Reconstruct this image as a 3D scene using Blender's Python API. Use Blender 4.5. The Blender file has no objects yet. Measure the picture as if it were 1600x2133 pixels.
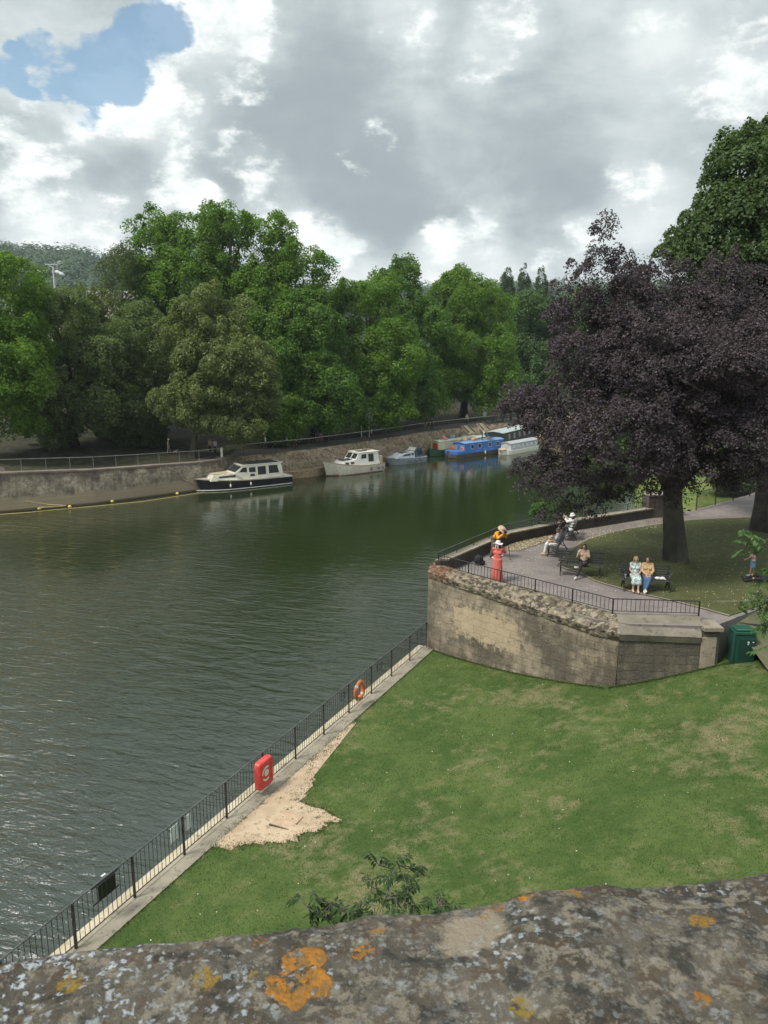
import bpy, math, random
import numpy as np
from mathutils import Vector, Matrix, noise as mnoise

# ------------------------------------------------------------------ camera, sky, sun, exposure
S = bpy.context.scene
TH = math.radians(12); FPX = 1600.0; CZ = 14.7
cam_d = bpy.data.cameras.new("camera"); cam = bpy.data.objects.new("camera", cam_d)
S.collection.objects.link(cam); S.camera = cam
cam.location = (0, 0, CZ); cam.rotation_euler = (math.radians(90) - TH, 0, 0)
cam_d.sensor_fit = 'HORIZONTAL'; cam_d.sensor_width = 36; cam_d.lens = 36
cam_d.clip_start = 0.05; cam_d.clip_end = 9000
cam_d.dof.use_dof = True; cam_d.dof.focus_distance = 40; cam_d.dof.aperture_fstop = 36

S.view_settings.view_transform = 'Standard'; S.view_settings.look = 'None'
S.view_settings.gamma = 1; S.view_settings.exposure = 0.88
S.cycles.max_bounces = 8; S.cycles.transparent_max_bounces = 8; S.cycles.diffuse_bounces = 5
S.cycles.glossy_bounces = 3; S.cycles.transmission_bounces = 4

SUN_EL, SUN_AZ = math.radians(56), math.radians(-122)   # azimuth from +Y towards +X
sun_d = bpy.data.lights.new("sun", 'SUN'); sun = bpy.data.objects.new("sun", sun_d)
S.collection.objects.link(sun)
sun_d.energy = 2.4; sun_d.angle = math.radians(14); sun_d.color = (1.0, 0.95, 0.87)
sdir = Vector((math.sin(SUN_AZ) * math.cos(SUN_EL), math.cos(SUN_AZ) * math.cos(SUN_EL), math.sin(SUN_EL)))
sun.rotation_euler = sdir.to_track_quat('Z', 'Y').to_euler()


def ray(px, py):
    u = (px - 800) / FPX; v = (py - 1066.5) / FPX
    return Vector((u, math.cos(TH) - v * math.sin(TH), -math.sin(TH) - v * math.cos(TH)))


def G(px, py, z):                      # point of the photograph on the level z
    r = ray(px, py); t = (z - CZ) / r.z
    return Vector((r.x * t, r.y * t, z))


def at(px, py, Y):                     # point of the photograph at distance Y
    r = ray(px, py); t = Y / r.y
    return Vector((r.x * t, Y, CZ + r.z * t))


# node helper
class NT:
    def __init__(s, tree):
        s.t = tree; s.n = tree.nodes; s.l = tree.links; s.n.clear()

    def N(s, typ, ins=None, **kw):
        n = s.n.new(typ)
        for k, v in kw.items(): setattr(n, k, v)
        for k, v in (ins or {}).items(): s.put(n.inputs[k], v)
        return n

    def put(s, sock, v):
        if isinstance(v, bpy.types.NodeSocket): s.l.new(v, sock)
        elif isinstance(v, bpy.types.Node): s.l.new(v.outputs[0], sock)
        else:
            if sock.type == 'RGBA' and hasattr(v, '__len__') and len(v) == 3: v = (*v, 1)
            sock.default_value = v

    def M(s, op, a, b=0.0, c=0.0, clamp=False):
        n = s.n.new('ShaderNodeMath'); n.operation = op; n.use_clamp = clamp
        s.put(n.inputs[0], a); s.put(n.inputs[1], b); s.put(n.inputs[2], c); return n.outputs[0]

    def V(s, op, a, b=(0, 0, 0), sc=None):
        n = s.n.new('ShaderNodeVectorMath'); n.operation = op
        s.put(n.inputs[0], a); s.put(n.inputs[1], b)
        if sc is not None: s.put(n.inputs[3], sc)
        return n.outputs['Value'] if op in ('DOT_PRODUCT', 'LENGTH', 'DISTANCE') else n.outputs[0]

    def noise(s, vec, scale, detail=4, rough=0.5, dist=0.0, out=0):
        n = s.n.new('ShaderNodeTexNoise'); s.put(n.inputs['Vector'], vec)
        n.inputs['Scale'].default_value = scale; n.inputs['Detail'].default_value = detail
        n.inputs['Roughness'].default_value = rough; n.inputs['Distortion'].default_value = dist
        return n.outputs[out]

    def vor(s, vec, scale, feature='F1', out=0, rnd=1.0):
        n = s.n.new('ShaderNodeTexVoronoi'); n.feature = feature; s.put(n.inputs['Vector'], vec)
        n.inputs['Scale'].default_value = scale; n.inputs['Randomness'].default_value = rnd
        return n.outputs[out]

    def map(s, v, a, b, c=0.0, d=1.0, smooth=True):
        n = s.n.new('ShaderNodeMapRange'); n.interpolation_type = 'SMOOTHSTEP' if smooth else 'LINEAR'
        s.put(n.inputs[0], v); s.put(n.inputs[1], a); s.put(n.inputs[2], b); s.put(n.inputs[3], c); s.put(n.inputs[4], d)
        return n.outputs[0]

    def mix(s, f, a, b, mode='MIX'):
        n = s.n.new('ShaderNodeMix'); n.data_type = 'RGBA'; n.blend_type = mode
        s.put(n.inputs[0], f); s.put(n.inputs[6], a); s.put(n.inputs[7], b); return n.outputs[2]

    def scale(s, vec, sx, sy, sz):
        return s.V('MULTIPLY', vec, (sx, sy, sz))


# world: Nishita sky behind procedural cloud banks placed by direction
W = bpy.data.worlds.new("World"); S.world = W; W.use_nodes = True
w = NT(W.node_tree)
sky = w.N('ShaderNodeTexSky'); sky.sky_type = 'NISHITA'; sky.sun_disc = False
sky.sun_elevation = SUN_EL; sky.sun_rotation = SUN_AZ; sky.air_density = 1.0; sky.dust_density = 0.6; sky.ozone_density = 1.5
tc = w.N('ShaderNodeTexCoord'); D = tc.outputs['Generated']
Dn = w.V('NORMALIZE', D)
wq = w.scale(Dn, 1, 1, 1.75)
warp = w.V('SUBTRACT', w.noise(wq, 5.0, 6, 0.55, 0, 1), (0.5, 0.5, 0.5))
warp2 = w.V('SUBTRACT', w.noise(wq, 19.0, 5, 0.6, 0, 1), (0.5, 0.5, 0.5))
Dw = w.V('NORMALIZE', w.V('ADD', w.V('ADD', Dn, w.V('SCALE', warp, sc=0.16)), w.V('SCALE', warp2, sc=0.05)))


def blob(vec, px, py, rad_px, soft=0.0):
    c = ray(px, py).normalized(); a = math.atan(rad_px / FPX)
    return w.map(w.V('DOT_PRODUCT', vec, tuple(c)), math.cos(a), math.cos(a * soft))


def total(items, vec):
    acc = None
    for (px, py, r, k) in items:
        b = w.M('MULTIPLY', blob(vec, px, py, r), k)
        acc = b if acc is None else w.M('ADD', acc, b)
    return acc


n_big = w.noise(wq, 4.6, 10, 0.62, 0.25)
n_mid = w.noise(w.V('ADD', wq, (3.1, 1.7, 0.4)), 11.0, 9, 0.64, 0.15)
n_fin = w.noise(w.V('ADD', wq, (9.1, 4.7, 2.4)), 34.0, 7, 0.62)
# puffs: rounded cauliflower edges from a smooth cell pattern, warped
puff = w.M('SUBTRACT', 0.55, w.vor(w.V('ADD', wq, w.V('SCALE', warp, sc=.25)), 13.0, 'SMOOTH_F1'))
lum = w.M('ADD', w.M('MULTIPLY', w.M('SUBTRACT', n_big, 0.5), 1.7), w.M('ADD', w.M('MULTIPLY', w.M('SUBTRACT', n_mid, 0.5), .6), w.map(w.N('ShaderNodeSeparateXYZ', {0: Dn}).outputs[2], .22, .0, 0, .30)))
darks = [(640, 200, 260, -0.30), (900, 290, 300, -0.22), (790, 415, 150, -0.42), (600, 300, 150, -0.12), (1150, 230, 220, -0.15),
         (110, 330, 120, -0.25), (850, 490, 90, -0.20), (1180, 400, 150, -0.22), (480, 400, 80, -0.1), (230, 390, 90, -.2), (1120, 480, 90, -.15)]
lights = [(560, 370, 70, .5), (680, 500, 80, .5), (420, 430, 70, .5), (1010, 420, 60, .35), (200, 260, 80, .4), (1200, 520, 80, .35), (900, 470, 50, .4), (1560, 150, 110, .5), (1380, 60, 80, .4), (440, 70, 150, 0.80), (60, 235, 130, 0.65), (260, 180, 100, 0.75), (340, 260, 90, 0.45), (860, 50, 80, 0.62), (1060, 60, 90, 0.65), (560, 40, 80, .3),
          (1000, 150, 60, 0.4), (490, 310, 60, 0.65), (370, 400, 80, 0.65), (1330, 430, 100, 0.6), (960, 540, 130, 0.62), (610, 470, 70, 0.5), (60, 440, 90, .4),
          (760, 330, 90, 0.38), (1500, 290, 150, 0.22), (1500, 60, 180, 0.18), (150, 490, 150, 0.5), (1080, 545, 90, 0.4), (720, 560, 110, 0.55), (1250, 330, 90, .2)]
Dp = w.V('NORMALIZE', w.V('ADD', w.V('ADD', Dn, w.V('SCALE', warp, sc=0.07)), w.V('SCALE', warp2, sc=0.035)))
L_ = total(lights, Dp)
base = w.map(w.M('ADD', lum, w.M('ADD', total(darks, Dw), w.M('MULTIPLY', L_, .50))), -.62, .75, 0, 1, False)
cr = w.N('ShaderNodeValToRGB', {0: base}); cr.color_ramp.interpolation = 'B_SPLINE'
for i, (p, c) in enumerate([(0.0, (.36, .405, .43)), (0.25, (.40, .447, .468)), (0.5, (.58, .625, .635)), (0.75, (.76, .79, .79)), (1.0, (.93, .94, .93))]):
    e = cr.color_ramp.elements[i] if i < 2 else cr.color_ramp.elements.new(p)
    e.position = p; e.color = (*c, 1)
cum = w.M('ADD', L_, w.M('ADD', w.M('MULTIPLY', w.M('SUBTRACT', n_mid, 0.5), 2.4), w.M('ADD', w.M('MULTIPLY', w.M('SUBTRACT', n_fin, 0.5), 1.1), w.M('MULTIPLY', w.M('SUBTRACT', puff, .25), 1.0))))
cum = w.M('MULTIPLY', w.map(cum, 0.30, 0.84), w.map(L_, .0, .30))
shade = w.map(w.M('ADD', n_mid, w.M('MULTIPLY', n_fin, .5)), .55, .95)
cloudc = w.mix(w.M('MULTIPLY', cum, .9), cr.outputs[0], w.mix(shade, (.86, .88, .88), (1.12, 1.11, 1.08)))
gap = w.M('ADD', total([(275, 50, 75, .9), (205, 120, 68, .95), (85, 130, 62, 0.85), (335, 0, 60, .7), (165, 185, 50, .6), (15, 150, 60, .85), (690, 525, 30, 0.6)], Dw),
          w.M('ADD', w.M('MULTIPLY', w.M('SUBTRACT', n_mid, 0.5), 2.0), w.M('MULTIPLY', w.M('SUBTRACT', n_fin, 0.5), .9)))
gap = w.M('MULTIPLY', w.map(gap, 0.34, 0.85), .86)
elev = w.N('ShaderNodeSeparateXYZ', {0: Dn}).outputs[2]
cloud10 = w.V('MULTIPLY', w.V('SCALE', w.V('SCALE', cloudc, sc=5.85), sc=w.map(elev, .38, .62, 1.0, 1.95)), (.965, 1.0, 1.005))  # clouds high above the view brightened to add water reflections and fill light
blue = w.V('MULTIPLY', sky.outputs[0], (0.82, 0.90, 0.82))
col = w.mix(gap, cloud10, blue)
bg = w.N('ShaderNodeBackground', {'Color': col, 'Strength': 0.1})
w.N('ShaderNodeOutputWorld', {'Surface': bg.outputs[0]})
W.cycles.sampling_method = 'MANUAL'; W.cycles.sample_map_resolution = 512


# ------------------------------------------------------------------ materials
def mat(name, color=(.5, .5, .5), rough=0.6, metal=0.0, spec=0.5):
    m = bpy.data.materials.new(name); m.use_nodes = True; t = NT(m.node_tree)
    b = t.N('ShaderNodeBsdfPrincipled', {'Base Color': color, 'Roughness': rough, 'Metallic': metal, 'Specular IOR Level': spec})
    t.N('ShaderNodeOutputMaterial', {'Surface': b.outputs[0]})
    m['b'] = b.name
    return m, t, b


def varied(name, c1, c2, scale=6.0, rough=0.6, metal=0.0, bump=0.0, bscale=40, c3=None, coord='Object', detail=6):
    m, t, b = mat(name, c1, rough, metal)
    tc = t.N('ShaderNodeTexCoord').outputs[coord]
    f = t.map(t.noise(tc, scale, detail, 0.62), 0.36, 0.64)
    col = t.mix(f, c1, c2)
    if c3 is not None:
        col = t.mix(t.map(t.noise(tc, scale * 3.3, 4, 0.6), 0.56, 0.66), col, c3)
    t.put(b.inputs['Base Color'], col)
    if bump:
        bn = t.N('ShaderNodeBump', {'Height': t.noise(tc, bscale, 5, 0.6), 'Strength': 1.0, 'Distance': bump})
        t.put(b.inputs['Normal'], bn.outputs[0])
    return m


def plain(name, c, rough=0.5, metal=0.0, d=0.12):
    c2 = tuple(x * (1 - d) for x in c)
    return varied(name, c, c2, 5.0, rough, metal)


def leafmat(name, c1, c2, c3, transl=0.3, rough=0.5, spec=0.3):
    m = bpy.data.materials.new(name); m.use_nodes = True; t = NT(m.node_tree)
    at_ = t.N('ShaderNodeAttribute', attribute_name='tint')
    sep = t.N('ShaderNodeSeparateColor', {0: at_.outputs['Color']})
    col = t.mix(sep.outputs[0], c1, c2)
    col = t.mix(t.map(sep.outputs[1], 0.72, 1.0), col, c3)
    b = t.N('ShaderNodeBsdfPrincipled', {'Base Color': col, 'Roughness': rough, 'Specular IOR Level': spec * .5})
    tr = t.N('ShaderNodeBsdfTranslucent', {'Color': t.mix(1.0, col, (1.15, 1.25, 0.55), 'MULTIPLY')})
    mx = t.N('ShaderNodeMixShader', {0: transl, 1: b.outputs[0], 2: tr.outputs[0]})
    t.N('ShaderNodeOutputMaterial', {'Surface': mx.outputs[0]})
    return m


# ------------------------------------------------------------------ mesh helpers
COL = S.collection


def link(o, parent=None):
    COL.objects.link(o)
    if parent is not None: o.parent = parent
    return o


class MB:
    def __init__(s): s.v = []; s.f = []; s.m = []; s.mi = 0

    def add(s, vs, fs):
        o = len(s.v); s.v.extend([tuple(v) for v in vs]); s.f.extend([tuple(i + o for i in f) for f in fs]); s.m.extend([s.mi] * len(fs)); return s

    def box(s, c, d, rz=0, M=None, tap=1.0, bev=0.0):
        x, y, z = d[0] / 2, d[1] / 2, d[2] / 2
        R = Matrix.Rotation(rz, 4, 'Z')
        b = min(bev, x * .9, y * .9, z * .9)
        if b > 0:
            vs = []; 
            for sz, rings in ((-1, ((1, b), (0, 0))), (1, ((0, 0), (1, b)))):
                for (ins, q) in rings:
                    k = b if ins else 0
                    zz = sz * (z - (0 if ins else b))
                    t = tap if sz > 0 else 1
                    X, Y = (x - k) * t, (y - k) * t
                    vs += [(-X, -Y, zz), (X, -Y, zz), (X, Y, zz), (-X, Y, zz)]
            fs = [(3, 2, 1, 0), (12, 13, 14, 15)]
            for r in range(3):
                for i in range(4):
                    j = (i + 1) % 4; fs.append((r * 4 + i, r * 4 + j, r * 4 + 4 + j, r * 4 + 4 + i))
        else:
            vs = [(-x, -y, -z), (x, -y, -z), (x, y, -z), (-x, y, -z), (-x * tap, -y * tap, z), (x * tap, -y * tap, z), (x * tap, y * tap, z), (-x * tap, y * tap, z)]
            fs = [(3, 2, 1, 0), (4, 5, 6, 7), (0, 1, 5, 4), (1, 2, 6, 5), (2, 3, 7, 6), (3, 0, 4, 7)]
        out = []
        for v in vs:
            p = R @ Vector(v)
            p = p + Vector(c)
            if M is not None: p = M @ p
            out.append(p)
        return s.add(out, fs)

    def bar(s, a, b, r, n=6, r2=None, cap=True, M=None):
        return s.tube([a, b], [r, r if r2 is None else r2], n, cap, M)

    def tube(s, pts, rad, n=8, cap=True, M=None):
        pts = [Vector(p) for p in pts]
        if not hasattr(rad, '__len__'): rad = [rad] * len(pts)
        vs = []; up = None
        for i, p in enumerate(pts):
            t = (pts[min(i + 1, len(pts) - 1)] - pts[max(i - 1, 0)])
            if t.length < 1e-9: t = Vector((0, 0, 1))
            t.normalize()
            if up is None:
                up = Vector((0, 0, 1)) if abs(t.z) < .9 else Vector((1, 0, 0))
            a = t.cross(up)
            if a.length < 1e-6: a = t.cross(Vector((0, 1, 0)))
            a.normalize(); b2 = a.cross(t).normalized(); up = b2
            for k in range(n):
                an = 2 * math.pi * (k + .5) / n
                vs.append(p + (a * math.cos(an) + b2 * math.sin(an)) * rad[i])
        fs = []
        for i in range(len(pts) - 1):
            for k in range(n):
                k2 = (k + 1) % n; fs.append((i * n + k, i * n + k2, (i + 1) * n + k2, (i + 1) * n + k))
        if cap:
            fs.append(tuple(range(n))); fs.append(tuple((len(pts) - 1) * n + k for k in reversed(range(n))))
        if M is not None: vs = [M @ v for v in vs]
        return s.add(vs, fs)

    def lathe(s, prof, n=16, c=(0, 0, 0), M=None, sx=1, sy=1):
        vs = []; c = Vector(c)
        for (r, z) in prof:
            for k in range(n):
                a = 2 * math.pi * k / n; p = Vector((r * math.cos(a) * sx, r * math.sin(a) * sy, z)) + c
                vs.append(M @ p if M is not None else p)
        fs = []
        for i in range(len(prof) - 1):
            for k in range(n):
                k2 = (k + 1) % n; fs.append((i * n + k, i * n + k2, (i + 1) * n + k2, (i + 1) * n + k))
        fs.append(tuple(reversed(range(n)))); fs.append(tuple((len(prof) - 1) * n + k for k in range(n)))
        return s.add(vs, fs)

    def torus(s, c, R, r, M=None, n=28, m=10, a0=0, a1=2 * math.pi):
        full = abs(a1 - a0 - 2 * math.pi) < 1e-6; nn = n if full else n + 1; vs = []; c = Vector(c)
        for i in range(nn):
            a = a0 + (a1 - a0) * i / n
            for k in range(m):
                b = 2 * math.pi * k / m; q = R + r * math.cos(b)
                p = Vector((q * math.cos(a), q * math.sin(a), r * math.sin(b)))
                p = (M @ p if M is not None else p) + c; vs.append(p)
        fs = []
        for i in range(n):
            i2 = (i + 1) % nn
            for k in range(m):
                k2 = (k + 1) % m; fs.append((i * m + k, i2 * m + k, i2 * m + k2, i * m + k2))
        return s.add(vs, fs)

    def prism(s, poly, z0, z1):          # poly: xy outline; z0,z1 numbers or per-vertex lists
        n = len(poly)
        if not hasattr(z0, '__len__'): z0 = [z0] * n
        if not hasattr(z1, '__len__'): z1 = [z1] * n
        vs = [(p[0], p[1], z0[i]) for i, p in enumerate(poly)] + [(p[0], p[1], z1[i]) for i, p in enumerate(poly)]
        fs = [tuple(reversed(range(n))), tuple(range(n, 2 * n))] + [(i, (i + 1) % n, n + (i + 1) % n, n + i) for i in range(n)]
        return s.add(vs, fs)

    def loft(s, rings, close=True, caps=True):
        n = len(rings[0]); vs = [p for r in rings for p in r]; fs = []
        for i in range(len(rings) - 1):
            for k in range(n if close else n - 1):
                k2 = (k + 1) % n; fs.append((i * n + k, (i + 1) * n + k, (i + 1) * n + k2, i * n + k2))
        if caps:
            fs.append(tuple(range(n))); fs.append(tuple((len(rings) - 1) * n + k for k in reversed(range(n))))
        return s.add(vs, fs)

    def ball(s, c, r, n=10, m=7, M=None):
        if not hasattr(r, '__len__'): r = (r, r, r)
        prof = [(math.sin(math.pi * i / m), -math.cos(math.pi * i / m)) for i in range(m + 1)]
        vs = []
        for (q, z) in prof:
            q = max(q, 0.001)
            for k in range(n):
                a = 2 * math.pi * k / n; p = Vector((q * math.cos(a) * r[0], q * math.sin(a) * r[1], z * r[2]))
                p = (M @ p if M is not None else p) + Vector(c); vs.append(p)
        fs = []
        for i in range(m):
            for k in range(n):
                k2 = (k + 1) % n; fs.append((i * n + k, i * n + k2, (i + 1) * n + k2, (i + 1) * n + k))
        return s.add(vs, fs)

    def mesh(s, name):
        me = bpy.data.meshes.new(name); me.from_pydata([tuple(v) for v in s.v], [], s.f); me.update(); return me

    def build(s, name, mats, parent=None, smooth=False, recalc=True):
        me = s.mesh(name)
        if not isinstance(mats, (list, tuple)): mats = [mats]
        for m in mats: me.materials.append(m)
        me.polygons.foreach_set('material_index', s.m)
        if recalc:
            import bmesh
            bm = bmesh.new(); bm.from_mesh(me); bmesh.ops.recalc_face_normals(bm, faces=bm.faces); bm.to_mesh(me); bm.free()
        if smooth:
            me.polygons.foreach_set('use_smooth', [True] * len(me.polygons))
            try: me.set_sharp_from_angle(angle=math.radians(42))
            except Exception: pass
        o = bpy.data.objects.new(name, me); return link(o, parent)


def tag(o, label=None, cat=None, group=None, kind=None):
    if label: o['label'] = label
    if cat: o['category'] = cat
    if group: o['group'] = group
    if kind: o['kind'] = kind
    return o


def thing(name, label, cat, loc=(0, 0, 0), rz=0.0, group=None):
    o = bpy.data.objects.new(name, None); o.empty_display_size = 0.2; link(o)
    o.location = loc; o.rotation_euler = (0, 0, rz)
    return tag(o, label, cat, group)


def struct(o): o['kind'] = 'structure'; return o


def copy_tree(o, parent=None):
    c = o.copy(); COL.objects.link(c)
    if parent is not None: c.parent = parent
    for ch in [q for q in bpy.data.objects if q.parent == o]: copy_tree(ch, c)
    return c


def quads_mesh(name, V, material, tint=None, nv=4, parent=None):
    """V: (n*nv,3) array, every nv vertices one face"""
    n = len(V) // nv
    me = bpy.data.meshes.new(name)
    me.vertices.add(n * nv); me.vertices.foreach_set('co', V.astype(np.float32).ravel())
    me.loops.add(n * nv); me.loops.foreach_set('vertex_index', np.arange(n * nv, dtype=np.int32))
    me.polygons.add(n); me.polygons.foreach_set('loop_start', np.arange(n, dtype=np.int32) * nv)
    try: me.polygons.foreach_set('loop_total', np.full(n, nv, dtype=np.int32))
    except Exception: pass
    if tint is not None:
        ca = me.color_attributes.new('tint', 'FLOAT_COLOR', 'POINT')
        full = np.ones((n * nv, 4), dtype=np.float32); full[:, :2] = np.repeat(tint, nv, axis=0)
        ca.data.foreach_set('color', full.ravel())
    me.update(); me.validate()
    for m in (material if isinstance(material, (list, tuple)) else [material]): me.materials.append(m)
    o = bpy.data.objects.new(name, me); return link(o, parent)


def grid_mesh(name, P, material, parent=None, smooth=True):
    """P: (a,b,3) array of points"""
    a, b = P.shape[:2]
    me = bpy.data.meshes.new(name)
    idx = np.arange(a * b).reshape(a, b)
    F = np.stack([idx[:-1, :-1], idx[1:, :-1], idx[1:, 1:], idx[:-1, 1:]], -1).reshape(-1, 4)
    me.from_pydata(P.reshape(-1, 3).tolist(), [], F.tolist()); me.update()
    me.materials.append(material)
    if smooth: me.polygons.foreach_set('use_smooth', [True] * len(me.polygons))
    o = bpy.data.objects.new(name, me); return link(o, parent)


def norm(a): return a / np.maximum(np.linalg.norm(a, axis=-1, keepdims=True), 1e-9)


def leaf_quads(rng, C, Nrm, L, Wd):
    n = len(C); r = rng.normal(size=(n, 3)); a = norm(np.cross(Nrm, r)); b = norm(np.cross(Nrm, a))
    L = L * rng.uniform(.7, 1.3, (n, 1)); Wd = Wd * rng.uniform(.7, 1.3, (n, 1))
    q = np.empty((n, 4, 3)); q[:, 0] = C - a * L; q[:, 1] = C + b * Wd + Nrm * (L * .12); q[:, 2] = C + a * L; q[:, 3] = C - b * Wd + Nrm * (L * .12)
    return q.reshape(-1, 3)


def crown_points(rng, lobes, n_clump, clump_r, per, bottom=0.0, fill=0.25, droop=0.0, inset=(.78, 1.03), squash=0.75, sprig=.16, sub=5, subz=.9):
    lob = np.array([l[:6] for l in lobes], float); wts = np.array([(l[6] if len(l) > 6 else 1.0) for l in lobes])
    if sub:
        new, nw = [], []
        for i, l in enumerate(lob):
            l2 = l.copy(); l2[3:6] *= .90; new.append(l2); nw.append(wts[i])
            for k in range(sub):
                d = norm(rng.normal(size=3) + np.array([0, -.25, .35])); q = rng.uniform(.28, .48); c_ = l.copy(); c_[:3] += l[3:6] * d * rng.uniform(.72, .95); c_[3:6] *= q * np.array([1.15, 1.15, subz]); new.append(c_); nw.append(wts[i] * 1.1)
        lob = np.array(new); wts = np.array(nw)
    area = (lob[:, 3] * lob[:, 4] + lob[:, 3] * lob[:, 5] + lob[:, 4] * lob[:, 5]) * wts
    cc, cd = [], []
    tries = 0
    nfill = int(n_clump * fill)
    while len(cc) < n_clump and tries < n_clump * 30:
        tries += 1
        i = rng.choice(len(lob), p=area / area.sum()); d = norm(rng.normal(size=3))
        if d[2] < -0.75 + bottom and rng.random() < .75: continue
        k = rng.uniform(*inset) if len(cc) >= nfill else rng.uniform(.35, .8)
        p = lob[i, :3] + lob[i, 3:6] * d * k
        if len(cc) >= nfill:
            q = (p - lob[:, :3]) / lob[:, 3:6]; m = (q * q).sum(1); m[i] = 9
            if m.min() < .55: continue
        cc.append(p); cd.append(norm(d / lob[i, 3:6]))
    cc = np.array(cc); cd = np.array(cd); n = len(cc)
    rad = clump_r * rng.uniform(.6, 1.35, n)
    C = np.repeat(cc, per, 0); Dn_ = np.repeat(cd, per, 0); R = np.repeat(rad, per)[:, None]
    d = norm(rng.normal(size=(n * per, 3)) + Dn_ * .75 + np.array([0, 0, .45]))
    r = R * rng.uniform(.25, 1.0, (n * per, 1)) ** .5
    off = d * r; off[:, 2] *= squash
    if droop: off[:, 2] -= droop * R[:, 0] * (np.linalg.norm(off[:, :2], axis=1) / R[:, 0]) ** 2
    up_ = (np.repeat(cd[:, 2], per) > .15) & (np.repeat(rng.random(n), per) < sprig); off[up_] *= np.array([.6, .6, 1.25]); off[up_, 2] += R[up_, 0] * .35
    pos = C + off
    nr = norm(d * .75 + rng.normal(size=(n * per, 3)) * .6 + np.array([0, 0, .35]))
    t0 = np.repeat(rng.random(n), per) * .6 + rng.random(n * per) * .4
    tint = np.stack([t0, rng.random(n * per)], 1)
    return pos, nr, tint, cc, rad


def trunk_mesh(name, base, top, r0, r1, m, parent, branches=(), seed=0, n=12, flare=1.5, wob=.15):
    rnd = random.Random(seed); mb = MB(); pts = []; rad = []
    base = Vector(base); top = Vector(top); K = 13
    ph = [rnd.uniform(0, 6) for _ in range(4)]
    for i in range(K):
        t = i / (K - 1); p = base.lerp(top, t)
        p += Vector((math.sin(t * 5 + ph[0]) * wob, math.cos(t * 4 + ph[1]) * wob, 0)) * t
        r = r0 + (r1 - r0) * t
        if i == 0: r *= flare
        if i == 1: r *= 1 + (flare - 1) * .28
        pts.append(p); rad.append(r)
    pts[0].z -= 0.2
    mb.tube(pts, rad, n)
    for k in range(len(mb.v)):
        v = Vector(mb.v[k]); i = k // n; c = pts[min(i, K - 1)]; d = v - c; an = math.atan2(d.y, d.x); low = max(0, 1 - i / 3)
        f = 1 + .10 * mnoise.noise(v * 1.3) + .10 * low * math.sin(an * 5 + ph[2]) + .04 * math.sin(an * 7 + ph[3] + i)
        mb.v[k] = tuple(c + Vector((d.x * f, d.y * f, d.z)))
    for (t, end, r) in branches:
        a = pts[0].lerp(pts[-1], 0) if t <= 0 else pts[min(K - 1, int(t * (K - 1)))]
        e = Vector(end); mid = a.lerp(e, .5) + Vector((rnd.uniform(-.3, .3), rnd.uniform(-.3, .3), (e - a).length * .10))
        mb.tube([a, a.lerp(mid, .5) + Vector((0, 0, .1)), mid, mid.lerp(e, .6), e], [r, r * .8, r * .6, r * .4, r * .12], 7)
    return mb.build(name, m, parent, smooth=True)
# ------------------------------------------------------------------ the large structure
RNG = np.random.default_rng(7)

# --- near bank layout: s along the river fence, d away from the river
F0 = Vector((-6.70, 14.38)); FD = Vector((0.442, 0.897)).normalized(); FN = Vector((FD.y, -FD.x))
LZ = 1.9


def lawn_dz(d): d = max(0.0, d); return 0.025 * d + 0.0126 * d * d if d < 12 else 0.025 * d + 0.0126 * 144 + 0.16 * (d - 12) * math.exp(-(d - 12) / 14)


def SD(s, d, z=0.0):
    p = F0 + FD * s + FN * d; return Vector((p.x, p.y, LZ + lawn_dz(d) + z))


PZ = 5.3                                   # level of the raised garden
A = Vector((1.92, 31.75)); K = Vector((7.9, 25.35)); R = Vector((11.0, 25.15)); R2 = Vector((11.62, 25.28))

# materials of the setting
def ground_grass(name, dry, c1=(.038, .070, .015), c2=(.066, .098, .026), c3=(.150, .138, .072)):
    m, t, b = mat(name, c1, 0.85, 0, 0.2)
    g = t.N('ShaderNodeNewGeometry').outputs['Position']
    big = t.noise(g, 0.42, 5, .6); mid = t.noise(g, 2.2, 6, .65); fine = t.noise(t.scale(g, 1, 1, .4), 28, 4, .7)
    col = t.mix(t.map(t.M('ADD', t.M('MULTIPLY', big, .6), t.M('MULTIPLY', mid, .4)), .40, .60), c1, c2)
    col = t.mix(t.M('MULTIPLY', t.map(t.M('ADD', t.M('MULTIPLY', t.noise(t.V('ADD', g, (7, 3, 0)), .33, 4, .6), .55), t.M('MULTIPLY', mid, .45)), .485, .64), dry), col, c3)
    col = t.mix(t.map(fine, .35, .68, 0, .55), col, t.mix(1.0, col, (1.75, 1.6, 1.5), 'MULTIPLY'))
    t.put(b.inputs['Base Color'], col)
    bn = t.N('ShaderNodeBump', {'Height': t.noise(g, 38, 4, .7), 'Strength': 1.0, 'Distance': 0.03})
    t.put(b.inputs['Normal'], bn.outputs[0])
    return m


M_lawn = ground_grass('lawn_grass', 0.85)
M_lawn2 = ground_grass('garden_grass', 0.5, (.052, .060, .022), (.068, .076, .030), (.11, .10, .055))
M_bank = ground_grass('bank_grass', 0.6, (.055, .09, .02), (.10, .13, .03), (.16, .14, .06))
M_soil = varied('bare_soil', (.055, .042, .032), (.085, .066, .05), .8, .95, bump=.05, bscale=6, coord='Object')
M_conc = varied('concrete_kerb', (.22, .19, .14), (.30, .265, .20), 1.3, .9, bump=.006, bscale=50, c3=(.15, .135, .10))
M_ledge = varied('river_ledge_stone', (.36, .31, .215), (.46, .40, .29), 2.0, .9, bump=.006, bscale=30, c3=(.25, .21, .15))
M_sand = varied('bare_sand', (.33, .245, .16), (.41, .315, .215), 1.6, .95, bump=.012, bscale=30, c3=(.26, .20, .135))
M_asph = varied('path_asphalt', (.150, .128, .120), (.195, .168, .156), 1.0, .9, bump=.004, bscale=90, c3=(.13, .11, .10))
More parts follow.
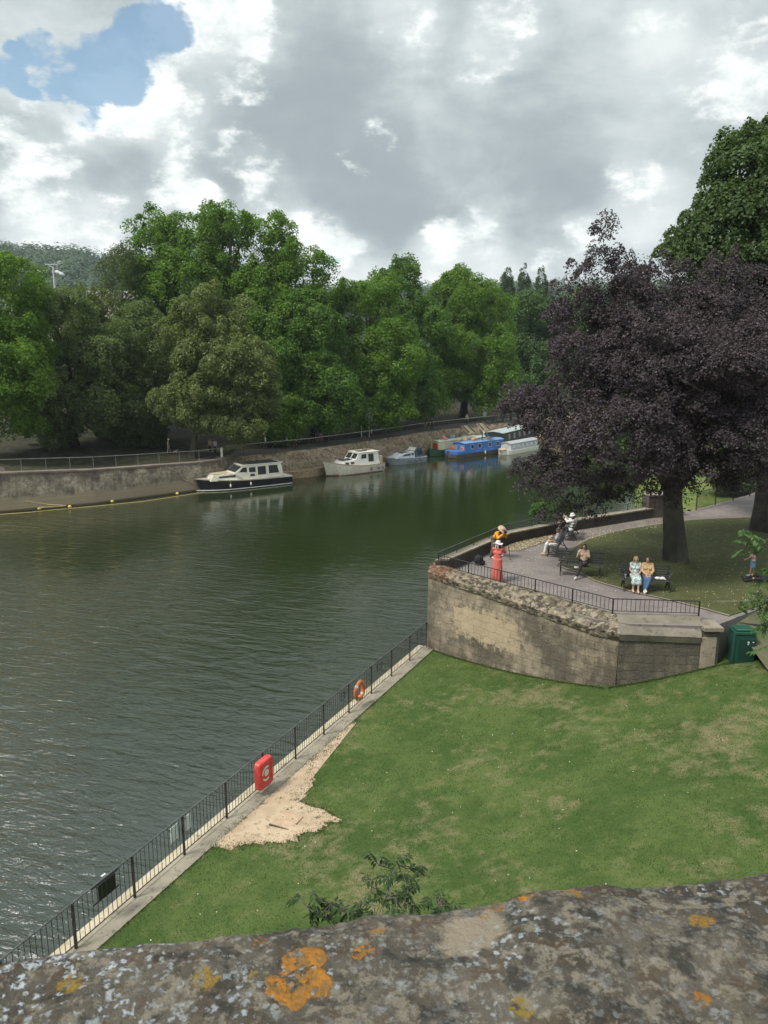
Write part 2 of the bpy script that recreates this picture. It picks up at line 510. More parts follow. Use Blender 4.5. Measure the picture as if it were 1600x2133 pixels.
M_prom = varied('promenade_gravel', (.055, .046, .040), (.08, .067, .058), .5, .9, bump=.01, bscale=20)


def stone_wall(name, axis_x, axis_y, base=(.23, .195, .14), dark=(.085, .078, .066), pale=(.42, .355, .25), bw=.62, bh=.27, darkness=.52, tan=None, streak=1.0):
    """courses of blocks with soot, lichen and scabs of fallen face; (axis) runs along the wall"""
    m, t, b = mat(name, base, .93, 0, .15)
    g = t.N('ShaderNodeNewGeometry').outputs['Position']
    u = t.V('DOT_PRODUCT', g, (axis_x, axis_y, 0)); sep = t.N('ShaderNodeSeparateXYZ', {0: g})
    uv = t.N('ShaderNodeCombineXYZ', {0: u, 1: sep.outputs[2], 2: 0.0}).outputs[0]
    uvw = t.V('ADD', uv, t.V('SCALE', t.V('SUBTRACT', t.noise(uv, 2.2, 5, .65, 0, 1), (.5, .5, .5)), sc=.22))
    br = t.N('ShaderNodeTexBrick', {'Vector': uvw, 'Color1': (.40, .40, .40, 1), 'Color2': (.72, .72, .72, 1), 'Mortar': (.30, .30, .30, 1), 'Scale': 1.0,
                                  'Mortar Size': .012, 'Mortar Smooth': .6, 'Bias': 0.0, 'Brick Width': bw, 'Row Height': bh})
    nA = t.noise(uv, .55, 6, .62); nB = t.noise(t.V('ADD', uv, (5, 9, 0)), 2.6, 8, .68); nC = t.noise(uv, 14, 6, .7)
    nS = t.noise(t.scale(uv, 1.6, .25, 1), 2.0, 6, .65)
    col = t.mix(t.map(nB, .38, .62), base, pale)
    col = t.mix(.5, col, t.mix(1.0, col, t.V('SCALE', br.outputs[0], sc=1.6), 'MULTIPLY'))
    sm = t.M('ADD', t.M('ADD', t.M('MULTIPLY', nA, .5), t.M('MULTIPLY', nS, .22 * streak)), t.M('MULTIPLY', nB, .35))
    thr = .62 - .15 * darkness
    mask = t.map(sm, thr - .06, thr + .05)
    if tan is not None:
        (tu0, tu1, tz0, tz1) = tan
        wob = t.M('ADD', t.M('MULTIPLY', t.M('SUBTRACT', nB, .5), 3.4), t.M('MULTIPLY', t.M('SUBTRACT', nC, .5), .8)); uu = t.M('ADD', u, wob); zz = t.M('ADD', sep.outputs[2], t.M('MULTIPLY', wob, .5))
        box = t.M('MULTIPLY', t.M('MULTIPLY', t.map(uu, tu0 - .3, tu0 + .3), t.map(uu, tu1 + .3, tu1 - .3)), t.M('MULTIPLY', t.map(zz, tz0 - .2, tz0 + .15), t.map(zz, tz1 + .15, tz1 - .15)))
        mask = t.M('MULTIPLY', mask, t.M('SUBTRACT', 1.0, t.M('MULTIPLY', box, .95)))
        col = t.mix(t.M('MULTIPLY', box, .8), col, t.mix(t.map(nC, .3, .7), (.36, .28, .18), (.46, .37, .25)))
    col = t.mix(t.M('MULTIPLY', mask, .8), col, t.mix(nC, tuple(q * .6 for q in dark), tuple(q * 1.7 for q in dark)))
    col = t.mix(t.map(nC, .54, .62, 0, .6), col, t.mix(nA, (.34, .31, .25), (.05, .046, .04)))
    col = t.mix(t.map(t.vor(t.V('ADD', uvw, t.V('SCALE', t.noise(uv, 6, 4, .6, 0, 1), sc=.25)), 3.3), .10, .02, 0, .7), col, (.44, .41, .34))
    t.put(b.inputs['Base Color'], col)
    h = t.M('ADD', t.M('MULTIPLY', br.outputs[1], -.35), t.M('ADD', t.M('MULTIPLY', nB, .9), t.M('MULTIPLY', nC, .35)))
    t.put(b.inputs['Normal'], t.N('ShaderNodeBump', {'Height': h, 'Strength': 1.0, 'Distance': .05}).outputs[0])
    return m


# --- far bank edge line: pixel column, water row, top-of-bank row, distance, level of the promenade
FB = [(-62, 52, -56, 52, 3.6), (-47.5, 61.5, -47.5, 61.6, 3.6)]
far = []      # (water xy, top xy, top z)
for (px, py, zt) in ((0, 1068, 3.55), (200, 1050, 3.24), (418, 1022, 2.9), (465, 1013.5, 2.9)):
    q = G(px, py, 0); far.append([Vector((q.x, q.y)), Vector((q.x - .05, q.y + .12)), zt])
NV = len(far)
for (px, py, py2, Y, zt) in ((470, 1013, 957, 84.5, 2.85), (645, 994, 937, 92, 2.85), (800, 966, 914, 102.5, 2.93), (890, 948, 900, 111, 2.98), (1090, 923, 876, 126, 3.2)):
    q = G(px, py, 0); e = at(px, py2, Y); far.append([Vector((q.x, q.y)), Vector((e.x, e.y)), zt])
far = [[Vector((-150, 10)), Vector((-150.1, 10.1)), 3.6], [Vector((-70, 48)), Vector((-70.1, 48.1)), 3.6]] + far + \
      [[Vector((34, 128)), Vector((35, 133)), 3.7], [Vector((60, 160)), Vector((62, 165)), 3.7], [Vector((110, 230)), Vector((113, 234)), 3.7], [Vector((230, 420)), Vector((233, 424)), 3.7]]
i_w0, i_w1 = 0, 2 + NV - 1               # vertical wall part
top = [Vector((e[1].x, e[1].y, e[2])) for e in far]


def far_interp(path, x):
    for a, b in zip(path, path[1:]):
        if a.x <= x <= b.x: return a.lerp(b, (x - a.x) / (b.x - a.x))
    return path[-1]


def far_top(x): return far_interp(top, x)
def far_ground(x, y):
    t = far_top(x); d = max(0, y - t.y)
    h = t.z + 1.6 * (1 - math.exp(-max(0, d - 5) / 25))
    r = min(1, max(0, (y - 300) / 520)); r = r * r * (3 - 2 * r)
    h += r * (46 + 55 * math.exp(-((x + 350) / 190) ** 2) + 6 * math.sin(x / 130) + 10 * math.sin(x / 310 + 1))
    return h


# far land: one sheet from the bank edge to the horizon
xs = []
for a, b in zip(top, top[1:]):
    n = max(2, int((b.x - a.x) / 4)); xs += [a.x + (b.x - a.x) * i / n for i in range(n)]
xs += [top[-1].x]
ys = [0, .6, 2, 4, 5.2, 7, 10, 15, 22, 32, 48, 70, 100, 150, 220, 300, 360, 420, 480, 540, 600, 660, 720, 800, 900, 1200, 2500, 5200]
Pf = np.zeros((len(xs) + 2, len(ys), 3))
for i, x in enumerate([-2600] + xs + [3200]):
    t = far_top(min(max(x, top[0].x), top[-1].x))
    for j, dy in enumerate(ys):
        k = dy / 5200; X = x + (x * 2.2) * min(1, dy / 900) * .5
        y = t.y + dy; z = far_ground(X, y) if dy > 0 else t.z
        if dy < 6: z = t.z
        Pf[i, j] = (X if dy > 6 else x, y, z)
m, t, b = mat('far_land', (.06, .09, .03), .95, 0, .1)
g = t.N('ShaderNodeNewGeometry').outputs['Position']
col = t.mix(t.map(t.noise(g, .12, 6, .6), .4, .6), (.022, .024, .014), (.034, .036, .018))
col = t.mix(t.map(t.noise(g, 1.2, 4, .6), .45, .6, 0, .6), col, (.065, .052, .038))
t.put(b.inputs['Base Color'], col)
struct(grid_mesh('far_land', Pf, m, smooth=True))
# promenade paving on it
mb = MB()
for a, b2 in zip(top, top[1:]):
    mb.add([(a.x, a.y + .05, a.z + .03), (b2.x, b2.y + .05, b2.z + .03), (b2.x - 2.2, b2.y + 4.2, b2.z + .03), (a.x - 2.2, a.y + 4.2, a.z + .03)], [(0, 1, 2, 3)])
struct(mb.build('riverside_promenade', M_prom))

# quay wall (left, vertical) with its coping
M_fwall = stone_wall('far_quay_stone', .9, .4, (.22, .18, .13), (.070, .058, .046), (.52, .45, .34), 1.3, .36, .42)
# darker weathered top band, brown foot: a second mix by height is real staining
t = NT.__new__(NT); t.t = M_fwall.node_tree; t.n = t.t.nodes; t.l = t.t.links
b = [n for n in t.n if n.type == 'BSDF_PRINCIPLED'][0]
src = b.inputs['Base Color'].links[0].from_socket
g = t.N('ShaderNodeNewGeometry').outputs['Position']; zz = t.N('ShaderNodeSeparateXYZ', {0: g}).outputs[2]
edge = t.M('ADD', zz, t.M('MULTIPLY', t.M('SUBTRACT', t.noise(t.scale(g, 1, 1, .4), .8, 5, .6), .5), 1.6))
smooth_col = t.mix(t.noise(t.scale(g, .4, .4, .2), .8, 4, .6), (.25, .20, .135), (.33, .27, .185))
c2 = t.mix(t.map(edge, 1.0, 1.5), smooth_col, src)
c2 = t.mix(t.map(edge, 2.75, 3.2, 0, .5), c2, (.10, .085, .07))
c2 = t.mix(t.map(zz, .28, .08, 0, .8), c2, (.05, .045, .03))
t.put(b.inputs['Base Color'], c2)
rings = []
wl = [e[0] for e in far[:i_w1 + 1]]; wz = [e[2] for e in far[:i_w1 + 1]]
for p, z in zip(wl, wz): rings.append([(p.x, p.y, -2), (p.x + .0, p.y + .02, z - .02), (p.x - .25, p.y + .6, z - .02), (p.x - .25, p.y + .6, -2)])
q = rings[-1]
mb = MB(); mb.loft(rings)
qw = thing('river_wall', 'long high weathered stone river wall with brown stained foot on the far bank', 'wall')
mb.build('wall_face', M_fwall, qw)
mb = MB(); rings = [[(p.x + .05, p.y - .1, z), (p.x + .05, p.y - .1, z + .16), (p.x - .3, p.y + .55, z + .17), (p.x - .3, p.y + .55, z)] for p, z in zip(wl, wz)]
mb.loft(rings); mb.build('coping', varied('coping_dark', (.13, .105, .085), (.20, .165, .13), .9, .9, bump=.02, bscale=8), qw)

# rubble slope and lower quay (right part)
sl = far[i_w1 + 1:]
M_rub, t, b = mat('rubble_slope', (.2, .16, .11), .95, 0, .1)
g = t.N('ShaderNodeNewGeometry').outputs['Position']
v = t.vor(t.scale(g, 1, 1, 1), 1.7); vc = t.vor(g, 1.7, 'F1', 1)
sepc = t.N('ShaderNodeSeparateColor', {0: vc})
col = t.mix(sepc.outputs[0], (.22, .165, .115), (.38, .30, .215)); col = t.mix(t.map(t.noise(g, 3.5, 6, .65), .5, .7), col, (.10, .08, .055))
col = t.mix(t.map(t.noise(g, .35, 4, .6), .5, .68, 0, .6), col, (.12, .11, .05))
t.put(b.inputs['Base Color'], col)
t.put(b.inputs['Normal'], t.N('ShaderNodeBump', {'Height': t.M('ADD', t.M('MULTIPLY', v, -.5), t.noise(g, 5, 6, .7)), 'Strength': 1, 'Distance': .22}).outputs[0])
rows = []
SLP = []
for (wp, tp, tz) in sl:
    n = (tp - wp); n.normalize(); SLP.append((wp, tp, tz, n))
na = 60; nb = 14; Ps = np.zeros((na * (len(sl) - 1) + 1, nb, 3))
for i in range(na * (len(sl) - 1) + 1):
    k = min(len(sl) - 2, i // na); f = (i - k * na) / na
    wp = sl[k][0].lerp(sl[k + 1][0], f); tp = sl[k][1].lerp(sl[k + 1][1], f); tz = sl[k][2] * (1 - f) + sl[k + 1][2] * f
    n = (tp - wp).normalized(); foot = wp + n * 1.5
    if (tp - wp).length < 2.4: foot = wp.lerp(tp, .45)
    for j in range(nb):
        u = j / (nb - 1); p = foot.lerp(tp, u); z = .85 + (tz + .02 - .85) * u
        d = mnoise.noise(Vector((p.x * 1.3, p.y * 1.3, z * 1.3))) * .16 * (1 if 0 < j < nb - 1 else .2)
        Ps[i, j] = (p.x + d, p.y - d, z + d * .6)
emb = thing('rubble_embankment', 'sloping bank of brown rubble stones above the moored boats', 'embankment')
emb['kind'] = 'structure'; del emb['category']; del emb['label']
grid_mesh('slope', Ps, M_rub, emb, smooth=False)
rn = random.Random(3); mb = MB()
for i in range(620):
    k = rn.randrange(len(Ps)); 
    if k > na * 4: continue
    j = rn.uniform(0, nb - 1.01); p = Vector(Ps[k, int(j)]).lerp(Vector(Ps[k, int(j) + 1]), j % 1)
    s = rn.uniform(.10, .32)
    mb.box(p + Vector((0, 0, .02)), (s * rn.uniform(.8, 1.6), s, s * rn.uniform(.5, 1)), M=None, rz=rn.uniform(0, 3), tap=.8)
mb.build('loose_stones', varied('loose_stone', (.22, .17, .12), (.36, .29, .21), 1.5, .95, c3=(.14, .11, .08)), emb)
M_quay = varied('quay_timber_stone', (.22, .155, .09), (.30, .215, .13), 1.0, .9, bump=.03, bscale=5, c3=(.11, .085, .055))
rings = []
for (wp, tp, tz) in sl:
    n = (tp - wp).normalized(); w2 = wp + n * (1.7 if (tp - wp).length > 2.4 else (tp - wp).length * .5)
    rings.append([(wp.x, wp.y, -2), (wp.x, wp.y, .86), (w2.x, w2.y, .88), (w2.x, w2.y, -2)])
mb = MB(); mb.loft(rings); struct(mb.build('lower_quay', M_quay))
# end block where the high wall meets the slope
e = far[i_w1][0]; e2 = sl[0][0]
mb = MB(); mb.box((e.x + .1, e.y + .9, 1.05), (.7, 2.4, 4.3), rz=-.3); o = mb.build('wall_pier', M_fwall)
tag(o, 'square stone pier ending the high wall behind the black hulled boat', 'pier')

# --- water: one sheet
M_water = bpy.data.materials.new('river_water'); M_water.use_nodes = True; t = NT(M_water.node_tree)
g = t.N('ShaderNodeNewGeometry').outputs['Position']
# wind roughness patches
wind = t.noise(t.scale(g, .045, .02, 1), 1.0, 4, .55)
patch = t.map(wind, .42, .62, .0, 1.0)
gs = t.scale(g, 1, 1.6, 1)
rot = t.N('ShaderNodeVectorRotate', {'Vector': g, 'Angle': .35}, rotation_type='Z_AXIS').outputs[0]
r1 = t.noise(t.scale(rot, .55, 1.5, 1), 1.0, 3, .5, .6)
r2 = t.noise(t.scale(rot, 1.5, 4.2, 1), 1.0, 4, .55, .8)
r3 = t.noise(t.scale(rot, 5, 11, 1), 1.0, 3, .6, .5)
sy = t.N('ShaderNodeSeparateXYZ', {0: g})
# calmer beneath the far bank, livelier in midstream by the near fence
near = t.map(t.M('ADD', sy.outputs[1], t.M('MULTIPLY', sy.outputs[0], .9)), 64, 22)
amp = t.M('ADD', .10, t.M('ADD', t.M('MULTIPLY', patch, .10), t.M('MULTIPLY', near, t.M('ADD', .75, t.M('MULTIPLY', patch, 1.9)))))
h = t.M('ADD', t.M('MULTIPLY', r1, .115), t.M('ADD', t.M('MULTIPLY', r2, .052), t.M('MULTIPLY', r3, .014)))
h = t.M('MULTIPLY', h, amp)
bn = t.N('ShaderNodeBump', {'Height': h, 'Strength': 1.0, 'Distance': 1.0})
murk = t.mix(t.map(t.noise(t.scale(g, .05, .03, 1), 1.0, 4, .55), .4, .6), (.014, .021, .007), (.018, .025, .010))
murk = t.mix(t.map(sy.outputs[1], 38, 14, 0, .8), murk, (.042, .052, .047))
body = t.N('ShaderNodeBsdfDiffuse', {'Color': murk})
gl = t.N('ShaderNodeBsdfGlossy', {'Color': (1, 1, 1, 1), 'Roughness': .035, 'Normal': bn.outputs[0]}, distribution='GGX')
fr = t.N('ShaderNodeFresnel', {'IOR': 1.52, 'Normal': bn.outputs[0]})
mx = t.N('ShaderNodeMixShader', {0: fr.outputs[0], 1: body.outputs[0], 2: gl.outputs[0]})
t.N('ShaderNodeOutputMaterial', {'Surface': mx.outputs[0]})
wtr = MB().add([(-400, -300, 0), (500, -300, 0), (500, 700, 0), (-400, 700, 0)], [(0, 1, 2, 3)]).build('river_water', M_water, recalc=False); struct(wtr)
gb = MB().add([(-6000, -6000, -2.2), (6000, -6000, -2.2), (6000, 9000, -2.2), (-6000, 9000, -2.2)], [(0, 1, 2, 3)]).build('ground', varied('river_bed', (.03, .035, .02), (.05, .05, .03), .05), recalc=False); struct(gb)

# --- lawn below the bridge
ss = np.concatenate([np.linspace(-16, 21.5, 90)]); ds = np.linspace(.38, 34, 100)
PL = np.zeros((len(ss), len(ds), 3))
for i, s in enumerate(ss):
    for j, d in enumerate(ds):
        p = SD(s, d); p.z += mnoise.noise(Vector((p.x * .35, p.y * .35, 0))) * .05 * min(1, d / 3); PL[i, j] = p
lawn = struct(grid_mesh('lawn', PL, M_lawn))
# kerb strip beside the fence, pale ledge on the river side, river wall below
def strip(name, d0, d1, z, th, m, s0=-16, s1=19.5):
    mb = MB(); n = 16; rings = []
    for i in range(n + 1):
        s = s0 + (s1 - s0) * i / n; a = F0 + FD * s + FN * d0; c = F0 + FD * s + FN * d1
        rings.append([(a.x, a.y, z - th), (a.x, a.y, z), (c.x, c.y, z), (c.x, c.y, z - th)])
    mb.loft(rings); return struct(mb.build(name, m))
strip('kerb_strip', -.12, .42, LZ + .035, .4, M_conc)
strip('river_ledge', -.42, -.118, LZ - .03, 4.2, M_ledge)
# joints in the kerb
# sandy worn patch with ragged edge
rn = random.Random(5)
outline = [(440, 1762), (470, 1722), (520, 1680), (575, 1628), (640, 1570), (700, 1520), (730, 1495), (738, 1500), (700, 1535), (688, 1560), (660, 1580), (655, 1612), (628, 1640), (625, 1672),
           (650, 1683), (672, 1690), (703, 1712), (690, 1728), (640, 1742), (590, 1752), (560, 1758), (520, 1764), (480, 1762)]
def lawn_z(x, y): 
    v = Vector((x, y)) - F0; return LZ + lawn_dz(v.dot(FN)) + mnoise.noise(Vector((x * .35, y * .35, 0))) * .05 * min(1, max(0, v.dot(FN)) / 3)
pts = [G(x, y, LZ + .05) for x, y in outline]; dense = []
for a, c in zip(pts, pts[1:] + pts[:1]):
    n = max(2, int((c - a).length / .05))
    for i in range(n):
        p = a.lerp(c, i / n); k = .26 * mnoise.fractal(Vector((p.x * 3, p.y * 3, 0)), .6, 2, 5)
        p = p + Vector((k, -k * .8, 0)); dense.append(p)
cen = G(600, 1690, LZ)
rings = []
for f in (1.0, .9, .75, .55, .3, .03):
    rings.append([( (q := cen.lerp(p, f)).x, q.y, lawn_z(q.x, q.y) + (.012 if f < 1 else .004) + .008 * mnoise.noise(Vector((q.x * 4, q.y * 4, 1)))) for p in dense])
mb = MB(); mb.loft(rings, caps=False)
struct(mb.build('sandy_ground', M_sand, smooth=True))
# inspection cover set in the sand
cc = G(597, 1712, LZ + .06); cc.z = lawn_z(cc.x, cc.y) + .02
ic = thing('drain_cover', 'square concrete drain cover sunk in the bare sandy patch', 'drain cover', cc, -.45)
mb = MB(); mb.box((0, 0, -.01), (.62, .62, .045), bev=.008); mb.build('cover_slab', varied('cover_concrete', (.33, .23, .15), (.42, .31, .21), 5, .9, bump=.004, bscale=60), ic)
mb = MB(); mb.box((-.0, -.345, -.008), (.66, .035, .05)); mb.box((.345, .03, -.008), (.03, .60, .05)); mb.build('cover_edge', plain('dark_gap', (.07, .05, .035), .9), ic)
for q_ in ((-.17, .08, .014), (.12, .12, .014)): MB().box(q_, (.045, .02, .008)).build('lifting_slot', plain('slot_dark', (.03, .025, .02), .9), ic)

# --- raised garden: body, top, walls
OUT = [G(1047, 1093, 6.2), G(1160, 1071, 6.2), G(1350, 1043, 6.2)]   # outer rail line of the parapet
C0 = Vector((2.2, 31.75, 0))
o1, o2, o3 = [Vector((p.x, p.y, 0)) for p in OUT]
par_line = [C0, o1, o2, o3]
bankpts = [Vector((o3.x + 1.4, o3.y + .6, 0)), G(1450, 1061, PZ), G(1560, 1030, PZ), Vector((38, 66, 0)), Vector((80, 100, 0))]
poly = [(A.x + .12, A.y + .02), (K.x - .45, K.y + .62), (K.x + .7, K.y + .12), (R.x, R.y + .12), (R2.x, R2.y + .1), (14.6, 27.6), (20, 28.5), (40, 30), (140, 40), (140, 110), (80, 100), (38, 66)]
poly += [(bankpts[2].x, bankpts[2].y), (bankpts[1].x, bankpts[1].y), (bankpts[0].x, bankpts[0].y), (o3.x, o3.y + .1), (o2.x, o2.y + .1), (o1.x, o1.y + .1), (C0.x + .1, C0.y)]
struct(MB().prism(poly, -2, PZ - .02).build('garden_terrace', M_asph))
# path surface sits on it as the same asphalt; grass sheets 2 cm above
gp = [G(x, y, PZ) for x, y in [(1160, 1176), (1178, 1157), (1200, 1137), (1225, 1123), (1262, 1112), (1310, 1101), (1385, 1090), (1440, 1083), (1500, 1080), (1640, 1075), (1900, 1062)]]
gp += [Vector((60, 60, 0)), Vector((60, 32, 0)), Vector((20, 28.7, 0)), Vector((14.7, 27.8, 0))]
gp += [G(x, y, PZ) for x, y in [(1520, 1283), (1460, 1266), (1400, 1251), (1330, 1236), (1262, 1217), (1240, 1210), (1205, 1192), (1172, 1182)]]
mb = MB(); mb.prism([(p.x, p.y) for p in gp], PZ - .015, PZ + .012); struct(mb.build('garden_lawn', M_lawn2))
M_edge = varied('grass_edging', (.19, .155, .115), (.27, .22, .165), 2, .9)
mb = MB()
egd = gp[-8:] + gp[:11]
for a, c in zip(egd, egd[1:]):
    dd = (c - a); dd.z = 0; nn = Vector((-dd.y, dd.x, 0)).normalized() * .05
    mb.add([(a.x - nn.x, a.y - nn.y, PZ + .018), (c.x - nn.x, c.y - nn.y, PZ + .018), (c.x + nn.x, c.y + nn.y, PZ + .018), (a.x + nn.x, a.y + nn.y, PZ + .018)], [(0, 1, 2, 3)])
struct(mb.build('grass_edging', M_edge))
# sloping ground right of the bin, up to the terrace
Pr = np.zeros((14, 10, 3))
for i in range(14):
    for j in range(10):
        x = 12.6 + i * 2.2; y0 = 22.5 + .12 * i; y1 = 27.9 + (28.4 - 27.9) * min(1, i / 3) + (i * .25 if i > 3 else 0)
        u = j / 9; v = Vector((x, y0)) - F0; zl = LZ + lawn_dz(v.dot(FN)) - .03; uu = u * u * (3 - 2 * u)
        Pr[i, j] = (x + (.0 if i else .0), y0 + (y1 - y0) * u, zl + (PZ + .02 - zl) * uu + .03 * mnoise.noise(Vector((x, u * 6, 0))))
struct(grid_mesh('bank_slope', Pr, varied('worn_earth', (.060, .070, .028), (.105, .092, .055), 1.2, .95, bump=.02, bscale=20, c3=(.06, .075, .03))))

# retaining wall with rough battered face
def wall_piece(name, a, c, zt_a, zt_c, m, parent, th=.45, nu=60, rough=.035, zb=1.4, seed=0.0, off=0.0):
    L = (c - a).length; d = (c - a).normalized(); n = Vector((d.y, -d.x)); nz = 16; Pg = np.zeros((nu + 1, nz + 5, 3))
    for i in range(nu + 1):
        u = i / nu; base = a + (c - a) * u; zt = zt_a + (zt_c - zt_a) * u
        for j in range(nz + 1):
            z = zb + (zt - zb) * j / nz; bt = .10 * (1 - j / nz) + off
            r = rough * mnoise.fractal(Vector((u * L * 1.6 + seed, z * 1.8, seed)), .7, 2, 4) if 0 < i < nu else 0
            p = base + n * (bt + r); Pg[i, j] = (p.x, p.y, z)
        for j in range(4):
            p = base - n * (th * (j + 1) / 4); Pg[i, nz + 1 + j] = (p.x, p.y, zt + (.0 if j < 3 else -.5))
    return grid_mesh(name, Pg, m, parent, smooth=True)
rw = thing('garden_wall', 'weathered stone retaining wall holding up the riverside garden terrace', 'wall')
ax = (K - A).normalized()
M_w1 = stone_wall('garden_wall_stone', ax.x, ax.y, (.215, .18, .132), (.056, .050, .040), (.35, .29, .205), .74, .30, .62,
                  tan=(Vector((A.x, A.y)).dot(ax) + 1.5, Vector((A.x, A.y)).dot(ax) + 4.9, 3.05, 4.35))
M_w2 = stone_wall('garden_wall_end_stone', 1, .05, (.18, .155, .115), (.060, .054, .045), (.30, .255, .185), .74, .30, .75)
K1 = K.lerp(A, .09); K2 = K.lerp(R, .10)
wall_piece('wall_face', A, K1, 5.35, 5.0, M_w1, rw, seed=1, rough=.05)
wall_piece('wall_face', K1, K2, 5.0, 5.0, M_w1, rw, nu=12, seed=1)
wall_piece('wall_face', K2, R, 5.0, 4.95, M_w2, rw, nu=26, seed=7)
rs = Vector((.93, .36))
wall_piece('wall_face', Vector((C0.x + .05, C0.y + 1.0)), A, 5.35, 5.35, M_w1, rw, nu=14, zb=-1.5, seed=3)
# pier and lower end with an inset panel
mb = MB(); e1 = R + Vector((.0, .02)); mb.box(((R.x + R2.x) / 2, R.y + .28, 4.05), (R2.x - R.x, .62, 2.26)); mb.build('end_pier', M_w2, rw)
mb = MB(); mb.box(((R.x + R2.x) / 2 + .05, R.y + .25, 5.24), (R2.x - R.x + .04, .85, .16), bev=.02); mb.build('pier_cap', varied('pier_cap', (.15, .13, .10), (.24, .205, .155), 2, .9, bump=.01, bscale=12), rw)
mb = MB(); mb.box(((R.x + R2.x) / 2 - .05, R.y - .045, 4.35), (.52, .05, 1.15), bev=.015); mb.build('inset_panel', varied('panel_stone', (.24, .205, .15), (.32, .27, .2), 2.5, .92, bump=.01, bscale=14, c3=(.14, .12, .09)), rw)

# rubble coping sloping down from the rail kerb to the wall head
M_cop, t, b = mat('rubble_coping', (.25, .2, .15), .95, 0, .1)
g = t.N('ShaderNodeNewGeometry').outputs['Position']
vc = t.N('ShaderNodeSeparateColor', {0: t.vor(g, 5.5, 'F1', 1)})
col = t.mix(vc.outputs[0], (.17, .145, .108), (.31, .26, .19)); col = t.mix(t.map(t.noise(g, 4, 6, .66), .46, .58), col, (.075, .066, .052))
col = t.mix(t.map(t.noise(g, 1.4, 4, .6), .54, .66, 0, .7), col, (.13, .12, .07)); col = t.mix(t.map(t.vor(g, 9), .16, .05, 0, .8), col, (.40, .36, .29))
red = t.M('MULTIPLY', t.map(t.V('DISTANCE', g, (2.3, 31.6, 5.55)), 1.5, .2, 0, .7), t.map(t.noise(g, 4.5, 4, .6), .40, .52))
col = t.mix(red, col, (.17, .075, .045)); t.put(b.inputs['Base Color'], col)
t.put(b.inputs['Normal'], t.N('ShaderNodeBump', {'Height': t.M('ADD', t.M('MULTIPLY', t.vor(g, 5.5), -1.2), t.noise(g, 12, 5, .65)), 'Strength': 1, 'Distance': .06}).outputs[0])
M_slab = varied('coping_slab', (.135, .12, .095), (.19, .165, .13), 1.4, .92, bump=.012, bscale=14, c3=(.10, .09, .07))
FR = [Vector((2.05, 32.0)), Vector((8.15, 25.95)), Vector((11.15, 25.72))]      # kerb line of the front railing
def coping(a, c, ia, ic, z0a, z0c, z1a, z1c, m, rough, nu, parent, name):
    Pg = np.zeros((nu + 1, 12, 3))
    for i in range(nu + 1):
        u = i / nu; o = a.lerp(c, u); inn = ia.lerp(ic, u); dn = (o - inn).normalized()
        z0 = z0a + (z0c - z0a) * u; z1 = z1a + (z1c - z1a) * u
        for j in range(12):
            if j == 0: p = o + dn * .06; z = z0 - .25
            elif j == 11: p = inn - dn * .22; z = PZ - .05
            elif j == 10: p = inn - dn * .20; z = z1
            else:
                v = (j - 1) / 8; p = (o + dn * .13).lerp(inn, v); z = z0 + (z1 - z0) * (v ** .8)
            r = rough * mnoise.fractal(Vector((p.x * 5, p.y * 5, z * 5)), .6, 2.1, 4) if j < 9 else 0
            Pg[i, j] = (p.x + dn.x * r * .6, p.y + dn.y * r * .6, z + r)
    return grid_mesh(name, Pg, m, parent, smooth=False)
Fm = FR[0].lerp(FR[1], .95); Am = A.lerp(K, .91)
coping(A, Am, FR[0], Fm, 5.35, 5.04, 5.62, 5.46, M_cop, .055, 150, rw, 'rubble_coping')
Q1 = FR[1].lerp(FR[0], .05); Q2 = FR[1].lerp(FR[2], .04)
coping(K1, K2, Q1, Q2, 5.0, 5.0, 5.45, 5.45, M_cop, .03, 24, rw, 'rubble_coping')
coping(K2, R, Q2, FR[2], 5.0, 4.95, 5.44, 5.46, M_slab, .012, 24, rw, 'coping_slab')
rn = random.Random(11); mb = MB()
for i in range(700):
    u = rn.random() ** 1.0 * .95; v = rn.random(); o = A.lerp(K, u); inn = FR[0].lerp(FR[1], u); p = o.lerp(inn, v)
    z = (5.35 + (5.0 - 5.35) * u) * (1 - v ** .8) + (5.62 - .18 * u) * v ** .8
    s = rn.uniform(.025, .075)
    mb.box((p.x, p.y, z + .005), (s * rn.uniform(1, 2), s, s * rn.uniform(.5, 1.1)), rz=rn.uniform(0, 3), tap=.75, bev=.006)
mb.build('loose_stones', M_cop, rw)

# river-side parapet of the terrace
M_par = varied('parapet_render', (.060, .050, .044), (.085, .072, .062), .9, .9, bump=.01, bscale=9, c3=(.05, .042, .036))
M_parc = varied('parapet_coping', (.20, .175, .13), (.27, .235, .175), 1.6, .9, bump=.01, bscale=10, c3=(.13, .12, .085))
pp = thing('parapet_wall', 'low dark rendered parapet with pale coping along the river edge of the terrace', 'parapet')
inn = []
for i, p in enumerate(par_line):
    nb_ = par_line[max(0, i - 1)]; na_ = par_line[min(3, i + 1)]; d = (na_ - nb_).normalized(); inn.append(p + Vector((d.y, -d.x, 0)) * .42)
inn[0] = Vector((2.75, 31.9, 0))
mb = MB(); mb.loft([[(o.x, o.y, -1.5), (o.x, o.y, 5.777), (q.x, q.y, 5.777), (q.x, q.y, 4.5)] for o, q in zip(par_line, inn)]); mb.build('parapet_body', M_par, pp)
mb = MB(); rings = []
for o, q in zip(par_line, inn):
    d = (q - o).normalized() * .04; rings.append([(o.x - d.x, o.y - d.y, 5.78), (o.x - d.x, o.y - d.y, 5.85), (q.x + d.x, q.y + d.y, 5.85), (q.x + d.x, q.y + d.y, 5.78)])
mb.loft(rings); mb.build('coping', M_parc, pp)
pe = thing('gate_pier', 'stout dark pier ending the riverside parapet behind the purple tree trunk', 'pier', (o3.x + .75, o3.y + .1, PZ), .2)
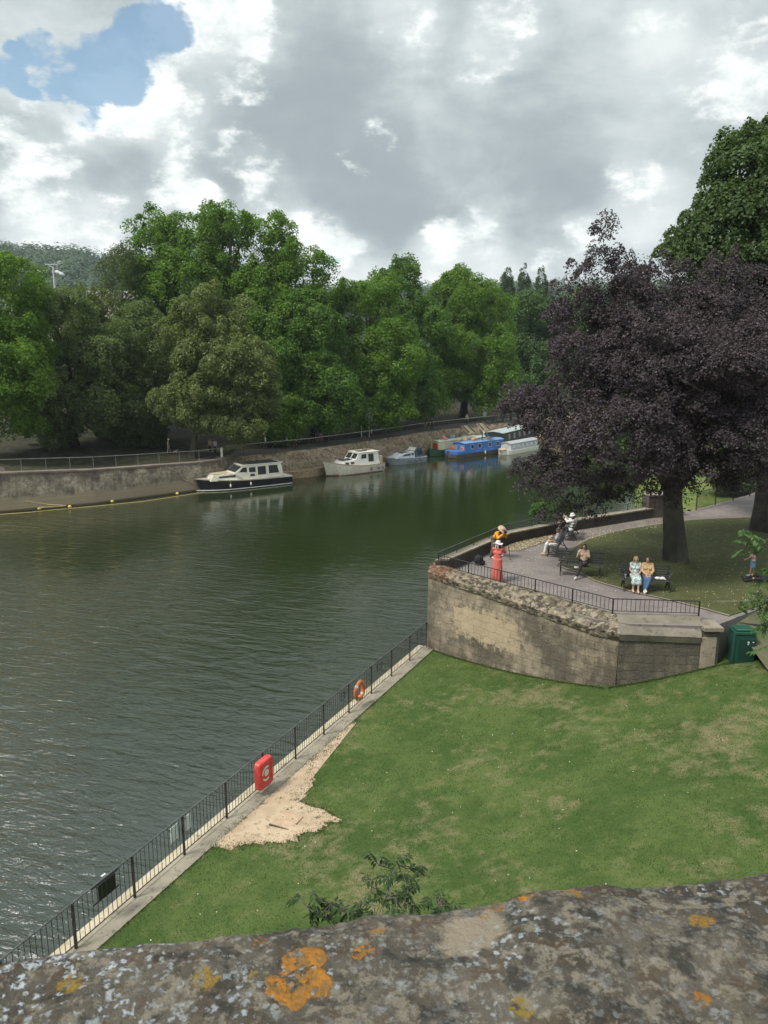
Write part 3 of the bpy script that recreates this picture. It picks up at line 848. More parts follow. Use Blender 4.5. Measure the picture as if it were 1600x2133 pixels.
mb = MB(); mb.box((0, 0, .62), (1.9, .75, 1.25), bev=.02); mb.build('pier_body', M_par, pe)
mb = MB(); mb.box((0, 0, 1.29), (2.0, .85, .10), bev=.02); mb.build('pier_cap', M_parc, pe)

# green bank beyond the terrace, right of the river
rb = [(15, 43), (17.5, 52), (21.5, 66), (27, 82), (37, 100), (60, 135), (110, 190), (230, 330)]
Pg = np.zeros((len(rb), 8, 3))
for i, (x, y) in enumerate(rb):
    for j in range(8):
        X = x + [0, .5, 2, 5, 12, 30, 80, 400][j]; z = [-1.5, .8, 1.6, 2.2, 3.0, 4.0, 5.0, 7.0][j]; Pg[i, j] = (X, y - .02 * (X - x), z)
struct(grid_mesh('grass_bank', Pg, M_bank))
# ------------------------------------------------------------------ foreground bridge parapet
def parapet():
    pt = thing('bridge_parapet', 'lichen spotted stone bridge parapet close below the viewer', 'parapet')
    fl = G(0, 1992, CZ - .46); fr = G(1600, 1805, CZ - .46)
    d = (fr - fl).normalized(); n = Vector((-d.y, d.x, 0)); mid = (fl + fr) / 2; zt = CZ - .46
    nu, nv = 420, 150; Pg = np.zeros((nu + 1, nv, 3))
    prof = []
    for j in range(nv):
        u = j / (nv - 1)
        if u < .74: prof.append((-.36 + u / .74 * .36, 0))
        elif u < .86: a = (u - .74) / .12 * math.pi / 2; prof.append((.028 * math.sin(a), -.028 * (1 - math.cos(a))))
        else: prof.append((.028 - .004, -.028 - (u - .86) / .14 * .34))
    for i in range(nu + 1):
        x = (i / nu - .5) * 2.6
        for j in range(nv):
            (y, z) = prof[j]; p = Vector((x, y * 1.0, z))
            k = Vector((x * 3.1, y * 3.1, z * 3 + 3))
            e = .016 * mnoise.fractal(k, .6, 2.0, 3) + .0045 * mnoise.fractal(k * 7, .7, 2.1, 5)
            # worn hollows along the outer edge, as in the photograph
            px_like = x
            wob = .010 * mnoise.noise(Vector((x * 5.2, 4.0, 0))) + .004 * mnoise.noise(Vector((x * 17, 1.0, 0)))
            q = mid + d * x + n * (y + wob * max(0, 1 + y * 6)); Pg[i, j] = (q.x, q.y, zt + z + e - .012 * max(0, 1 + y * 9) ** 2)
    m, t, b = mat('lichened_stone', (.1, .09, .08), .95, 0, .2)
    g = t.N('ShaderNodeNewGeometry').outputs['Position']
    gw = t.V('ADD', g, t.V('SCALE', t.V('SUBTRACT', t.noise(g, 60, 4, .6, 0, 1), (.5, .5, .5)), sc=.010))
    col = t.mix(t.map(t.noise(g, 9, 8, .68), .36, .62), (.058, .052, .042), (.150, .132, .104))
    col = t.mix(t.map(t.noise(t.V('ADD', g, (2, 5, 1)), 26, 7, .7), .50, .62, 0, .6), col, (.100, .068, .040))
    col = t.mix(t.map(t.noise(t.V('ADD', g, (8, 5, 1)), 62, 7, .74), .50, .58, 0, .85), col, (.27, .24, .185))
    col = t.mix(t.map(t.noise(t.V('ADD', g, (4, 1, 7)), 30, 7, .7), .53, .61, 0, .75), col, (.036, .038, .034))
    # pale worn stone
    pw = t.map(t.M('ADD', t.V('DISTANCE', gw, tuple(G(985, 1925, zt))), t.M('MULTIPLY', t.M('SUBTRACT', t.noise(g, 40, 5, .7), .5), .06)), .036, .024)
    col = t.mix(t.M('MULTIPLY', pw, .85), col, (.36, .30, .22))
    # small white crusts, in drifts
    drift = t.map(t.noise(g, 7, 4, .55), .42, .60)
    gw2 = t.V('ADD', g, t.V('SCALE', t.V('SUBTRACT', t.noise(g, 150, 5, .65, 0, 1), (.5, .5, .5)), sc=.014))
    v1 = t.vor(gw2, 135, 'F1', 0); v1c = t.N('ShaderNodeSeparateColor', {0: t.vor(gw2, 135, 'F1', 1)}).outputs[0]
    wsp = t.M('MULTIPLY', t.map(v1, .46, .34), t.map(v1c, .40, .44)); v2 = t.vor(gw2, 55, 'F1', 0); v2c = t.N('ShaderNodeSeparateColor', {0: t.vor(gw2, 55, 'F1', 1)}).outputs[0]
    wsp2 = t.M('MULTIPLY', t.map(v2, .40, .28), t.map(v2c, .70, .73))
    grain = t.map(t.noise(g, 230, 4, .7), .40, .50)
    wm = t.M('MULTIPLY', t.M('MULTIPLY', t.M('MAXIMUM', wsp, wsp2), t.M('ADD', .15, t.M('MULTIPLY', drift, .85))), grain)
    col = t.mix(wm, col, (.50, .54, .56))
    # orange and yellow rosettes
    v3 = t.vor(gw2, 30, 'F1', 0); v3c = t.N('ShaderNodeSeparateColor', {0: t.vor(gw2, 30, 'F1', 1)})
    om = t.M('MULTIPLY', t.map(v3, .34, .26), t.map(v3c.outputs[0], .84, .86)); om = t.M('MULTIPLY', om, t.map(t.noise(g, 130, 4, .7), .42, .52))
    col = t.mix(t.M('MULTIPLY', om, .8), col, t.mix(v3c.outputs[1], (.42, .17, .025), (.30, .22, .03)))
    big = None
    for (px, py, r) in ((632, 2000, .0195), (600, 2046, .019), (640, 2052, .019), (612, 2068, .015), (757, 1984, .009), (575, 2035, .010), (1097, 1870, .007), (1003, 1893, .006)):
        c = G(px, py, zt - .004); dd = t.map(t.M('ADD', t.V('DISTANCE', gw, tuple(c)), t.M('MULTIPLY', t.M('SUBTRACT', t.noise(g, 75, 4, .65), .5), .020)), r, r * .86)
        big = dd if big is None else t.M('MAXIMUM', big, dd)
    holes = t.map(t.noise(t.V('ADD', g, (1, 1, 1)), 62, 4, .6), .40, .47)
    big = t.M('MULTIPLY', big, holes)
    ocol = t.mix(t.map(t.noise(g, 120, 4, .6), .4, .6), (.50, .21, .03), (.30, .16, .045))
    col = t.mix(t.M('MULTIPLY', big, .95), col, ocol)
    t.put(b.inputs['Base Color'], col)
    hh = t.M('ADD', t.noise(g, 70, 8, .72), t.M('MULTIPLY', t.noise(g, 260, 4, .7), .4))
    t.put(b.inputs['Normal'], t.N('ShaderNodeBump', {'Height': t.M('ADD', hh, t.M('MULTIPLY', t.M('ADD', wm, big), .25)), 'Strength': 1, 'Distance': .012}).outputs[0])
    grid_mesh('coping', Pg, m, pt)
    # body of the parapet and bridge face below
    rz = math.atan2(d.y, d.x)
    mb = MB(); c = mid - n * .17; mb.box((c.x, c.y, zt - .66), (2.58, .34, 1.0), rz=rz); c2 = mid - n * 2.9; mb.build('parapet_body', M_w1, pt)
    br = MB(); c = mid - n * 4.2; br.box((c.x, c.y, (zt - 1.2 - 2) / 2), (60, 8.1, zt - 1.2 + 2), rz=rz); o = br.build('bridge', M_w1); struct(o)
parapet()

# ------------------------------------------------------------------ railings
M_iron = plain('black_iron', (.018, .017, .018), .45)
M_iron2 = varied('worn_iron', (.020, .018, .018), (.045, .038, .036), 8, .5)
M_railtop = varied('worn_rail_top', (.05, .055, .055), (.10, .105, .10), 6, .5)
M_galv = varied('galvanised', (.17, .175, .17), (.26, .265, .26), 3, .5, .3)


def railing(root, pts, zt, zb, gap, npanel, post_h, post_w=.045, bar_r=.009, rail=.02, mt=None, mtop=None, foot=.0, bottom=.10, top_w=None):
    """pts: ground line (Vectors with z), split into bays with posts"""
    seg = []
    for (a, c, n) in npanel:
        for i in range(n): seg.append((a.lerp(c, i / n), a.lerp(c, (i + 1) / n)))
    mt = mt or M_iron; mtop = mtop or mt
    done = set()
    for (a, c) in seg:
        mb = MB(); L = (c - a).length; k = max(2, int(round(L / gap)))
        for i in range(1, k):
            p = a.lerp(c, i / k); mb.bar((p.x, p.y, p.z + bottom), (p.x, p.y, p.z + post_h - .01), bar_r, 5)
        mb.bar((a.x, a.y, a.z + bottom), (c.x, c.y, c.z + bottom), rail * .7, 5)
        mb.build('infill_panel', mt, root)
        tr = MB(); tr.bar((a.x, a.y, a.z + post_h), (c.x, c.y, c.z + post_h), top_w or rail, 7); tr.build('top_rail', mtop, root, smooth=True)
        for p in (a, c):
            key = (round(p.x, 2), round(p.y, 2))
            if key in done: continue
            done.add(key); mb = MB(); mb.box((p.x, p.y, p.z + post_h / 2 - foot / 2), (post_w, post_w, post_h + foot), bev=.004); mb.build('post', mt, root)


rf = thing('river_railing', 'tall black iron railing beside the water along the lower lawn', 'railing')
a = SD(-5.28 - 1.76 * 2, 0); c = SD(19.36, 0); a.z = c.z = LZ + .035
railing(rf, None, 0, 0, .135, [(a, c, 16)], 1.12, .055, .0085, .02, M_iron2, M_railtop)
fr_ = thing('terrace_railing', 'low black railing on the rubble coping in front of the benches', 'railing')
k0 = Vector((2.35, 31.85, 5.50)); k1 = Vector((8.15, 26.05, 5.46)); k2 = Vector((11.12, 25.8, 5.46))
railing(fr_, None, 0, 0, .16, [(k0, k1, 5), (k1, k2, 1)], .55, .045, .010, .020, M_iron, M_iron, foot=.1)
ir = thing('waterside_railing', 'black iron railing with pale top rail on the riverside parapet', 'railing')
pl = [Vector((p.x + .06, p.y - .06, 5.84)) for p in par_line]; pl[0] = Vector((2.33, 31.7, 5.84))
railing(ir, None, 0, 0, .17, [(pl[0], pl[1], 4), (pl[1], pl[2], 2), (pl[2], pl[3], 4)], .37, .04, .010, .020, M_iron, M_railtop, bottom=.05)
gr_ = thing('path_railing', 'dark iron railing beside the path beyond the purple tree trunk', 'railing')
b0, b1 = G(1450, 1063, PZ), G(1562, 1033, PZ)
railing(gr_, None, 0, 0, .15, [(b0, b1, 3), (b1, Vector((33, 60, PZ)), 4)], 1.1, .05, .011, .02, M_iron2, M_iron2)

# far promenade railings
M_dk = plain('promenade_iron', (.05, .048, .045), .6)
lr = thing('promenade_railing', 'pale galvanised railing on top of the high river wall', 'railing')
wt = [Vector((p.x - .05, p.y + .25, z + .16)) for p, z in zip(wl, wz)][1:]
pn = []
for a, c in zip(wt, wt[1:]):
    n = max(1, int((c - a).length / 1.9)); pn.append((a, c, n))
for (a, c, n) in pn:
    for i in range(n):
        p = a.lerp(c, i / n); q = a.lerp(c, (i + 1) / n)
        mb = MB(); mb.bar(p, (p.x, p.y, p.z + 1.15), .020, 6); mb.build('post', M_galv, lr)
        mb = MB(); mb.bar((p.x, p.y, p.z + 1.15), (q.x, q.y, q.z + 1.15), .026, 6); mb.build('top_rail', M_galv, lr)
p = wt[-1]; mb = MB(); mb.box((p.x, p.y, p.z + .5), (.2, .2, 1.35)); mb.build('end_post', plain('white_post', (.6, .6, .57), .6), lr)
dr = thing('embankment_railing', 'long dark promenade railing with pale top rail above the rubble bank', 'railing')
tp = [Vector((e[1].x, e[1].y + .15, e[2])) for e in sl]
for a, c in zip(tp[:6], tp[1:7]):
    n = max(1, int((c - a).length / 2.1))
    for i in range(n):
        p = a.lerp(c, i / n); q = a.lerp(c, (i + 1) / n)
        mb = MB(); mb.bar(p, (p.x, p.y, p.z + 1.3), .035, 6); mb.build('post', M_dk, dr)
        mb = MB(); mb.bar((p.x, p.y, p.z + 1.3), (q.x, q.y, q.z + 1.3), .038, 6); mb.build('top_rail', plain('pale_handrail', (.26, .25, .21), .6) if i == 0 and a is tp[0] else bpy.data.materials['pale_handrail'], dr)
        mb = MB()
        for k in range(1, 7):
            s_ = p.lerp(q, k / 7); mb.bar(s_ + Vector((0, 0, .08)), (s_.x, s_.y, s_.z + 1.28), .007, 3, cap=False)
        mb.bar(p + Vector((0, 0, .1)), q + Vector((0, 0, .1)), .014, 4); mb.build('infill_panel', M_dk, dr)
# low timber rail on the lower quay
qr = thing('quay_rail', 'low weathered timber rail along the lower quay behind the boats', 'rail')
M_timb = varied('weathered_timber', (.20, .165, .12), (.30, .25, .19), 2, .9)
qp = [Vector(((e[0].x + e[1].x * 0) , e[0].y + .35, .87)) for e in sl][:6]
for a, c in zip(qp, qp[1:]):
    n = max(1, int((c - a).length / 2.3))
    for i in range(n):
        p = a.lerp(c, i / n); q = a.lerp(c, (i + 1) / n)
        mb = MB(); mb.box(p + Vector((0, 0, .45)), (.11, .11, .95)); mb.build('post', M_timb, qr)
        mb = MB(); mb.bar(p + Vector((0, 0, .92)), q + Vector((0, 0, .92)), .05, 4); mb.bar(p + Vector((0, 0, .5)), q + Vector((0, 0, .5)), .03, 4); mb.build('cross_rail', M_timb, qr)

# steps down the slope
for (x0, y0, x1, y1, lab) in ((968, 891, 983, 903, 'narrow steps down the rubble bank nearer the green narrowboat'), (1000, 886, 1013, 897, 'narrow steps down the rubble bank above the black boat stern')):
    T = at(x0, y0 - 2, 111.5); B = at(x1, y1 + 1, 108.2); st = thing('bank_steps', lab, 'steps', group='flights of steps on the bank')
    mb = MB()
    dv = (B - T)
    for k in range(9):
        p = T + dv * (k / 8); mb.box(p + Vector((0, 0, .08)), (1.0, .34, .16), rz=.6)
    mb.build('treads', varied('step_' + lab[-4:], (.30, .24, .17), (.38, .31, .23), 3, .9), st)
    for s_ in (-1, 1):
        mb = MB(); mb.bar(T + Vector((.42 * s_, .3 * s_, .30)), B + Vector((.42 * s_, .3 * s_, .30)), .09, 4); mb.build('side_rail', plain('step_rail', (.06, .05, .04), .8), st)

# ------------------------------------------------------------------ things on the river fence
def fence_pt(s, z, off): p = F0 + FD * s + FN * off; return Vector((p.x, p.y, LZ + .035 + z))
ang = math.atan2(FD.y, FD.x)
# find fence parameter s of a picture column at mid height
def s_of(px, py, z):
    q = G(px, py, LZ + z); return (Vector((q.x, q.y)) - F0).dot(FD)
M_org = varied('orange_float', (.62, .14, .04), (.52, .11, .03), 6, .5, c3=(.66, .2, .08))
M_ref = plain('reflective_tape', (.50, .47, .42), .4)
M_red = varied('red_housing', (.56, .055, .05), (.46, .04, .035), 3, .42, c3=(.62, .10, .085))
s = s_of(757, 1442, .62)
lb = thing('lifebuoy', 'orange ring lifebuoy with silver bands hanging on the black river railing', 'lifebuoy', fence_pt(s, .62, .10), ang)
Rr = Matrix.Rotation(math.radians(90), 3, 'X')
MB().torus((0, 0, 0), .30, .075, Rr, 32, 10).build('ring', M_org, lb, smooth=True)
for k in range(4):
    a0 = math.radians(45 + 90 * k); MB().torus((0, 0, 0), .30, .078, Rr, 4, 10, a0 - .13, a0 + .13).build('band', M_ref, lb, smooth=True)
mb = MB()
for k in range(4):
    pts = [Vector((math.cos(a) * r, -.02, math.sin(a) * r)) for a, r in [(math.radians(45 + 90 * k + q), .385 + .035 * math.sin(math.radians(q * 2))) for q in range(0, 91, 15)]]
    mb.tube(pts, .008, 5)
mb.build('grab_rope', plain('rope_pale', (.5, .4, .28), .8), lb)
s = s_of(556, 1613, .60)
hb = thing('lifebuoy_housing', 'red plastic lifebuoy housing with white ring panel on the river railing', 'lifebuoy case', fence_pt(s, .60, .15), ang)
def rrect(w_, h_, r, n=6):
    o = []
    for cx, cy, a0 in ((w_ - r, h_ - r, 0), (-w_ + r, h_ - r, 90), (-w_ + r, -h_ + r, 180), (w_ - r, -h_ + r, 270)):
        for i in range(n + 1):
            a = math.radians(a0 + 90 * i / n); o.append((cx + r * math.cos(a), cy + r * math.sin(a)))
    return o
def slab(mb, w_, h_, r, prof, y0=0):      # prof: (inset, y)
    mb.loft([[(x * (w_ - i) / w_, y, z * (h_ - i) / h_) for (x, z) in rrect(w_, h_, r)] for (i, y) in prof])
mb = MB(); slab(mb, .36, .44, .13, [(.05, .10), (.0, .07), (.0, .005)]); mb.build('back_shell', M_red, hb, smooth=True)
mb = MB(); slab(mb, .36, .44, .13, [(.0, -.002), (.0, -.06), (.02, -.10), (.055, -.125), (.11, -.13), (.135, -.105), (.15, -.10)]); mb.build('front_shell', M_red, hb, smooth=True)
M_wht = plain('white_label', (.72, .68, .60), .5)
mb = MB(); MM = Matrix.Rotation(math.radians(90), 4, 'X')
def arc(mb, r0, r1, a0, a1, y=-.108, cx=0, cz=0, n=14):
    vs = []; fs = []
    for i in range(n + 1):
        a = math.radians(a0 + (a1 - a0) * i / n)
        for r in (r0, r1):
            for yy in (y, y + .01): vs.append((cx + r * math.cos(a), yy, cz + r * math.sin(a)))
    for i in range(n):
        o = i * 4; fs += [(o, o + 2, o + 6, o + 4), (o, o + 4, o + 5, o + 1), (o + 2, o + 3, o + 7, o + 6), (o + 1, o + 5, o + 7, o + 3)]
    fs += [(0, 1, 3, 2), (n * 4, n * 4 + 2, n * 4 + 3, n * 4 + 1)]
    mb.add(vs, fs)
arc(mb, .175, .225, 60, 175); arc(mb, .175, .225, 215, 300); arc(mb, .005, .105, 0, 360, cz=.02)
mb.build('white_marking', M_wht, hb)
mb = MB()
for sx in (-1, 1): mb.box((sx * .12, .12, .30), (.03, .06, .05)); mb.box((sx * .12, .12, -.30), (.03, .06, .05))
mb.build('bracket', M_iron, hb)
s = s_of(216, 1843, .86)
bp = thing('notice_box', 'flat black metal plate fixed high on the river railing near the bridge', 'plate', fence_pt(s, .80, -.05), ang)
MB().box((0, 0, 0), (.50, .03, .40), bev=.01).build('plate', plain('black_plate', (.018, .022, .022), .35), bp)
MB().box((0, .03, -.22), (.78, .02, .035)).build('crossbar', M_iron, bp); MB().box((0, .03, .20), (.78, .02, .035)).build('crossbar', M_iron, bp)
MB().box((-.05, .02, .335), (.11, .04, .02), bev=.005).build('white_tag', plain('white_tag', (.75, .78, .78), .4), bp)
for (px, py, w_, lab) in ((358, 1735, .26, 'blank white notice board on the water side of the railing, nearer the bridge'), (378, 1708, .18, 'blank white notice board on the water side of the railing, beside the post')):
    s = s_of(px, py, .80); sg = thing('notice_board', lab, 'notice board', fence_pt(s, .78, -.045), ang, 'white notice boards on the railing')
    MB().box((0, 0, 0), (w_, .012, .42), bev=.003).build('board', plain('white_board', (.80, .83, .84), .5), sg)
    MB().box((0, .016, .16), (w_ + .10, .012, .025)).build('clamp', M_iron, sg)
for (px, py, w_, h_, lab) in ((704, 1450, .26, .26, 'small open square iron frame on the river railing left of the orange ring'), (789, 1390, .34, .26, 'small open iron frame on the river railing right of the orange ring'),
                              (874, 1322, .44, .36, 'open iron frame on the river railing beside the stone wall')):
    s = s_of(px, py, .8); fm = thing('iron_frame', lab, 'frame', fence_pt(s, .80, -.03), ang, 'open iron frames on the railing')
    mb = MB()
    for z_ in (-h_ / 2, h_ / 2): mb.box((0, 0, z_), (w_, .02, .022))
    for x_ in (-w_ / 2, w_ / 2): mb.box((x_, 0, 0), (.022, .021, h_ + .02))
    mb.build('outer_frame', M_iron, fm); MB().box((0, .004, 0), (w_ * .5, .014, .018)).build('inner_bar', M_iron, fm)

# rope with floats along the far wall, mooring rope down the wall
M_yrope = plain('yellow_rope', (.42, .33, .14), .8)
def wallpt(px, py, z): 
    q = G(px, py, z); return q
mb = MB(); pts = [G(0, 1070, .05), G(60, 1066, .05), G(120, 1060, .04), G(200, 1053, .04), G(300, 1043, .04), G(425, 1024, .04)]
pts = [p + Vector((.1, -.35, 0)) for p in pts]; mb.tube(pts, .035, 6); o = mb.build('floating_boom', M_yrope); tag(o, 'thin yellow rope floating along the foot of the far river wall', 'rope')
w0 = far[2][0]; mb = MB(); a_ = G(56, 1045, 1.15); mb.tube([G(56, 1043, 1.2) + Vector((0, -.2, 0)), G(82, 1056, .35) + Vector((0, -.3, 0)), G(135, 1053, .3) + Vector((0, -.3, 0))], .05, 6)
mb.tube([G(56, 1043, 1.2) + Vector((0, -.2, 0)), G(100, 1049, .6) + Vector((0, -.3, 0)), G(140, 1052, .35) + Vector((0, -.3, 0))], .04, 6)
o = mb.build('mooring_rope', M_yrope); tag(o, 'yellow rope looped in a triangle on the wall foot beside two floats', 'rope')
M_flt = plain('yellow_float', (.55, .42, .12), .5)
for (px, py, lab) in ((80, 1049, 'yellow float on the looped rope, upper of the pair'), (85, 1058, 'yellow float on the looped rope, lower of the pair'), (148, 1054, 'yellow float on the water right of the looped rope'),
                      (236, 1043, 'small pale float midway along the far wall'), (371, 1027, 'yellow float on the water left of the black hulled boat')):
    q = G(px, py, .15) + Vector((0, -.3, 0)); mb = MB(); mb.ball((0, 0, 0), (.17, .17, .15), 10, 7); mb.torus((0, 0, 0), .165, .015, None, 12, 5)
    o = mb.build('float', M_flt, None, smooth=True); o.location = q; tag(o, lab, 'float', 'floats along the river wall')
mb = MB(); pts = [G(*q) for q in ((354, 966, 3.0), (363, 975, 2.6), (370, 987, 2.2), (378, 999, 1.5), (392, 1010, 1.0), (406, 1013, .7))]
for i, p in enumerate(pts): p.y = far_interp([Vector((e[0].x, e[0].y, 0)) for e in far[:i_w1 + 1]], p.x).y - .12
mb.tube(pts, .035, 6); o = mb.build('mooring_rope', plain('pale_rope', (.42, .36, .28), .8)); tag(o, 'pale mooring rope hanging down the far wall to the black hulled boat', 'rope')
# ------------------------------------------------------------------ trees
M_bark = varied('grey_bark', (.060, .052, .040), (.10, .088, .068), 1.6, .95, bump=.05, bscale=7, c3=(.04, .036, .028))
M_barkd = varied('dark_bark', (.028, .024, .020), (.050, .043, .035), 1.6, .95, bump=.04, bscale=7)
L_plane = leafmat('plane_leaf', (.080, .158, .024), (.130, .220, .036), (.19, .28, .055), .48)
L_plane2 = leafmat('plane_leaf_deep', (.068, .142, .028), (.108, .192, .038), (.155, .24, .055), .45)
L_dark = leafmat('dark_leaf', (.090, .130, .052), (.130, .172, .064), (.17, .215, .08), .45)
L_olive = leafmat('lime_bract_leaf', (.105, .145, .045), (.145, .185, .058), (.27, .28, .15), .42)
L_pale = leafmat('pale_leaf', (.09, .12, .030), (.13, .16, .045), (.20, .22, .08), .3)
L_birch = leafmat('birch_leaf', (.060, .088, .030), (.085, .112, .038), (.12, .145, .05), .3)
L_blue = leafmat('bluish_leaf', (.055, .105, .032), (.078, .135, .042), (.11, .17, .06), .3)
L_pop = leafmat('poplar_leaf', (.045, .075, .030), (.060, .095, .038), (.09, .13, .05), .3)
L_beech = leafmat('copper_leaf', (.050, .039, .047), (.076, .060, .071), (.125, .102, .115), .25, .5, .2)
L_lime = leafmat('lime_leaf', (.058, .096, .036), (.084, .130, .046), (.14, .18, .085), .35)
L_bright = leafmat('ash_leaf', (.055, .115, .030), (.085, .155, .045), (.12, .20, .06), .35)
L_wood = leafmat('wood_leaf', (.042, .075, .036), (.058, .098, .046), (.075, .115, .052), .2)


def px_lobe(px, py, rx, ry, Y, ryd=None, wt=1.0):
    """lobe given by where it stands in the photograph and how far away it is"""
    c = at(px, py, Y); dep = Y * math.cos(TH) - (c.z - CZ) * math.sin(TH); k = dep / FPX
    return (c.x, c.y, c.z, rx * k, (ryd if ryd is not None else (rx + ry) / 2 * k * .9), ry * k, wt)


def tree(name, label, cat, base, lobes, n_clump, clump_r, per, leaf, lm, bm, seed, trunk_r=.4, trunk_top=None, group=None, droop=0.0, fill=.25, wl_=.62, squash=1.0, bottom=0.0, limbs=7, inset=(.78, 1.03), sub=5, sprig=.16):
    rng = np.random.default_rng(seed); base = Vector(base)
    root = thing(name, label, cat, base, 0, group)
    lob = [(l[0] - base.x, l[1] - base.y, l[2] - base.z, *l[3:]) for l in lobes]
    k_ = 1.0 if leaf < .14 else 1.45
    pos, nr, tint, cc, rad = crown_points(rng, lob, int(n_clump * 1.15), clump_r, int(per * k_), bottom, fill, droop, inset, squash, sprig, sub)
    lf = leaf / k_ ** .42; V = leaf_quads(rng, pos, nr, lf, lf * wl_)
    o = quads_mesh('crown', V, lm, tint, 4, root)
    zt = max(l[2] for l in lob); tt = Vector(trunk_top) - base if trunk_top is not None else Vector((np.mean([l[0] for l in lob]), np.mean([l[1] for l in lob]), zt))
    br = []
    pick = rng.choice(len(cc), min(limbs, len(cc)), replace=False)
    for k in pick:
        e = cc[k]; t0 = min(.9, max(.3, (e[2] - tt.length * .25) / max(1, tt.length))); br.append((t0, tuple(e), trunk_r * .35))
    trunk_mesh('trunk', (0, 0, 0), tt, trunk_r, trunk_r * .25, bm, root, br, seed)
    return root


def gz(px, py, Y): p = at(px, py, Y); return Vector((p.x, Y, far_ground(p.x, Y)))


G1 = 'trees along the far bank'
def fbase(px, Y): p = at(px, 900, Y); return Vector((p.x, Y, far_ground(p.x, Y)))
tree('plane_tree', 'bright green tree overhanging the far wall at the left edge of the view', 'tree', fbase(-40, 79),
     [px_lobe(-30, 640, 120, 110, 79), px_lobe(-10, 740, 105, 110, 77), px_lobe(0, 845, 90, 80, 76), px_lobe(45, 790, 60, 60, 75)], 330, 1.15, 120, .17, L_plane, M_barkd, 21, .5, group=G1)
tree('dark_tree', 'dull dark green tree between the leftmost bright tree and the birch', 'tree', fbase(150, 86),
     [px_lobe(130, 700, 75, 90, 86), px_lobe(150, 800, 95, 90, 85), px_lobe(110, 860, 70, 55, 83), px_lobe(215, 840, 60, 70, 84)], 330, 1.15, 110, .17, L_dark, M_barkd, 22, .45, group=G1)
tree('yellowing_tree', 'pale olive rounded tree top behind the dark green tree', 'tree', fbase(165, 95),
     [px_lobe(165, 660, 55, 70, 95), px_lobe(185, 760, 50, 80, 95)], 130, 1.1, 90, .18, L_pale, M_barkd, 23, .35, group=G1)
tree('birch_tree', 'grey green drooping birch left of the tallest plane tree', 'tree', fbase(262, 104),
     [px_lobe(262, 580, 62, 60, 104), px_lobe(270, 670, 72, 90, 103), px_lobe(245, 740, 55, 60, 102)], 240, 1.2, 110, .16, L_birch, M_bark, 24, .3, group=G1, droop=.9, wl_=.4)
tree('plane_tree', 'tallest broad green plane tree with the highest rounded top', 'tree', fbase(470, 108),
     [px_lobe(330, 528, 72, 68, 108), px_lobe(425, 512, 90, 72, 107), px_lobe(520, 545, 95, 90, 106), px_lobe(610, 610, 68, 85, 105), px_lobe(400, 600, 110, 80, 105),
      px_lobe(560, 690, 95, 110, 103), px_lobe(565, 830, 62, 80, 98), px_lobe(590, 870, 50, 48, 95), px_lobe(540, 880, 40, 40, 94), px_lobe(350, 690, 80, 80, 104), px_lobe(470, 640, 110, 120, 108)], 800, 1.35, 120, .20, L_plane, M_bark, 25, .7, group=G1)
tree('plane_tree', 'green plane tree with low hanging boughs just right of the tallest tree', 'tree', fbase(655, 104),
     [px_lobe(655, 700, 62, 95, 102), px_lobe(650, 800, 62, 85, 99), px_lobe(690, 830, 52, 62, 98), px_lobe(640, 865, 45, 45, 97), px_lobe(700, 860, 38, 42, 98), px_lobe(600, 790, 40, 85, 97)], 380, 1.2, 120, .19, L_plane2, M_barkd, 35, .5, group=G1)
tree('dark_tree', 'shaded dark tree standing behind the trunk beside the far path', 'tree', fbase(298, 92),
     [px_lobe(300, 740, 82, 90, 92), px_lobe(290, 840, 90, 65, 90), px_lobe(230, 800, 50, 70, 90)], 330, 1.15, 110, .17, L_dark, M_barkd, 26, .45, group=G1)
tree('lime_tree', 'olive lime tree speckled with pale bracts in front of the tallest tree', 'tree', (G(408, 948, 3.0).x, 84, 3.0),
     [px_lobe(440, 700, 90, 75, 86), px_lobe(490, 780, 95, 85, 85), px_lobe(430, 830, 90, 75, 84), px_lobe(520, 850, 60, 55, 84), px_lobe(500, 885, 50, 32, 83), px_lobe(440, 880, 40, 30, 83)], 520, .95, 130, .15, L_olive, M_bark, 27, .32, trunk_top=at(440, 700, 86), group=G1)
tree('plane_tree', 'green plane tree above the white cabin cruiser', 'tree', fbase(760, 112),
     [px_lobe(750, 665, 78, 78, 112), px_lobe(765, 760, 85, 90, 110), px_lobe(790, 830, 70, 55, 107), px_lobe(730, 830, 50, 60, 106), px_lobe(775, 862, 45, 36, 104), px_lobe(830, 862, 40, 34, 106)], 430, 1.3, 115, .20, L_plane, M_barkd, 28, .6, group=G1)
tree('plane_tree', 'duller plane tree with a ragged top behind its two brighter neighbours', 'tree', fbase(850, 124),
     [px_lobe(830, 630, 62, 72, 124), px_lobe(865, 710, 62, 90, 122), px_lobe(855, 800, 60, 70, 116), px_lobe(880, 838, 32, 36, 114)], 330, 1.35, 105, .21, L_dark if False else L_plane2, M_barkd, 29, .55, group=G1)
tree('plane_tree', 'bright green plane tree above the blue narrowboat', 'tree', fbase(965, 130),
     [px_lobe(950, 645, 66, 66, 130), px_lobe(1020, 660, 52, 68, 130), px_lobe(965, 740, 70, 75, 127), px_lobe(1030, 755, 48, 70, 126), px_lobe(940, 800, 42, 45, 123), px_lobe(1035, 812, 40, 42, 124), px_lobe(915, 835, 24, 24, 118)], 460, 1.35, 110, .21, L_plane, M_barkd, 30, .6, group=G1)
tree('round_tree', 'rounded bluish green tree below the poplars', 'tree', fbase(1110, 160),
     [px_lobe(1115, 710, 62, 82, 160), px_lobe(1120, 790, 60, 60, 158)], 260, 1.6, 95, .26, L_blue, M_barkd, 31, .5, group=G1)
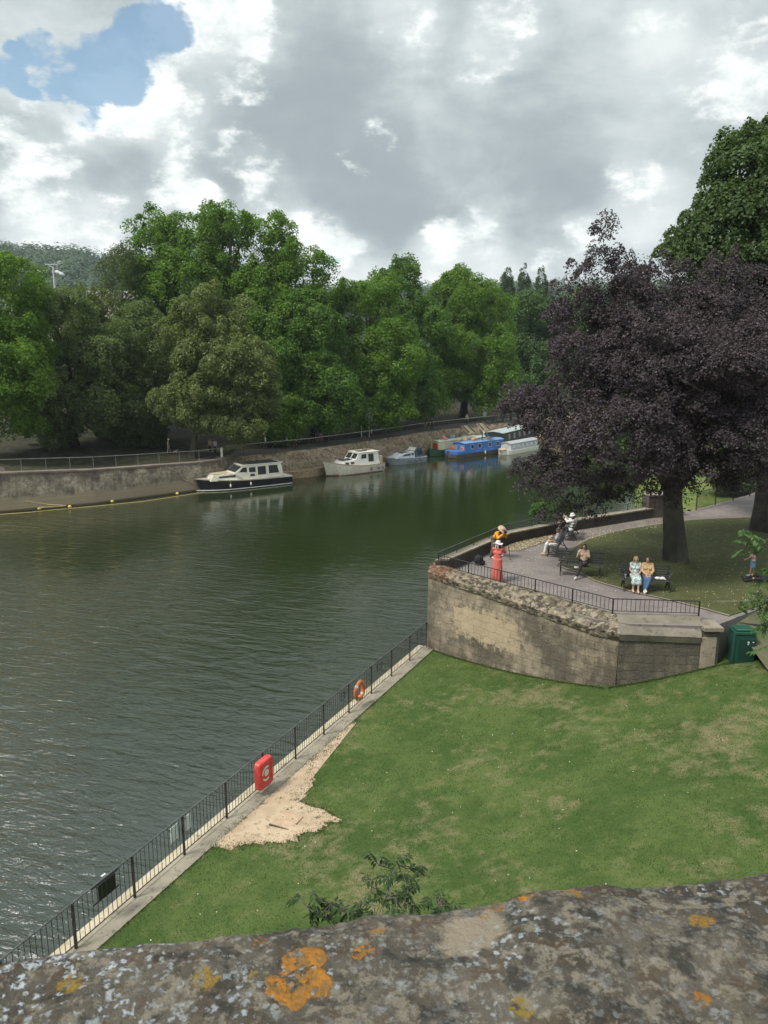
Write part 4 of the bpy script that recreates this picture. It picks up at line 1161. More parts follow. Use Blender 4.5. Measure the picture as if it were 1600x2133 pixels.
tree('round_tree', 'green tree mostly hidden behind the left of the purple tree', 'tree', fbase(1215, 165),
     [px_lobe(1210, 720, 75, 85, 165), px_lobe(1290, 760, 70, 80, 165), px_lobe(1180, 820, 60, 40, 160)], 300, 1.7, 80, .28, L_plane2, M_barkd, 32, .5, group=G1)
for i, (px, lab) in enumerate(((1055, 'leftmost of the three slim poplars on the skyline'), (1091, 'middle of the three slim poplars on the skyline'), (1127, 'rightmost slim poplar on the skyline beside the purple tree'))):
    b_ = at(px, 850, 235); b_.z = far_ground(b_.x, 235); hh = 558 + i * 2
    tree('poplar_tree', lab, 'tree', b_, [px_lobe(px, hh + 34, 8, 34, 235), px_lobe(px + 1, hh + 75, 12, 50, 235), px_lobe(px, hh + 150, 12, 60, 235)], 150, .95, 75, .22, L_pop, M_barkd, 40 + i, .4, group='poplars on the skyline', squash=1.4, sub=0, fill=.1)
# undergrowth beneath the far trees
for i, (px, Y, s_, lab) in enumerate(((95, 85, 34, 'dark leafy shrub against the wall railing at the far left'), (310, 88, 24, 'grey leaved shrub behind the walking man in a cap'), (1190, 150, 40, 'shrub at the waterside behind the purple tree'), (225, 92, 30, 'low dark shrub under the dull green tree'))):
    b_ = fbase(px, Y); k = Y / FPX; tree('shrub', lab, 'shrub', b_, [(b_.x, b_.y, b_.z + s_ * k * .9, s_ * k * 1.5, s_ * k, s_ * k, 1)], 50, .6, 90, .15, L_dark, M_barkd, 60 + i, .08, limbs=3)
# darker wood standing behind the row so no gap shows the horizon
def wood(name, pts, r, seed, leaf, per, lm, z_in=0):
    rng = np.random.default_rng(seed); Cs = np.array(pts); n = len(Cs); rad = r * rng.uniform(.7, 1.3, n)
    C = np.repeat(Cs, per, 0); Rr_ = np.repeat(rad, per)[:, None]; d = norm(rng.normal(size=(n * per, 3)) + np.array([0, -.35, .55]))
    wob = 1 + .22 * np.sin(d[:, :1] * 5 + C[:, :1]) * np.cos(d[:, 1:2] * 6 + C[:, 1:2] * .3) + .15 * rng.normal(size=(n * per, 1)) * .5
    off = d * Rr_ * wob; off[:, 2] *= 1.0; nr = norm(d + np.array([0, -.2, .5]) + rng.normal(size=(n * per, 3)) * .2)
    tint = np.stack([np.repeat(rng.random(n), per) * .75 + rng.random(n * per) * .25, rng.random(n * per)], 1)
    o = quads_mesh(name, leaf_quads(rng, C + off, nr, leaf, leaf * .7), lm, tint); o['kind'] = 'stuff'; return o
rn = random.Random(8); P_ = []
for i in range(230):
    px = -150 + 1800 * (i / 230) + rn.uniform(-30, 30); Y = rn.uniform(128, 150) if px < 700 else rn.uniform(165, 190)
    p = at(px, 900, Y); g0 = far_ground(p.x, Y); P_.append((p.x, Y, g0 + rn.uniform(2, 7)))
wood('undergrowth', P_, 3.6, 70, .32, 170, L_dark)
P_ = []
for i in range(1500):
    y = rn.uniform(380, 900); px = rn.uniform(-250, 1750); X = (px - 800) / 1600 * y * 1.02
    if y < 620 and rn.random() < .35: continue
    z = far_ground(X, y); P_.append((X, y, z + 4))
wood('hillside_woodland', P_, 9.5, 71, 1.35, 115, L_wood)

# ------------------------------------------------------------------ the purple tree
bb = G(1407, 1166, PZ)
def BL(px, py, rx, ry, Y, rd, wt=1.0): return px_lobe(px, py, rx, ry, Y, rd, wt)
beech_l = [BL(1265, 570, 62, 60, 34, 1.3, .75), BL(1266, 505, 36, 48, 34, .7, .55), BL(1262, 462, 15, 26, 34, .35, .3), BL(1300, 495, 16, 22, 34, .4, .25), BL(1210, 560, 30, 24, 34, .6, .3), BL(1320, 560, 40, 40, 34.5, .8, .3), BL(1185, 605, 40, 26, 34, .8, .3), BL(1215, 670, 70, 50, 34, 1.5, .7), BL(1340, 675, 115, 90, 35, 2.9), BL(1375, 595, 78, 55, 35, 1.7, .7), BL(1470, 680, 120, 90, 36, 3.0), BL(1500, 585, 90, 52, 36, 1.8, .65), BL(1290, 620, 75, 55, 34.5, 1.5, .7), BL(1240, 750, 105, 90, 34, 2.4), BL(1400, 780, 180, 130, 31.5, 3.0, 1.3),
           BL(1175, 850, 105, 62, 32.5, 1.7, 1.1), BL(1105, 840, 52, 42, 32.5, 1.0, .8), BL(1168, 920, 58, 45, 32, 1.0, .9), BL(1290, 900, 140, 90, 29.5, 1.8, 1.2), BL(1540, 760, 130, 150, 33, 3.0, 1.1), BL(1560, 900, 120, 90, 31, 2.2, 1.1), BL(1440, 940, 110, 70, 30.5, 1.6, 1.0),
           BL(1170, 985, 85, 36, 31.5, 1.1, .9), BL(1095, 965, 45, 18, 31.5, .7, .45), BL(1245, 1000, 60, 42, 33.5, 1.2, .40), BL(1330, 985, 55, 45, 34.5, 1.2, .35), BL(1500, 975, 95, 42, 33, 1.6, .8), BL(1150, 1045, 20, 48, 34.5, .5, .35), BL(1420, 1010, 40, 28, 31.5, .7, .35), BL(1210, 1015, 45, 28, 32, .8, .5), BL(1300, 1030, 60, 30, 33, .9, .4), BL(1225, 1050, 38, 30, 33, .7, .4), BL(1350, 1015, 40, 30, 32, .8, .4), BL(1100, 1000, 40, 26, 32, .8, .45)]
rng = np.random.default_rng(90)
root = thing('copper_beech', 'large spreading purple leaved beech tree shading the garden benches', 'tree', bb)
lob = [(l[0] - bb.x, l[1] - bb.y, l[2] - bb.z, *l[3:]) for l in beech_l]
pos, nr, tint, cc, rad = crown_points(rng, lob, 1950, .50, 118, .1, .16, .8, (.66, 1.15), .5, 0.1, 5, .45)
V = leaf_quads(rng, pos, nr, .058, .034); quads_mesh('crown', V, L_beech, tint, 4, root)
brs = []
order = rng.choice(len(cc), 46, replace=False)
top_ = at(1388, 640, 35) - bb
for k in order:
    e = cc[k]; brs.append((min(.85, .25 + .5 * rng.random()), tuple(e), .10 + .09 * rng.random()))
brs += [(.25, tuple(at(1430, 800, 33.5) - bb), .3), (.25, tuple(at(1270, 800, 33.5) - bb), .28), (.30, tuple(at(1265, 600, 34) - bb), .2)]
trunk_mesh('trunk', (0, 0, 0), top_, .50, .14, varied('beech_bark', (.052, .047, .038), (.085, .078, .062), .9, .95, bump=.035, bscale=3.5, c3=(.055, .06, .035)), root, brs, 5, 18, 1.14, .12)
# second big tree at the right
lb_ = G(1592, 1104, PZ)
lime_l = [px_lobe(1628, 364, 130, 110, 42, 4.0), px_lobe(1548, 384, 82, 85, 41, 3.0), px_lobe(1678, 314, 90, 90, 43, 3), px_lobe(1508, 484, 90, 70, 40, 2.6), px_lobe(1618, 514, 150, 120, 41, 4.0), px_lobe(1468, 534, 62, 42, 40, 1.6), px_lobe(1538, 314, 36, 38, 42, 1.2, .5),
          px_lobe(1738, 464, 140, 150, 43, 4), px_lobe(1598, 654, 120, 130, 42, 4), px_lobe(1638, 804, 110, 110, 43, 4), px_lobe(1718, 664, 160, 160, 44, 4), px_lobe(1638, 914, 110, 70, 43, 3.5), px_lobe(1518, 734, 100, 120, 43, 3)]
rt = tree('large_lime_tree', 'tall dark green lime tree rising behind the purple tree at the right', 'tree', lb_, lime_l, 1650, .75, 150, .090, L_lime, M_barkd, 91, .52, trunk_top=at(1600, 420, 42), droop=.8, limbs=26, wl_=.75, inset=(.66, 1.18), squash=.6)
# trees beyond the terrace on the right
for i, (px, py, rx, ry, Y, lm, lab) in enumerate(((1330, 900, 120, 70, 118, L_plane2, 'green tree beyond the river seen under the purple tree'), (1480, 880, 110, 90, 105, L_dark, 'dark tree beyond the path railing between two trunks'),
                                   (1620, 860, 120, 130, 95, L_plane2, 'green tree beyond the path behind the dark trunk'), (1540, 985, 60, 30, 64, L_dark, 'low dark shrub beyond the path railing'))):
    b_ = at(px, 1000, Y); b_.z = 2.5; tree('bank_tree' if i < 3 else 'shrub', lab, 'tree' if i < 3 else 'shrub', b_, [px_lobe(px, py, rx, ry, Y)], 220, 1.1, 80, .22, lm, M_barkd, 95 + i, .3 if i < 3 else .08, limbs=4)

# ------------------------------------------------------------------ near saplings with compound leaves
def sprays(name, label, cat, base, top_, ends, lm, seed, leaf=.07, n_leaf=11, r=.05, drop=.5, NS=4, sc=.6):
    rng = np.random.default_rng(seed); base = Vector(base); root = thing(name, label, cat, base)
    br = [(tt_, tuple(Vector(e) - base), r * .10) for (tt_, e) in ends]
    trunk_mesh('trunk', (0, 0, 0), Vector(top_) - base, r, r * .3, M_bark, root, br, seed, 8, 1.3, .12)
    Vs = []; tw = MB()
    for (tt_, e) in ends:
        e = Vector(e) - base
        for k in range(NS):
            d = Vector((rng.normal(), rng.normal(), rng.normal() * .5 + .05)).normalized(); L = rng.uniform(.16, .36) * sc; s0 = e + Vector(rng.normal(size=3)) * .08 * sc; s1 = s0 + d * L
            tw.bar(s0, s1 + Vector((0, 0, -.05)), .0035, 4, .0015)
            tw.bar(e, s0, .004, 4)
            side = d.cross(Vector((0, 0, 1))).normalized()
            for m_ in range(n_leaf):
                u = (m_ // 2 + 1) / (n_leaf // 2 + 1); p = s0.lerp(s1 + Vector((0, 0, -.05)), u); sd = 1 if m_ % 2 else -1
                ld = (d * .55 + side * sd * .8 + Vector((0, 0, -drop + rng.normal() * .25))).normalized(); ll = leaf * rng.uniform(.8, 1.25); wv = ld.cross(Vector((0, 0, 1))).normalized() * ll * .22
                mid = p + ld * ll * .45
                a_, b_, c_, d_ = p, mid + wv, p + ld * ll + Vector((0, 0, -.012)), mid - wv
                Vs += [a_, b_, c_, d_]
    V = np.array([tuple(v) for v in Vs]); n = len(V) // 4
    quads_mesh('crown', V, lm, np.stack([rng.random(n), rng.random(n)], 1), 4, root); tw.build('twig', M_bark, root); return root
L_near = leafmat('sapling_leaf', (.018, .040, .012), (.034, .062, .018), (.06, .10, .03), .2, .35)
e_ = [(.85, at(*q)) for q in ((640, 1890, 5.2), (665, 1872, 5.3), (690, 1882, 5.2), (712, 1893, 5.1), (735, 1900, 5.0), (775, 1848, 5.2), (815, 1810, 5.3), (830, 1802, 5.4), (855, 1832, 5.3), (860, 1850, 5.2), (800, 1872, 5.0), (842, 1880, 5.0), (915, 1868, 5.0), (780, 1905, 4.9), (925, 1892, 4.9))]
sprays('sapling', 'sapling tip with narrow dark leaves rising just beyond the bridge parapet', 'sapling', (-.25, 4.2, 2.0), at(790, 1960, 4.8), e_, L_near, 100, .062, 11, NS=4, sc=.62)
e_ = [(.9, at(*q)) for q in ((1552, 1118, 7.0), (1585, 1135, 7.0), (1610, 1120, 7.0), (1600, 1160, 7.0), (1560, 1128, 7.0), (1575, 1243, 7.2), (1546, 1262, 7.2), (1588, 1262, 7.2), (1600, 1245, 7.1), (1597, 1300, 7.2), (1622, 1290, 7.2), (1612, 1340, 7.1), (1602, 1178, 7.0), (1610, 1210, 7.1), (1640, 1240, 7.1), (1660, 1130, 7.1), (1700, 1180, 7.2), (1680, 1300, 7.2))]
rq = random.Random(77)
for k in range(70):
    v_ = Vector((rq.gauss(0, 1), rq.gauss(0, 1), rq.gauss(0, 1))).normalized() * rq.uniform(.5, 1); q_ = Vector((5.9, 7.7, 12.0)) + Vector((v_.x * 1.35, v_.y * 1.5, v_.z * 1.7))
    if q_.x > .60 * q_.y: e_.append((.55 + .4 * rq.random(), q_))
sprays('ash_sapling', 'ash tree reaching pale green leaves into view at the right edge', 'tree', (5.6, 7.4, 3.2), (5.2, 7.4, 12.9), e_, L_bright, 101, .062, 11, .09, .35, NS=3, sc=.5)
# bushes by the water beyond the parapet and at its corner
for i, (px, py, rr, Y, lm, lab) in enumerate(((1128, 1062, 9, 38.9, L_bright, 'bright leafy bush growing outside the parapet by the water'), (1172, 1052, 8, 40.5, L_bright, 'second leafy bush outside the parapet below the purple tree'))):
    c_ = at(px, py, Y); b_ = Vector((c_.x, c_.y, 0.0)); tree('waterside_bush', lab, 'bush', b_, [px_lobe(px, py + 5, rr * 2.2, rr * 1.3, Y)], 30, .24, 50, .07, lm, M_barkd, 110 + i, .05, limbs=4, trunk_top=c_)

# ------------------------------------------------------------------ ground cover: petals, leaf litter, grass blades
def scatter(name, pts, size, m, seed, kind='stuff', up=.7):
    rng = np.random.default_rng(seed); P0 = np.array(pts, float); n = len(P0); nr = norm(rng.normal(size=(n, 3)) * .35 + np.array([0, 0, up])); t_ = np.stack([rng.random(n), rng.random(n)], 1)
    o = quads_mesh(name, leaf_quads(rng, P0, nr, size, size * .6), m, t_); o['kind'] = kind; return o
M_petal = leafmat('fallen_leaf', (.30, .24, .14), (.42, .36, .24), (.58, .54, .42), 0.05, .8)
M_pale = leafmat('white_petal', (.55, .52, .44), (.65, .62, .52), (.7, .68, .6), 0.05, .8)
rn = random.Random(12); pts = []
def inpoly(px, py, poly_):
    c = False; j = len(poly_) - 1
    for i in range(len(poly_)):
        xi, yi = poly_[i]; xj, yj = poly_[j]
        if (yi > py) != (yj > py) and px < (xj - xi) * (py - yi) / (yj - yi) + xi: c = not c
        j = i
    return c
def spread(poly_, n, z, fade=None):
    out = []; x0, x1 = min(p[0] for p in poly_), max(p[0] for p in poly_); y0, y1 = min(p[1] for p in poly_), max(p[1] for p in poly_)
    while len(out) < n:
        x, y = rn.uniform(x0, x1), rn.uniform(y0, y1)
        if inpoly(x, y, poly_): p = G(x, y, z); out.append((p.x, p.y, z + .02 + rn.random() * .012))
    return out
drift = [(1062, 1148), (1050, 1140), (1078, 1130), (1110, 1122), (1150, 1115), (1145, 1126), (1110, 1138), (1080, 1148)]
pts = spread(drift, 2400, PZ) + spread([(1180, 1118), (1200, 1106), (1390, 1078), (1390, 1098), (1290, 1110), (1200, 1135)], 900, PZ) + spread([(1010, 1200), (1060, 1130), (1150, 1130), (1150, 1190), (1100, 1215)], 150, PZ)
scatter('leaf_litter', pts, .032, M_petal, 200)
pts = spread([(1190, 1150), (1250, 1108), (1400, 1092), (1560, 1080), (1600, 1270), (1450, 1262), (1260, 1215)], 900, PZ) + spread([(1000, 1190), (1100, 1140), (1150, 1180), (1290, 1232), (1200, 1240)], 70, PZ)
for i in range(170):
    s_, d_ = rn.uniform(-2, 19), rn.uniform(.8, 13) ; p = SD(s_, d_, .04); pts.append(tuple(p))
scatter('fallen_petals', pts, .020, M_pale, 201)
# blades of grass on the lower lawn and ragged tufts round the sand
L_gr = leafmat('grass_blade', (.040, .064, .016), (.066, .090, .028), (.17, .15, .08), .25, .7)
rng = np.random.default_rng(300); n = 190000
s_ = rng.uniform(-3.5, 20, n); d_ = .42 + 15.5 * rng.random(n) ** 1.0
sp = np.array([(outline_p.x, outline_p.y) for outline_p in dense[::3]])
spoly = [tuple(q) for q in sp]; bx0, by0 = sp.min(0); bx1, by1 = sp.max(0)
X = F0.x + FD.x * s_ + FN.x * d_; Y = F0.y + FD.y * s_ + FN.y * d_
keep = np.ones(n, bool)
for i in np.where((X > bx0) & (X < bx1) & (Y > by0) & (Y < by1))[0]:
    if inpoly(X[i], Y[i], spoly): keep[i] = False
X, Y, d_ = X[keep], Y[keep], d_[keep]; n = len(X)
Z = LZ + np.where(d_ < 12, .025 * d_ + .0126 * d_ ** 2, .025 * d_ + .0126 * 144 + .16 * (d_ - 12) * np.exp(-(d_ - 12) / 14))
Z = Z + np.array([mnoise.noise(Vector((x * .35, y * .35, 0))) * .05 * min(1, dd / 3) for x, y, dd in zip(X, Y, d_)])
tn = np.array([mnoise.fractal(Vector((x * .8, y * .8, 5)), .6, 2, 4) for x, y in zip(X, Y)])
h = .035 * rng.uniform(.5, 1.4, (n, 1)); a = rng.normal(size=(n, 3)); a[:, 2] = 0; a = norm(a); lean = rng.normal(size=(n, 3)) * .6; lean[:, 2] = 1; lean = norm(lean)
P0 = np.stack([X, Y, Z - .004], 1); V = np.empty((n, 3, 3)); wv = a * .010; V[:, 0] = P0 - wv; V[:, 1] = P0 + wv; V[:, 2] = P0 + lean * h
tint = np.stack([np.clip(.5 + tn * .9 + rng.normal(size=n) * .15, 0, 1), np.clip(rng.random(n) * .9 + tn * .4, 0, 1)], 1)
o = quads_mesh('grass_blades', V.reshape(-1, 3), L_gr, tint, 3); o['kind'] = 'stuff'
rn2 = random.Random(4); C_ = []
for p in dense:
    for k in range(20):
        sg = rn2.choice((.03, .07, .16, .25)); q = p + Vector((rn2.gauss(0, sg), rn2.gauss(0, sg), 0)); C_.append((q.x, q.y, lawn_z(q.x, q.y)))
for k in range(22):                                     # small tufts strung along the kerb and inside the sand
    u = rn2.random(); cx, cy = (468 + (720 - 468) * u + rn2.uniform(0, 12), 1722 - (1722 - 1510) * u + rn2.uniform(-2, 14)) if k < 14 else (rn2.uniform(560, 670), rn2.uniform(1660, 1740))
    cq = G(cx, cy, LZ + .05)
    for j in range(26): q = cq + Vector((rn2.gauss(0, .045), rn2.gauss(0, .03), 0)); C_.append((q.x, q.y, lawn_z(q.x, q.y)))
for k in range(9000):                                   # longer grass left by the mower at the wall foot and along the kerb
    u = rn2.random()
    if k % 3: a_, c_ = (A, K) if k % 3 == 1 else (K, Vector((12.4, 25.1))); q = a_.lerp(c_, u); d2 = (c_ - a_).normalized(); q = q + Vector((d2.y, -d2.x)) * (.12 + abs(rn2.gauss(0, .07)))
    else: q = F0 + FD * (-3 + 22 * u) + FN * (.42 + rn2.gauss(0, .035) + .05 * mnoise.noise(Vector((u * 40, 0, 0))))
    C_.append((q.x, q.y, lawn_z(q.x, q.y)))
C_ = np.array(C_); n = len(C_); rng = np.random.default_rng(301); h = .05 * rng.uniform(.5, 1.3, (n, 1)); a = rng.normal(size=(n, 3)); a[:, 2] = 0; a = norm(a); lean = rng.normal(size=(n, 3)) * .7; lean[:, 2] = 1; lean = norm(lean)
V = np.empty((n, 3, 3)); V[:, 0] = C_ - a * .012; V[:, 1] = C_ + a * .012; V[:, 2] = C_ + lean * h
o = quads_mesh('grass_tufts', V.reshape(-1, 3), L_gr, np.stack([rng.random(n), rng.random(n) * .8], 1), 3); o['kind'] = 'stuff'
# ------------------------------------------------------------------ boats
M_glass = mat('boat_glass', (.030, .034, .036), .08, 0, .6)[0]
M_glassl = mat('curtained_glass', (.22, .22, .19), .15, 0, .6)[0]
M_white = varied('cream_gelcoat', (.66, .63, .54), (.58, .54, .44), 1.2, .4, c3=(.48, .42, .32))
M_white2 = varied('white_gelcoat', (.72, .71, .66), (.62, .60, .54), 1.2, .35)
M_black = varied('black_hull', (.012, .013, .018), (.022, .022, .026), 2, .3)
M_fend = plain('grey_fender', (.12, .12, .13), .5)
M_fendw = plain('white_fender', (.6, .58, .5), .5)
M_deckt = varied('dark_deck_cover', (.05, .045, .04), (.08, .07, .06), 3, .8)
M_tan = varied('tan_deck', (.34, .28, .18), (.42, .35, .24), 3, .7)
M_rust = varied('stained_foot', (.20, .085, .04), (.12, .07, .05), 1.5, .8)


def hull_mb(L, B, fr, fr_bow, draft=.35, fine=.42, stern=.86, n=14, z_top_band=None, bow_pow=2.2, rake=.9):
    """stations stern -> bow along +x; bow at x = L/2"""
    rings = []
    for i in range(n + 1):
        u = i / n; x = -L / 2 + L * u
        w_ = B / 2 * (1 - max(0, (u - (1 - fine)) / fine) ** bow_pow) * (stern + (1 - stern) * min(1, u / .3)); w_ = max(w_, .02)
        zt = fr + (fr_bow - fr) * max(0, (u - .3) / .7) ** 1.8
        wl_w = w_ * (.90 if u < .8 else .90 - .5 * (u - .8) / .2); xk = x - rake * max(0, (u - .75) / .25) ** 1.5
        rings.append([(xk, -wl_w * .75, -draft), ((x + xk) / 2, -wl_w, .12), (x, -w_, zt), (x, w_, zt), ((x + xk) / 2, wl_w, .12), (xk, wl_w * .75, -draft)])
    return MB().loft(rings)


def band(L, B, fr, fr_bow, z0f, z1f, off, fine=.42, stern=.86, n=14, bow_pow=2.2, both=True):
    """strip following the gunwale: z between z0f and z1f below the top edge"""
    mb = MB()
    for sd in (-1, 1):
        rings = []
        for i in range(n + 1):
            u = i / n; x = -L / 2 + L * u
            w_ = B / 2 * (1 - max(0, (u - (1 - fine)) / fine) ** bow_pow) * (stern + (1 - stern) * min(1, u / .3)); w_ = max(w_, .02)
            zt = fr + (fr_bow - fr) * max(0, (u - .3) / .7) ** 1.8
            y = sd * (w_ + off); rings.append([(x, y - sd * .05, zt + z0f), (x, y, zt + z0f), (x, y, zt + z1f), (x, y - sd * .05, zt + z1f)])
        mb.loft(rings)
    return mb


class Cab:
    def __init__(s, prof, wb, wt): s.p = prof; s.wb = wb; s.wt = wt; zs = [q[1] for q in prof]; s.z0, s.z1 = min(zs), max(zs)
    def w(s, z): return s.wb + (s.wt - s.wb) * (z - s.z0) / max(.01, s.z1 - s.z0)
    def mb(s):
        a = [(x, -s.w(z), z) for x, z in s.p]; b = [(x, s.w(z), z) for x, z in s.p]; n = len(a)
        return MB().add(a + b, [tuple(range(n)), tuple(reversed(range(n, 2 * n)))] + [(i, n + i, n + (i + 1) % n, (i + 1) % n) for i in range(n)])
    def panel(s, mb, pts, off=.015, th=.03, sides=(1, -1)):
        for sd in sides:
            n = len(pts); o = [(x, sd * (s.w(z) + off), z) for x, z in pts]; i_ = [(x, sd * (s.w(z) + off - th), z) for x, z in pts]
            mb.add(o + i_, [tuple(range(n)), tuple(reversed(range(n, 2 * n)))] + [(i, n + i, n + (i + 1) % n, (i + 1) % n) for i in range(n)])
    def window(s, root, pts, glass, frame=None, fw=.03):
        for sd in (1, -1):
            par = root
            if frame is not None:
                cx = sum(p[0] for p in pts) / len(pts); cz = sum(p[1] for p in pts) / len(pts)
                big = [(cx + (x - cx) * (1 + 2 * fw / max(.05, abs(x - cx) * 2)), cz + (z - cz) * (1 + 2 * fw / max(.05, abs(z - cz) * 2))) for x, z in pts]
                mb = MB(); s.panel(mb, big, .012, .03, (sd,)); par = mb.build('window', frame, root)
                mb = MB(); s.panel(mb, pts, .018, .02, (sd,)); mb.build('pane', glass, par)
            else:
                mb = MB(); s.panel(mb, pts, .015, .03, (sd,)); mb.build('window', glass, root)


def front_panes(root, x0, z0, x1, z1, ws, glass, y0s, off=.02):
    """windscreen panes on a raked front between (x0,z0) bottom and (x1,z1) top"""
    d = Vector((x1 - x0, 0, z1 - z0)).normalized(); n = Vector((d.z, 0, -d.x))
    for (ya, yb) in y0s:
        a = Vector((x0, 0, z0)).lerp(Vector((x1, 0, z1)), .15) + n * off; b = Vector((x0, 0, z0)).lerp(Vector((x1, 0, z1)), .88) + n * off
        vs = [(a.x, ya, a.z), (a.x, yb, a.z), (b.x, yb * .97, b.z), (b.x, ya * .97, b.z)]; vs2 = [(p[0] - n.x * .03, p[1], p[2] - n.z * .03) for p in vs]
        MB().add(vs + vs2, [(0, 1, 2, 3), (7, 6, 5, 4), (0, 4, 5, 1), (1, 5, 6, 2), (2, 6, 7, 3), (3, 7, 4, 0)]).build('window', glass, root)


def place(root, near_stern, near_bow, B, L, push=0.0):
    s_, b_ = Vector(near_stern[:2]), Vector(near_bow[:2]); d = (b_ - s_).normalized(); nrm = Vector((-d.y, d.x))
    if nrm.y < 0: nrm = -nrm
    c = (s_ + b_) / 2 + nrm * (B * .45 + push); root.location = (c.x, c.y, 0); root.rotation_euler = (0, 0, math.atan2(d.y, d.x))


def fenders(root, L, B, xs_, m=M_fend, z=.45, r=.10, h=.42, sides=(1,)):
    for x in xs_:
        for sd in sides:
            mb = MB(); mb.lathe([(.02, 0), (r * .8, .04), (r, .1), (r, h - .1), (r * .8, h - .04), (.02, h)], 9, (x, sd * (B / 2 + .06), z - h / 2)); mb.bar((x, sd * (B / 2 + .04), z + h / 2), (x, sd * (B / 2 - .03), z + h / 2 + .4), .012, 4); mb.build('fender', m, root, smooth=True)


def rails(root, pts, h, m, r=.018):
    mb = MB(); 
    for p in pts: mb.bar(p, (p[0], p[1], p[2] + h), r, 5)
    mb.tube([(p[0], p[1], p[2] + h) for p in pts], r, 5); mb.build('guard_rail', m, root)


# 1 black hulled cruiser with cream cabin
b1 = thing('cabin_cruiser', 'cabin cruiser with black hull and cream wheelhouse moored at the high wall', 'boat', group='boats moored along the far bank')
L, B = 10.6, 3.0
hull_mb(L, B, .95, 1.35).build('hull', M_black, b1, smooth=True)
band(L, B, .95, 1.35, -.05, .07, .03).build('rubbing_strake', M_tan, b1); band(L, B * .93, .14, .14, -.06, .02, .0).build('boot_line', M_white2, b1)
mb = MB(); rings = []
for i in range(13):
    u = i / 12; x = -L / 2 * .985 + L * .965 * u; w_ = max(.03, (B / 2 - .08) * (1 - max(0, (u - .58) / .42) ** 2.2)); z = .99 + .40 * max(0, (u - .3) / .7) ** 1.8; rings.append([(x, -w_, z - .1), (x, -w_, z), (x, w_, z), (x, w_, z - .1)])
mb.loft(rings); mb.build('deck', M_white, b1)
c1 = Cab([(-.3, .95), (4.1, 1.12), (3.75, 1.68), (1.5, 1.78), (-.3, 1.8)], 1.15, .95); c1.mb().build('fore_cabin', M_white, b1)
c1.window(b1, [(1.3, 1.32), (3.2, 1.38), (3.1, 1.55), (1.3, 1.58)], M_glass); c1.window(b1, [(.0, 1.28), (.85, 1.30), (.75, 1.62), (.1, 1.62)], M_glass)
c2 = Cab([(-4.2, .95), (.3, .95), (1.5, 1.72), (.45, 2.45), (-4.0, 2.5)], 1.28, 1.12); c2.mb().build('wheelhouse', M_white, b1)
for q in ([(.05, 1.78), (.95, 1.85), (.5, 2.28), (.05, 2.30)], [(-.95, 1.72), (-.2, 1.76), (-.2, 2.26), (-.95, 2.26)], [(-.85, 1.30), (-.25, 1.32), (-.35, 1.55), (-.8, 1.55)], [(-2.15, 1.40), (-1.2, 1.40), (-1.2, 2.28), (-2.15, 2.28)], [(-3.7, 1.45), (-2.5, 1.45), (-2.5, 2.30), (-3.5, 2.30)]): c2.window(b1, q, M_glass)
front_panes(b1, 1.5, 1.72, .45, 2.45, 1, M_glass, ((-1.05, -.38), (-.32, .32), (.38, 1.05)))
mb = MB(); mb.box((-1.8, 0, 2.52), (4.9, 2.36, .07), bev=.03); mb.build('wheelhouse_roof', M_white2, b1)
mb = MB(); mb.box((-1.7, .0, 2.60), (4.2, 1.9, .05)); 
for k in range(6): mb.box((-3.4 + k * .7, 0, 2.66), (.09, 2.0, .06))
mb.bar((.5, .6, 2.6), (.75, .6, 3.0), .03, 5); mb.build('roof_rack', M_deckt, b1)
mb = MB(); mb.box((2.7, .0, 1.76), (1.9, 1.5, .06), bev=.02); mb.build('hatch_cover', M_tan, b1)
rails(b1, [(4.0, -.7, 1.35), (4.9, -.25, 1.38), (5.1, 0, 1.4), (4.9, .25, 1.38), (4.0, .7, 1.35)], .45, M_galv)
fenders(b1, L, B, (2.1, -.2), M_fendw, .55, .09, .35)
place(b1, G(601, 1009, 0), G(428, 1027, 0), B, L, -.1)

# 2 cream high bowed cruiser
b2 = thing('river_cruiser', 'cream river cruiser with a high bow and rust stained waterline', 'boat', group='boats moored along the far bank')
L, B = 8.3, 2.9
hull_mb(L, B, .95, 1.75, .35, .5, .9).build('hull', M_white, b2, smooth=True); band(L, B, .95, 1.75, -.04, .08, .03, .5, .9).build('rubbing_strake', M_tan, b2)
band(L * .93, B * .88, .10, .10, -.3, .06, .03, .5, .9).build('stained_waterline', M_rust, b2)
rings = []
for i in range(13):
    u = i / 12; x = -L / 2 * .985 + L * .96 * u; w_ = max(.03, (B / 2 - .08) * (1 - max(0, (u - .5) / .5) ** 2.2) * (.9 + .1 * min(1, u / .3))); z = .93 + .8 * max(0, (u - .3) / .7) ** 1.8; rings.append([(x, -w_, z - .1), (x, -w_, z), (x, w_, z), (x, w_, z - .1)])
MB().loft(rings).build('deck', M_white2, b2)
c1 = Cab([(-.6, .9), (2.0, 1.1), (1.7, 1.62), (-.6, 1.72)], 1.12, .98); c1.mb().build('fore_cabin', M_white2, b2)
for x in (1.15, .35, -.45): c1.window(b2, [(x, 1.24), (x + .55, 1.26), (x + .5, 1.50), (x, 1.50)], M_glass)
c2 = Cab([(-3.4, .9), (-.1, .9), (.25, 1.7), (-.35, 2.5), (-3.2, 2.5)], 1.22, 1.05); c2.mb().build('wheelhouse', M_white2, b2)
c2.window(b2, [(-1.4, 1.78), (-.55, 1.8), (-.75, 2.3), (-1.4, 2.3)], M_glass); c2.window(b2, [(-2.5, 1.35), (-1.7, 1.35), (-1.7, 2.3), (-2.5, 2.3)], M_glass)
front_panes(b2, .25, 1.7, -.35, 2.5, 1, M_glass, ((-1.0, -.08), (.08, 1.0)))
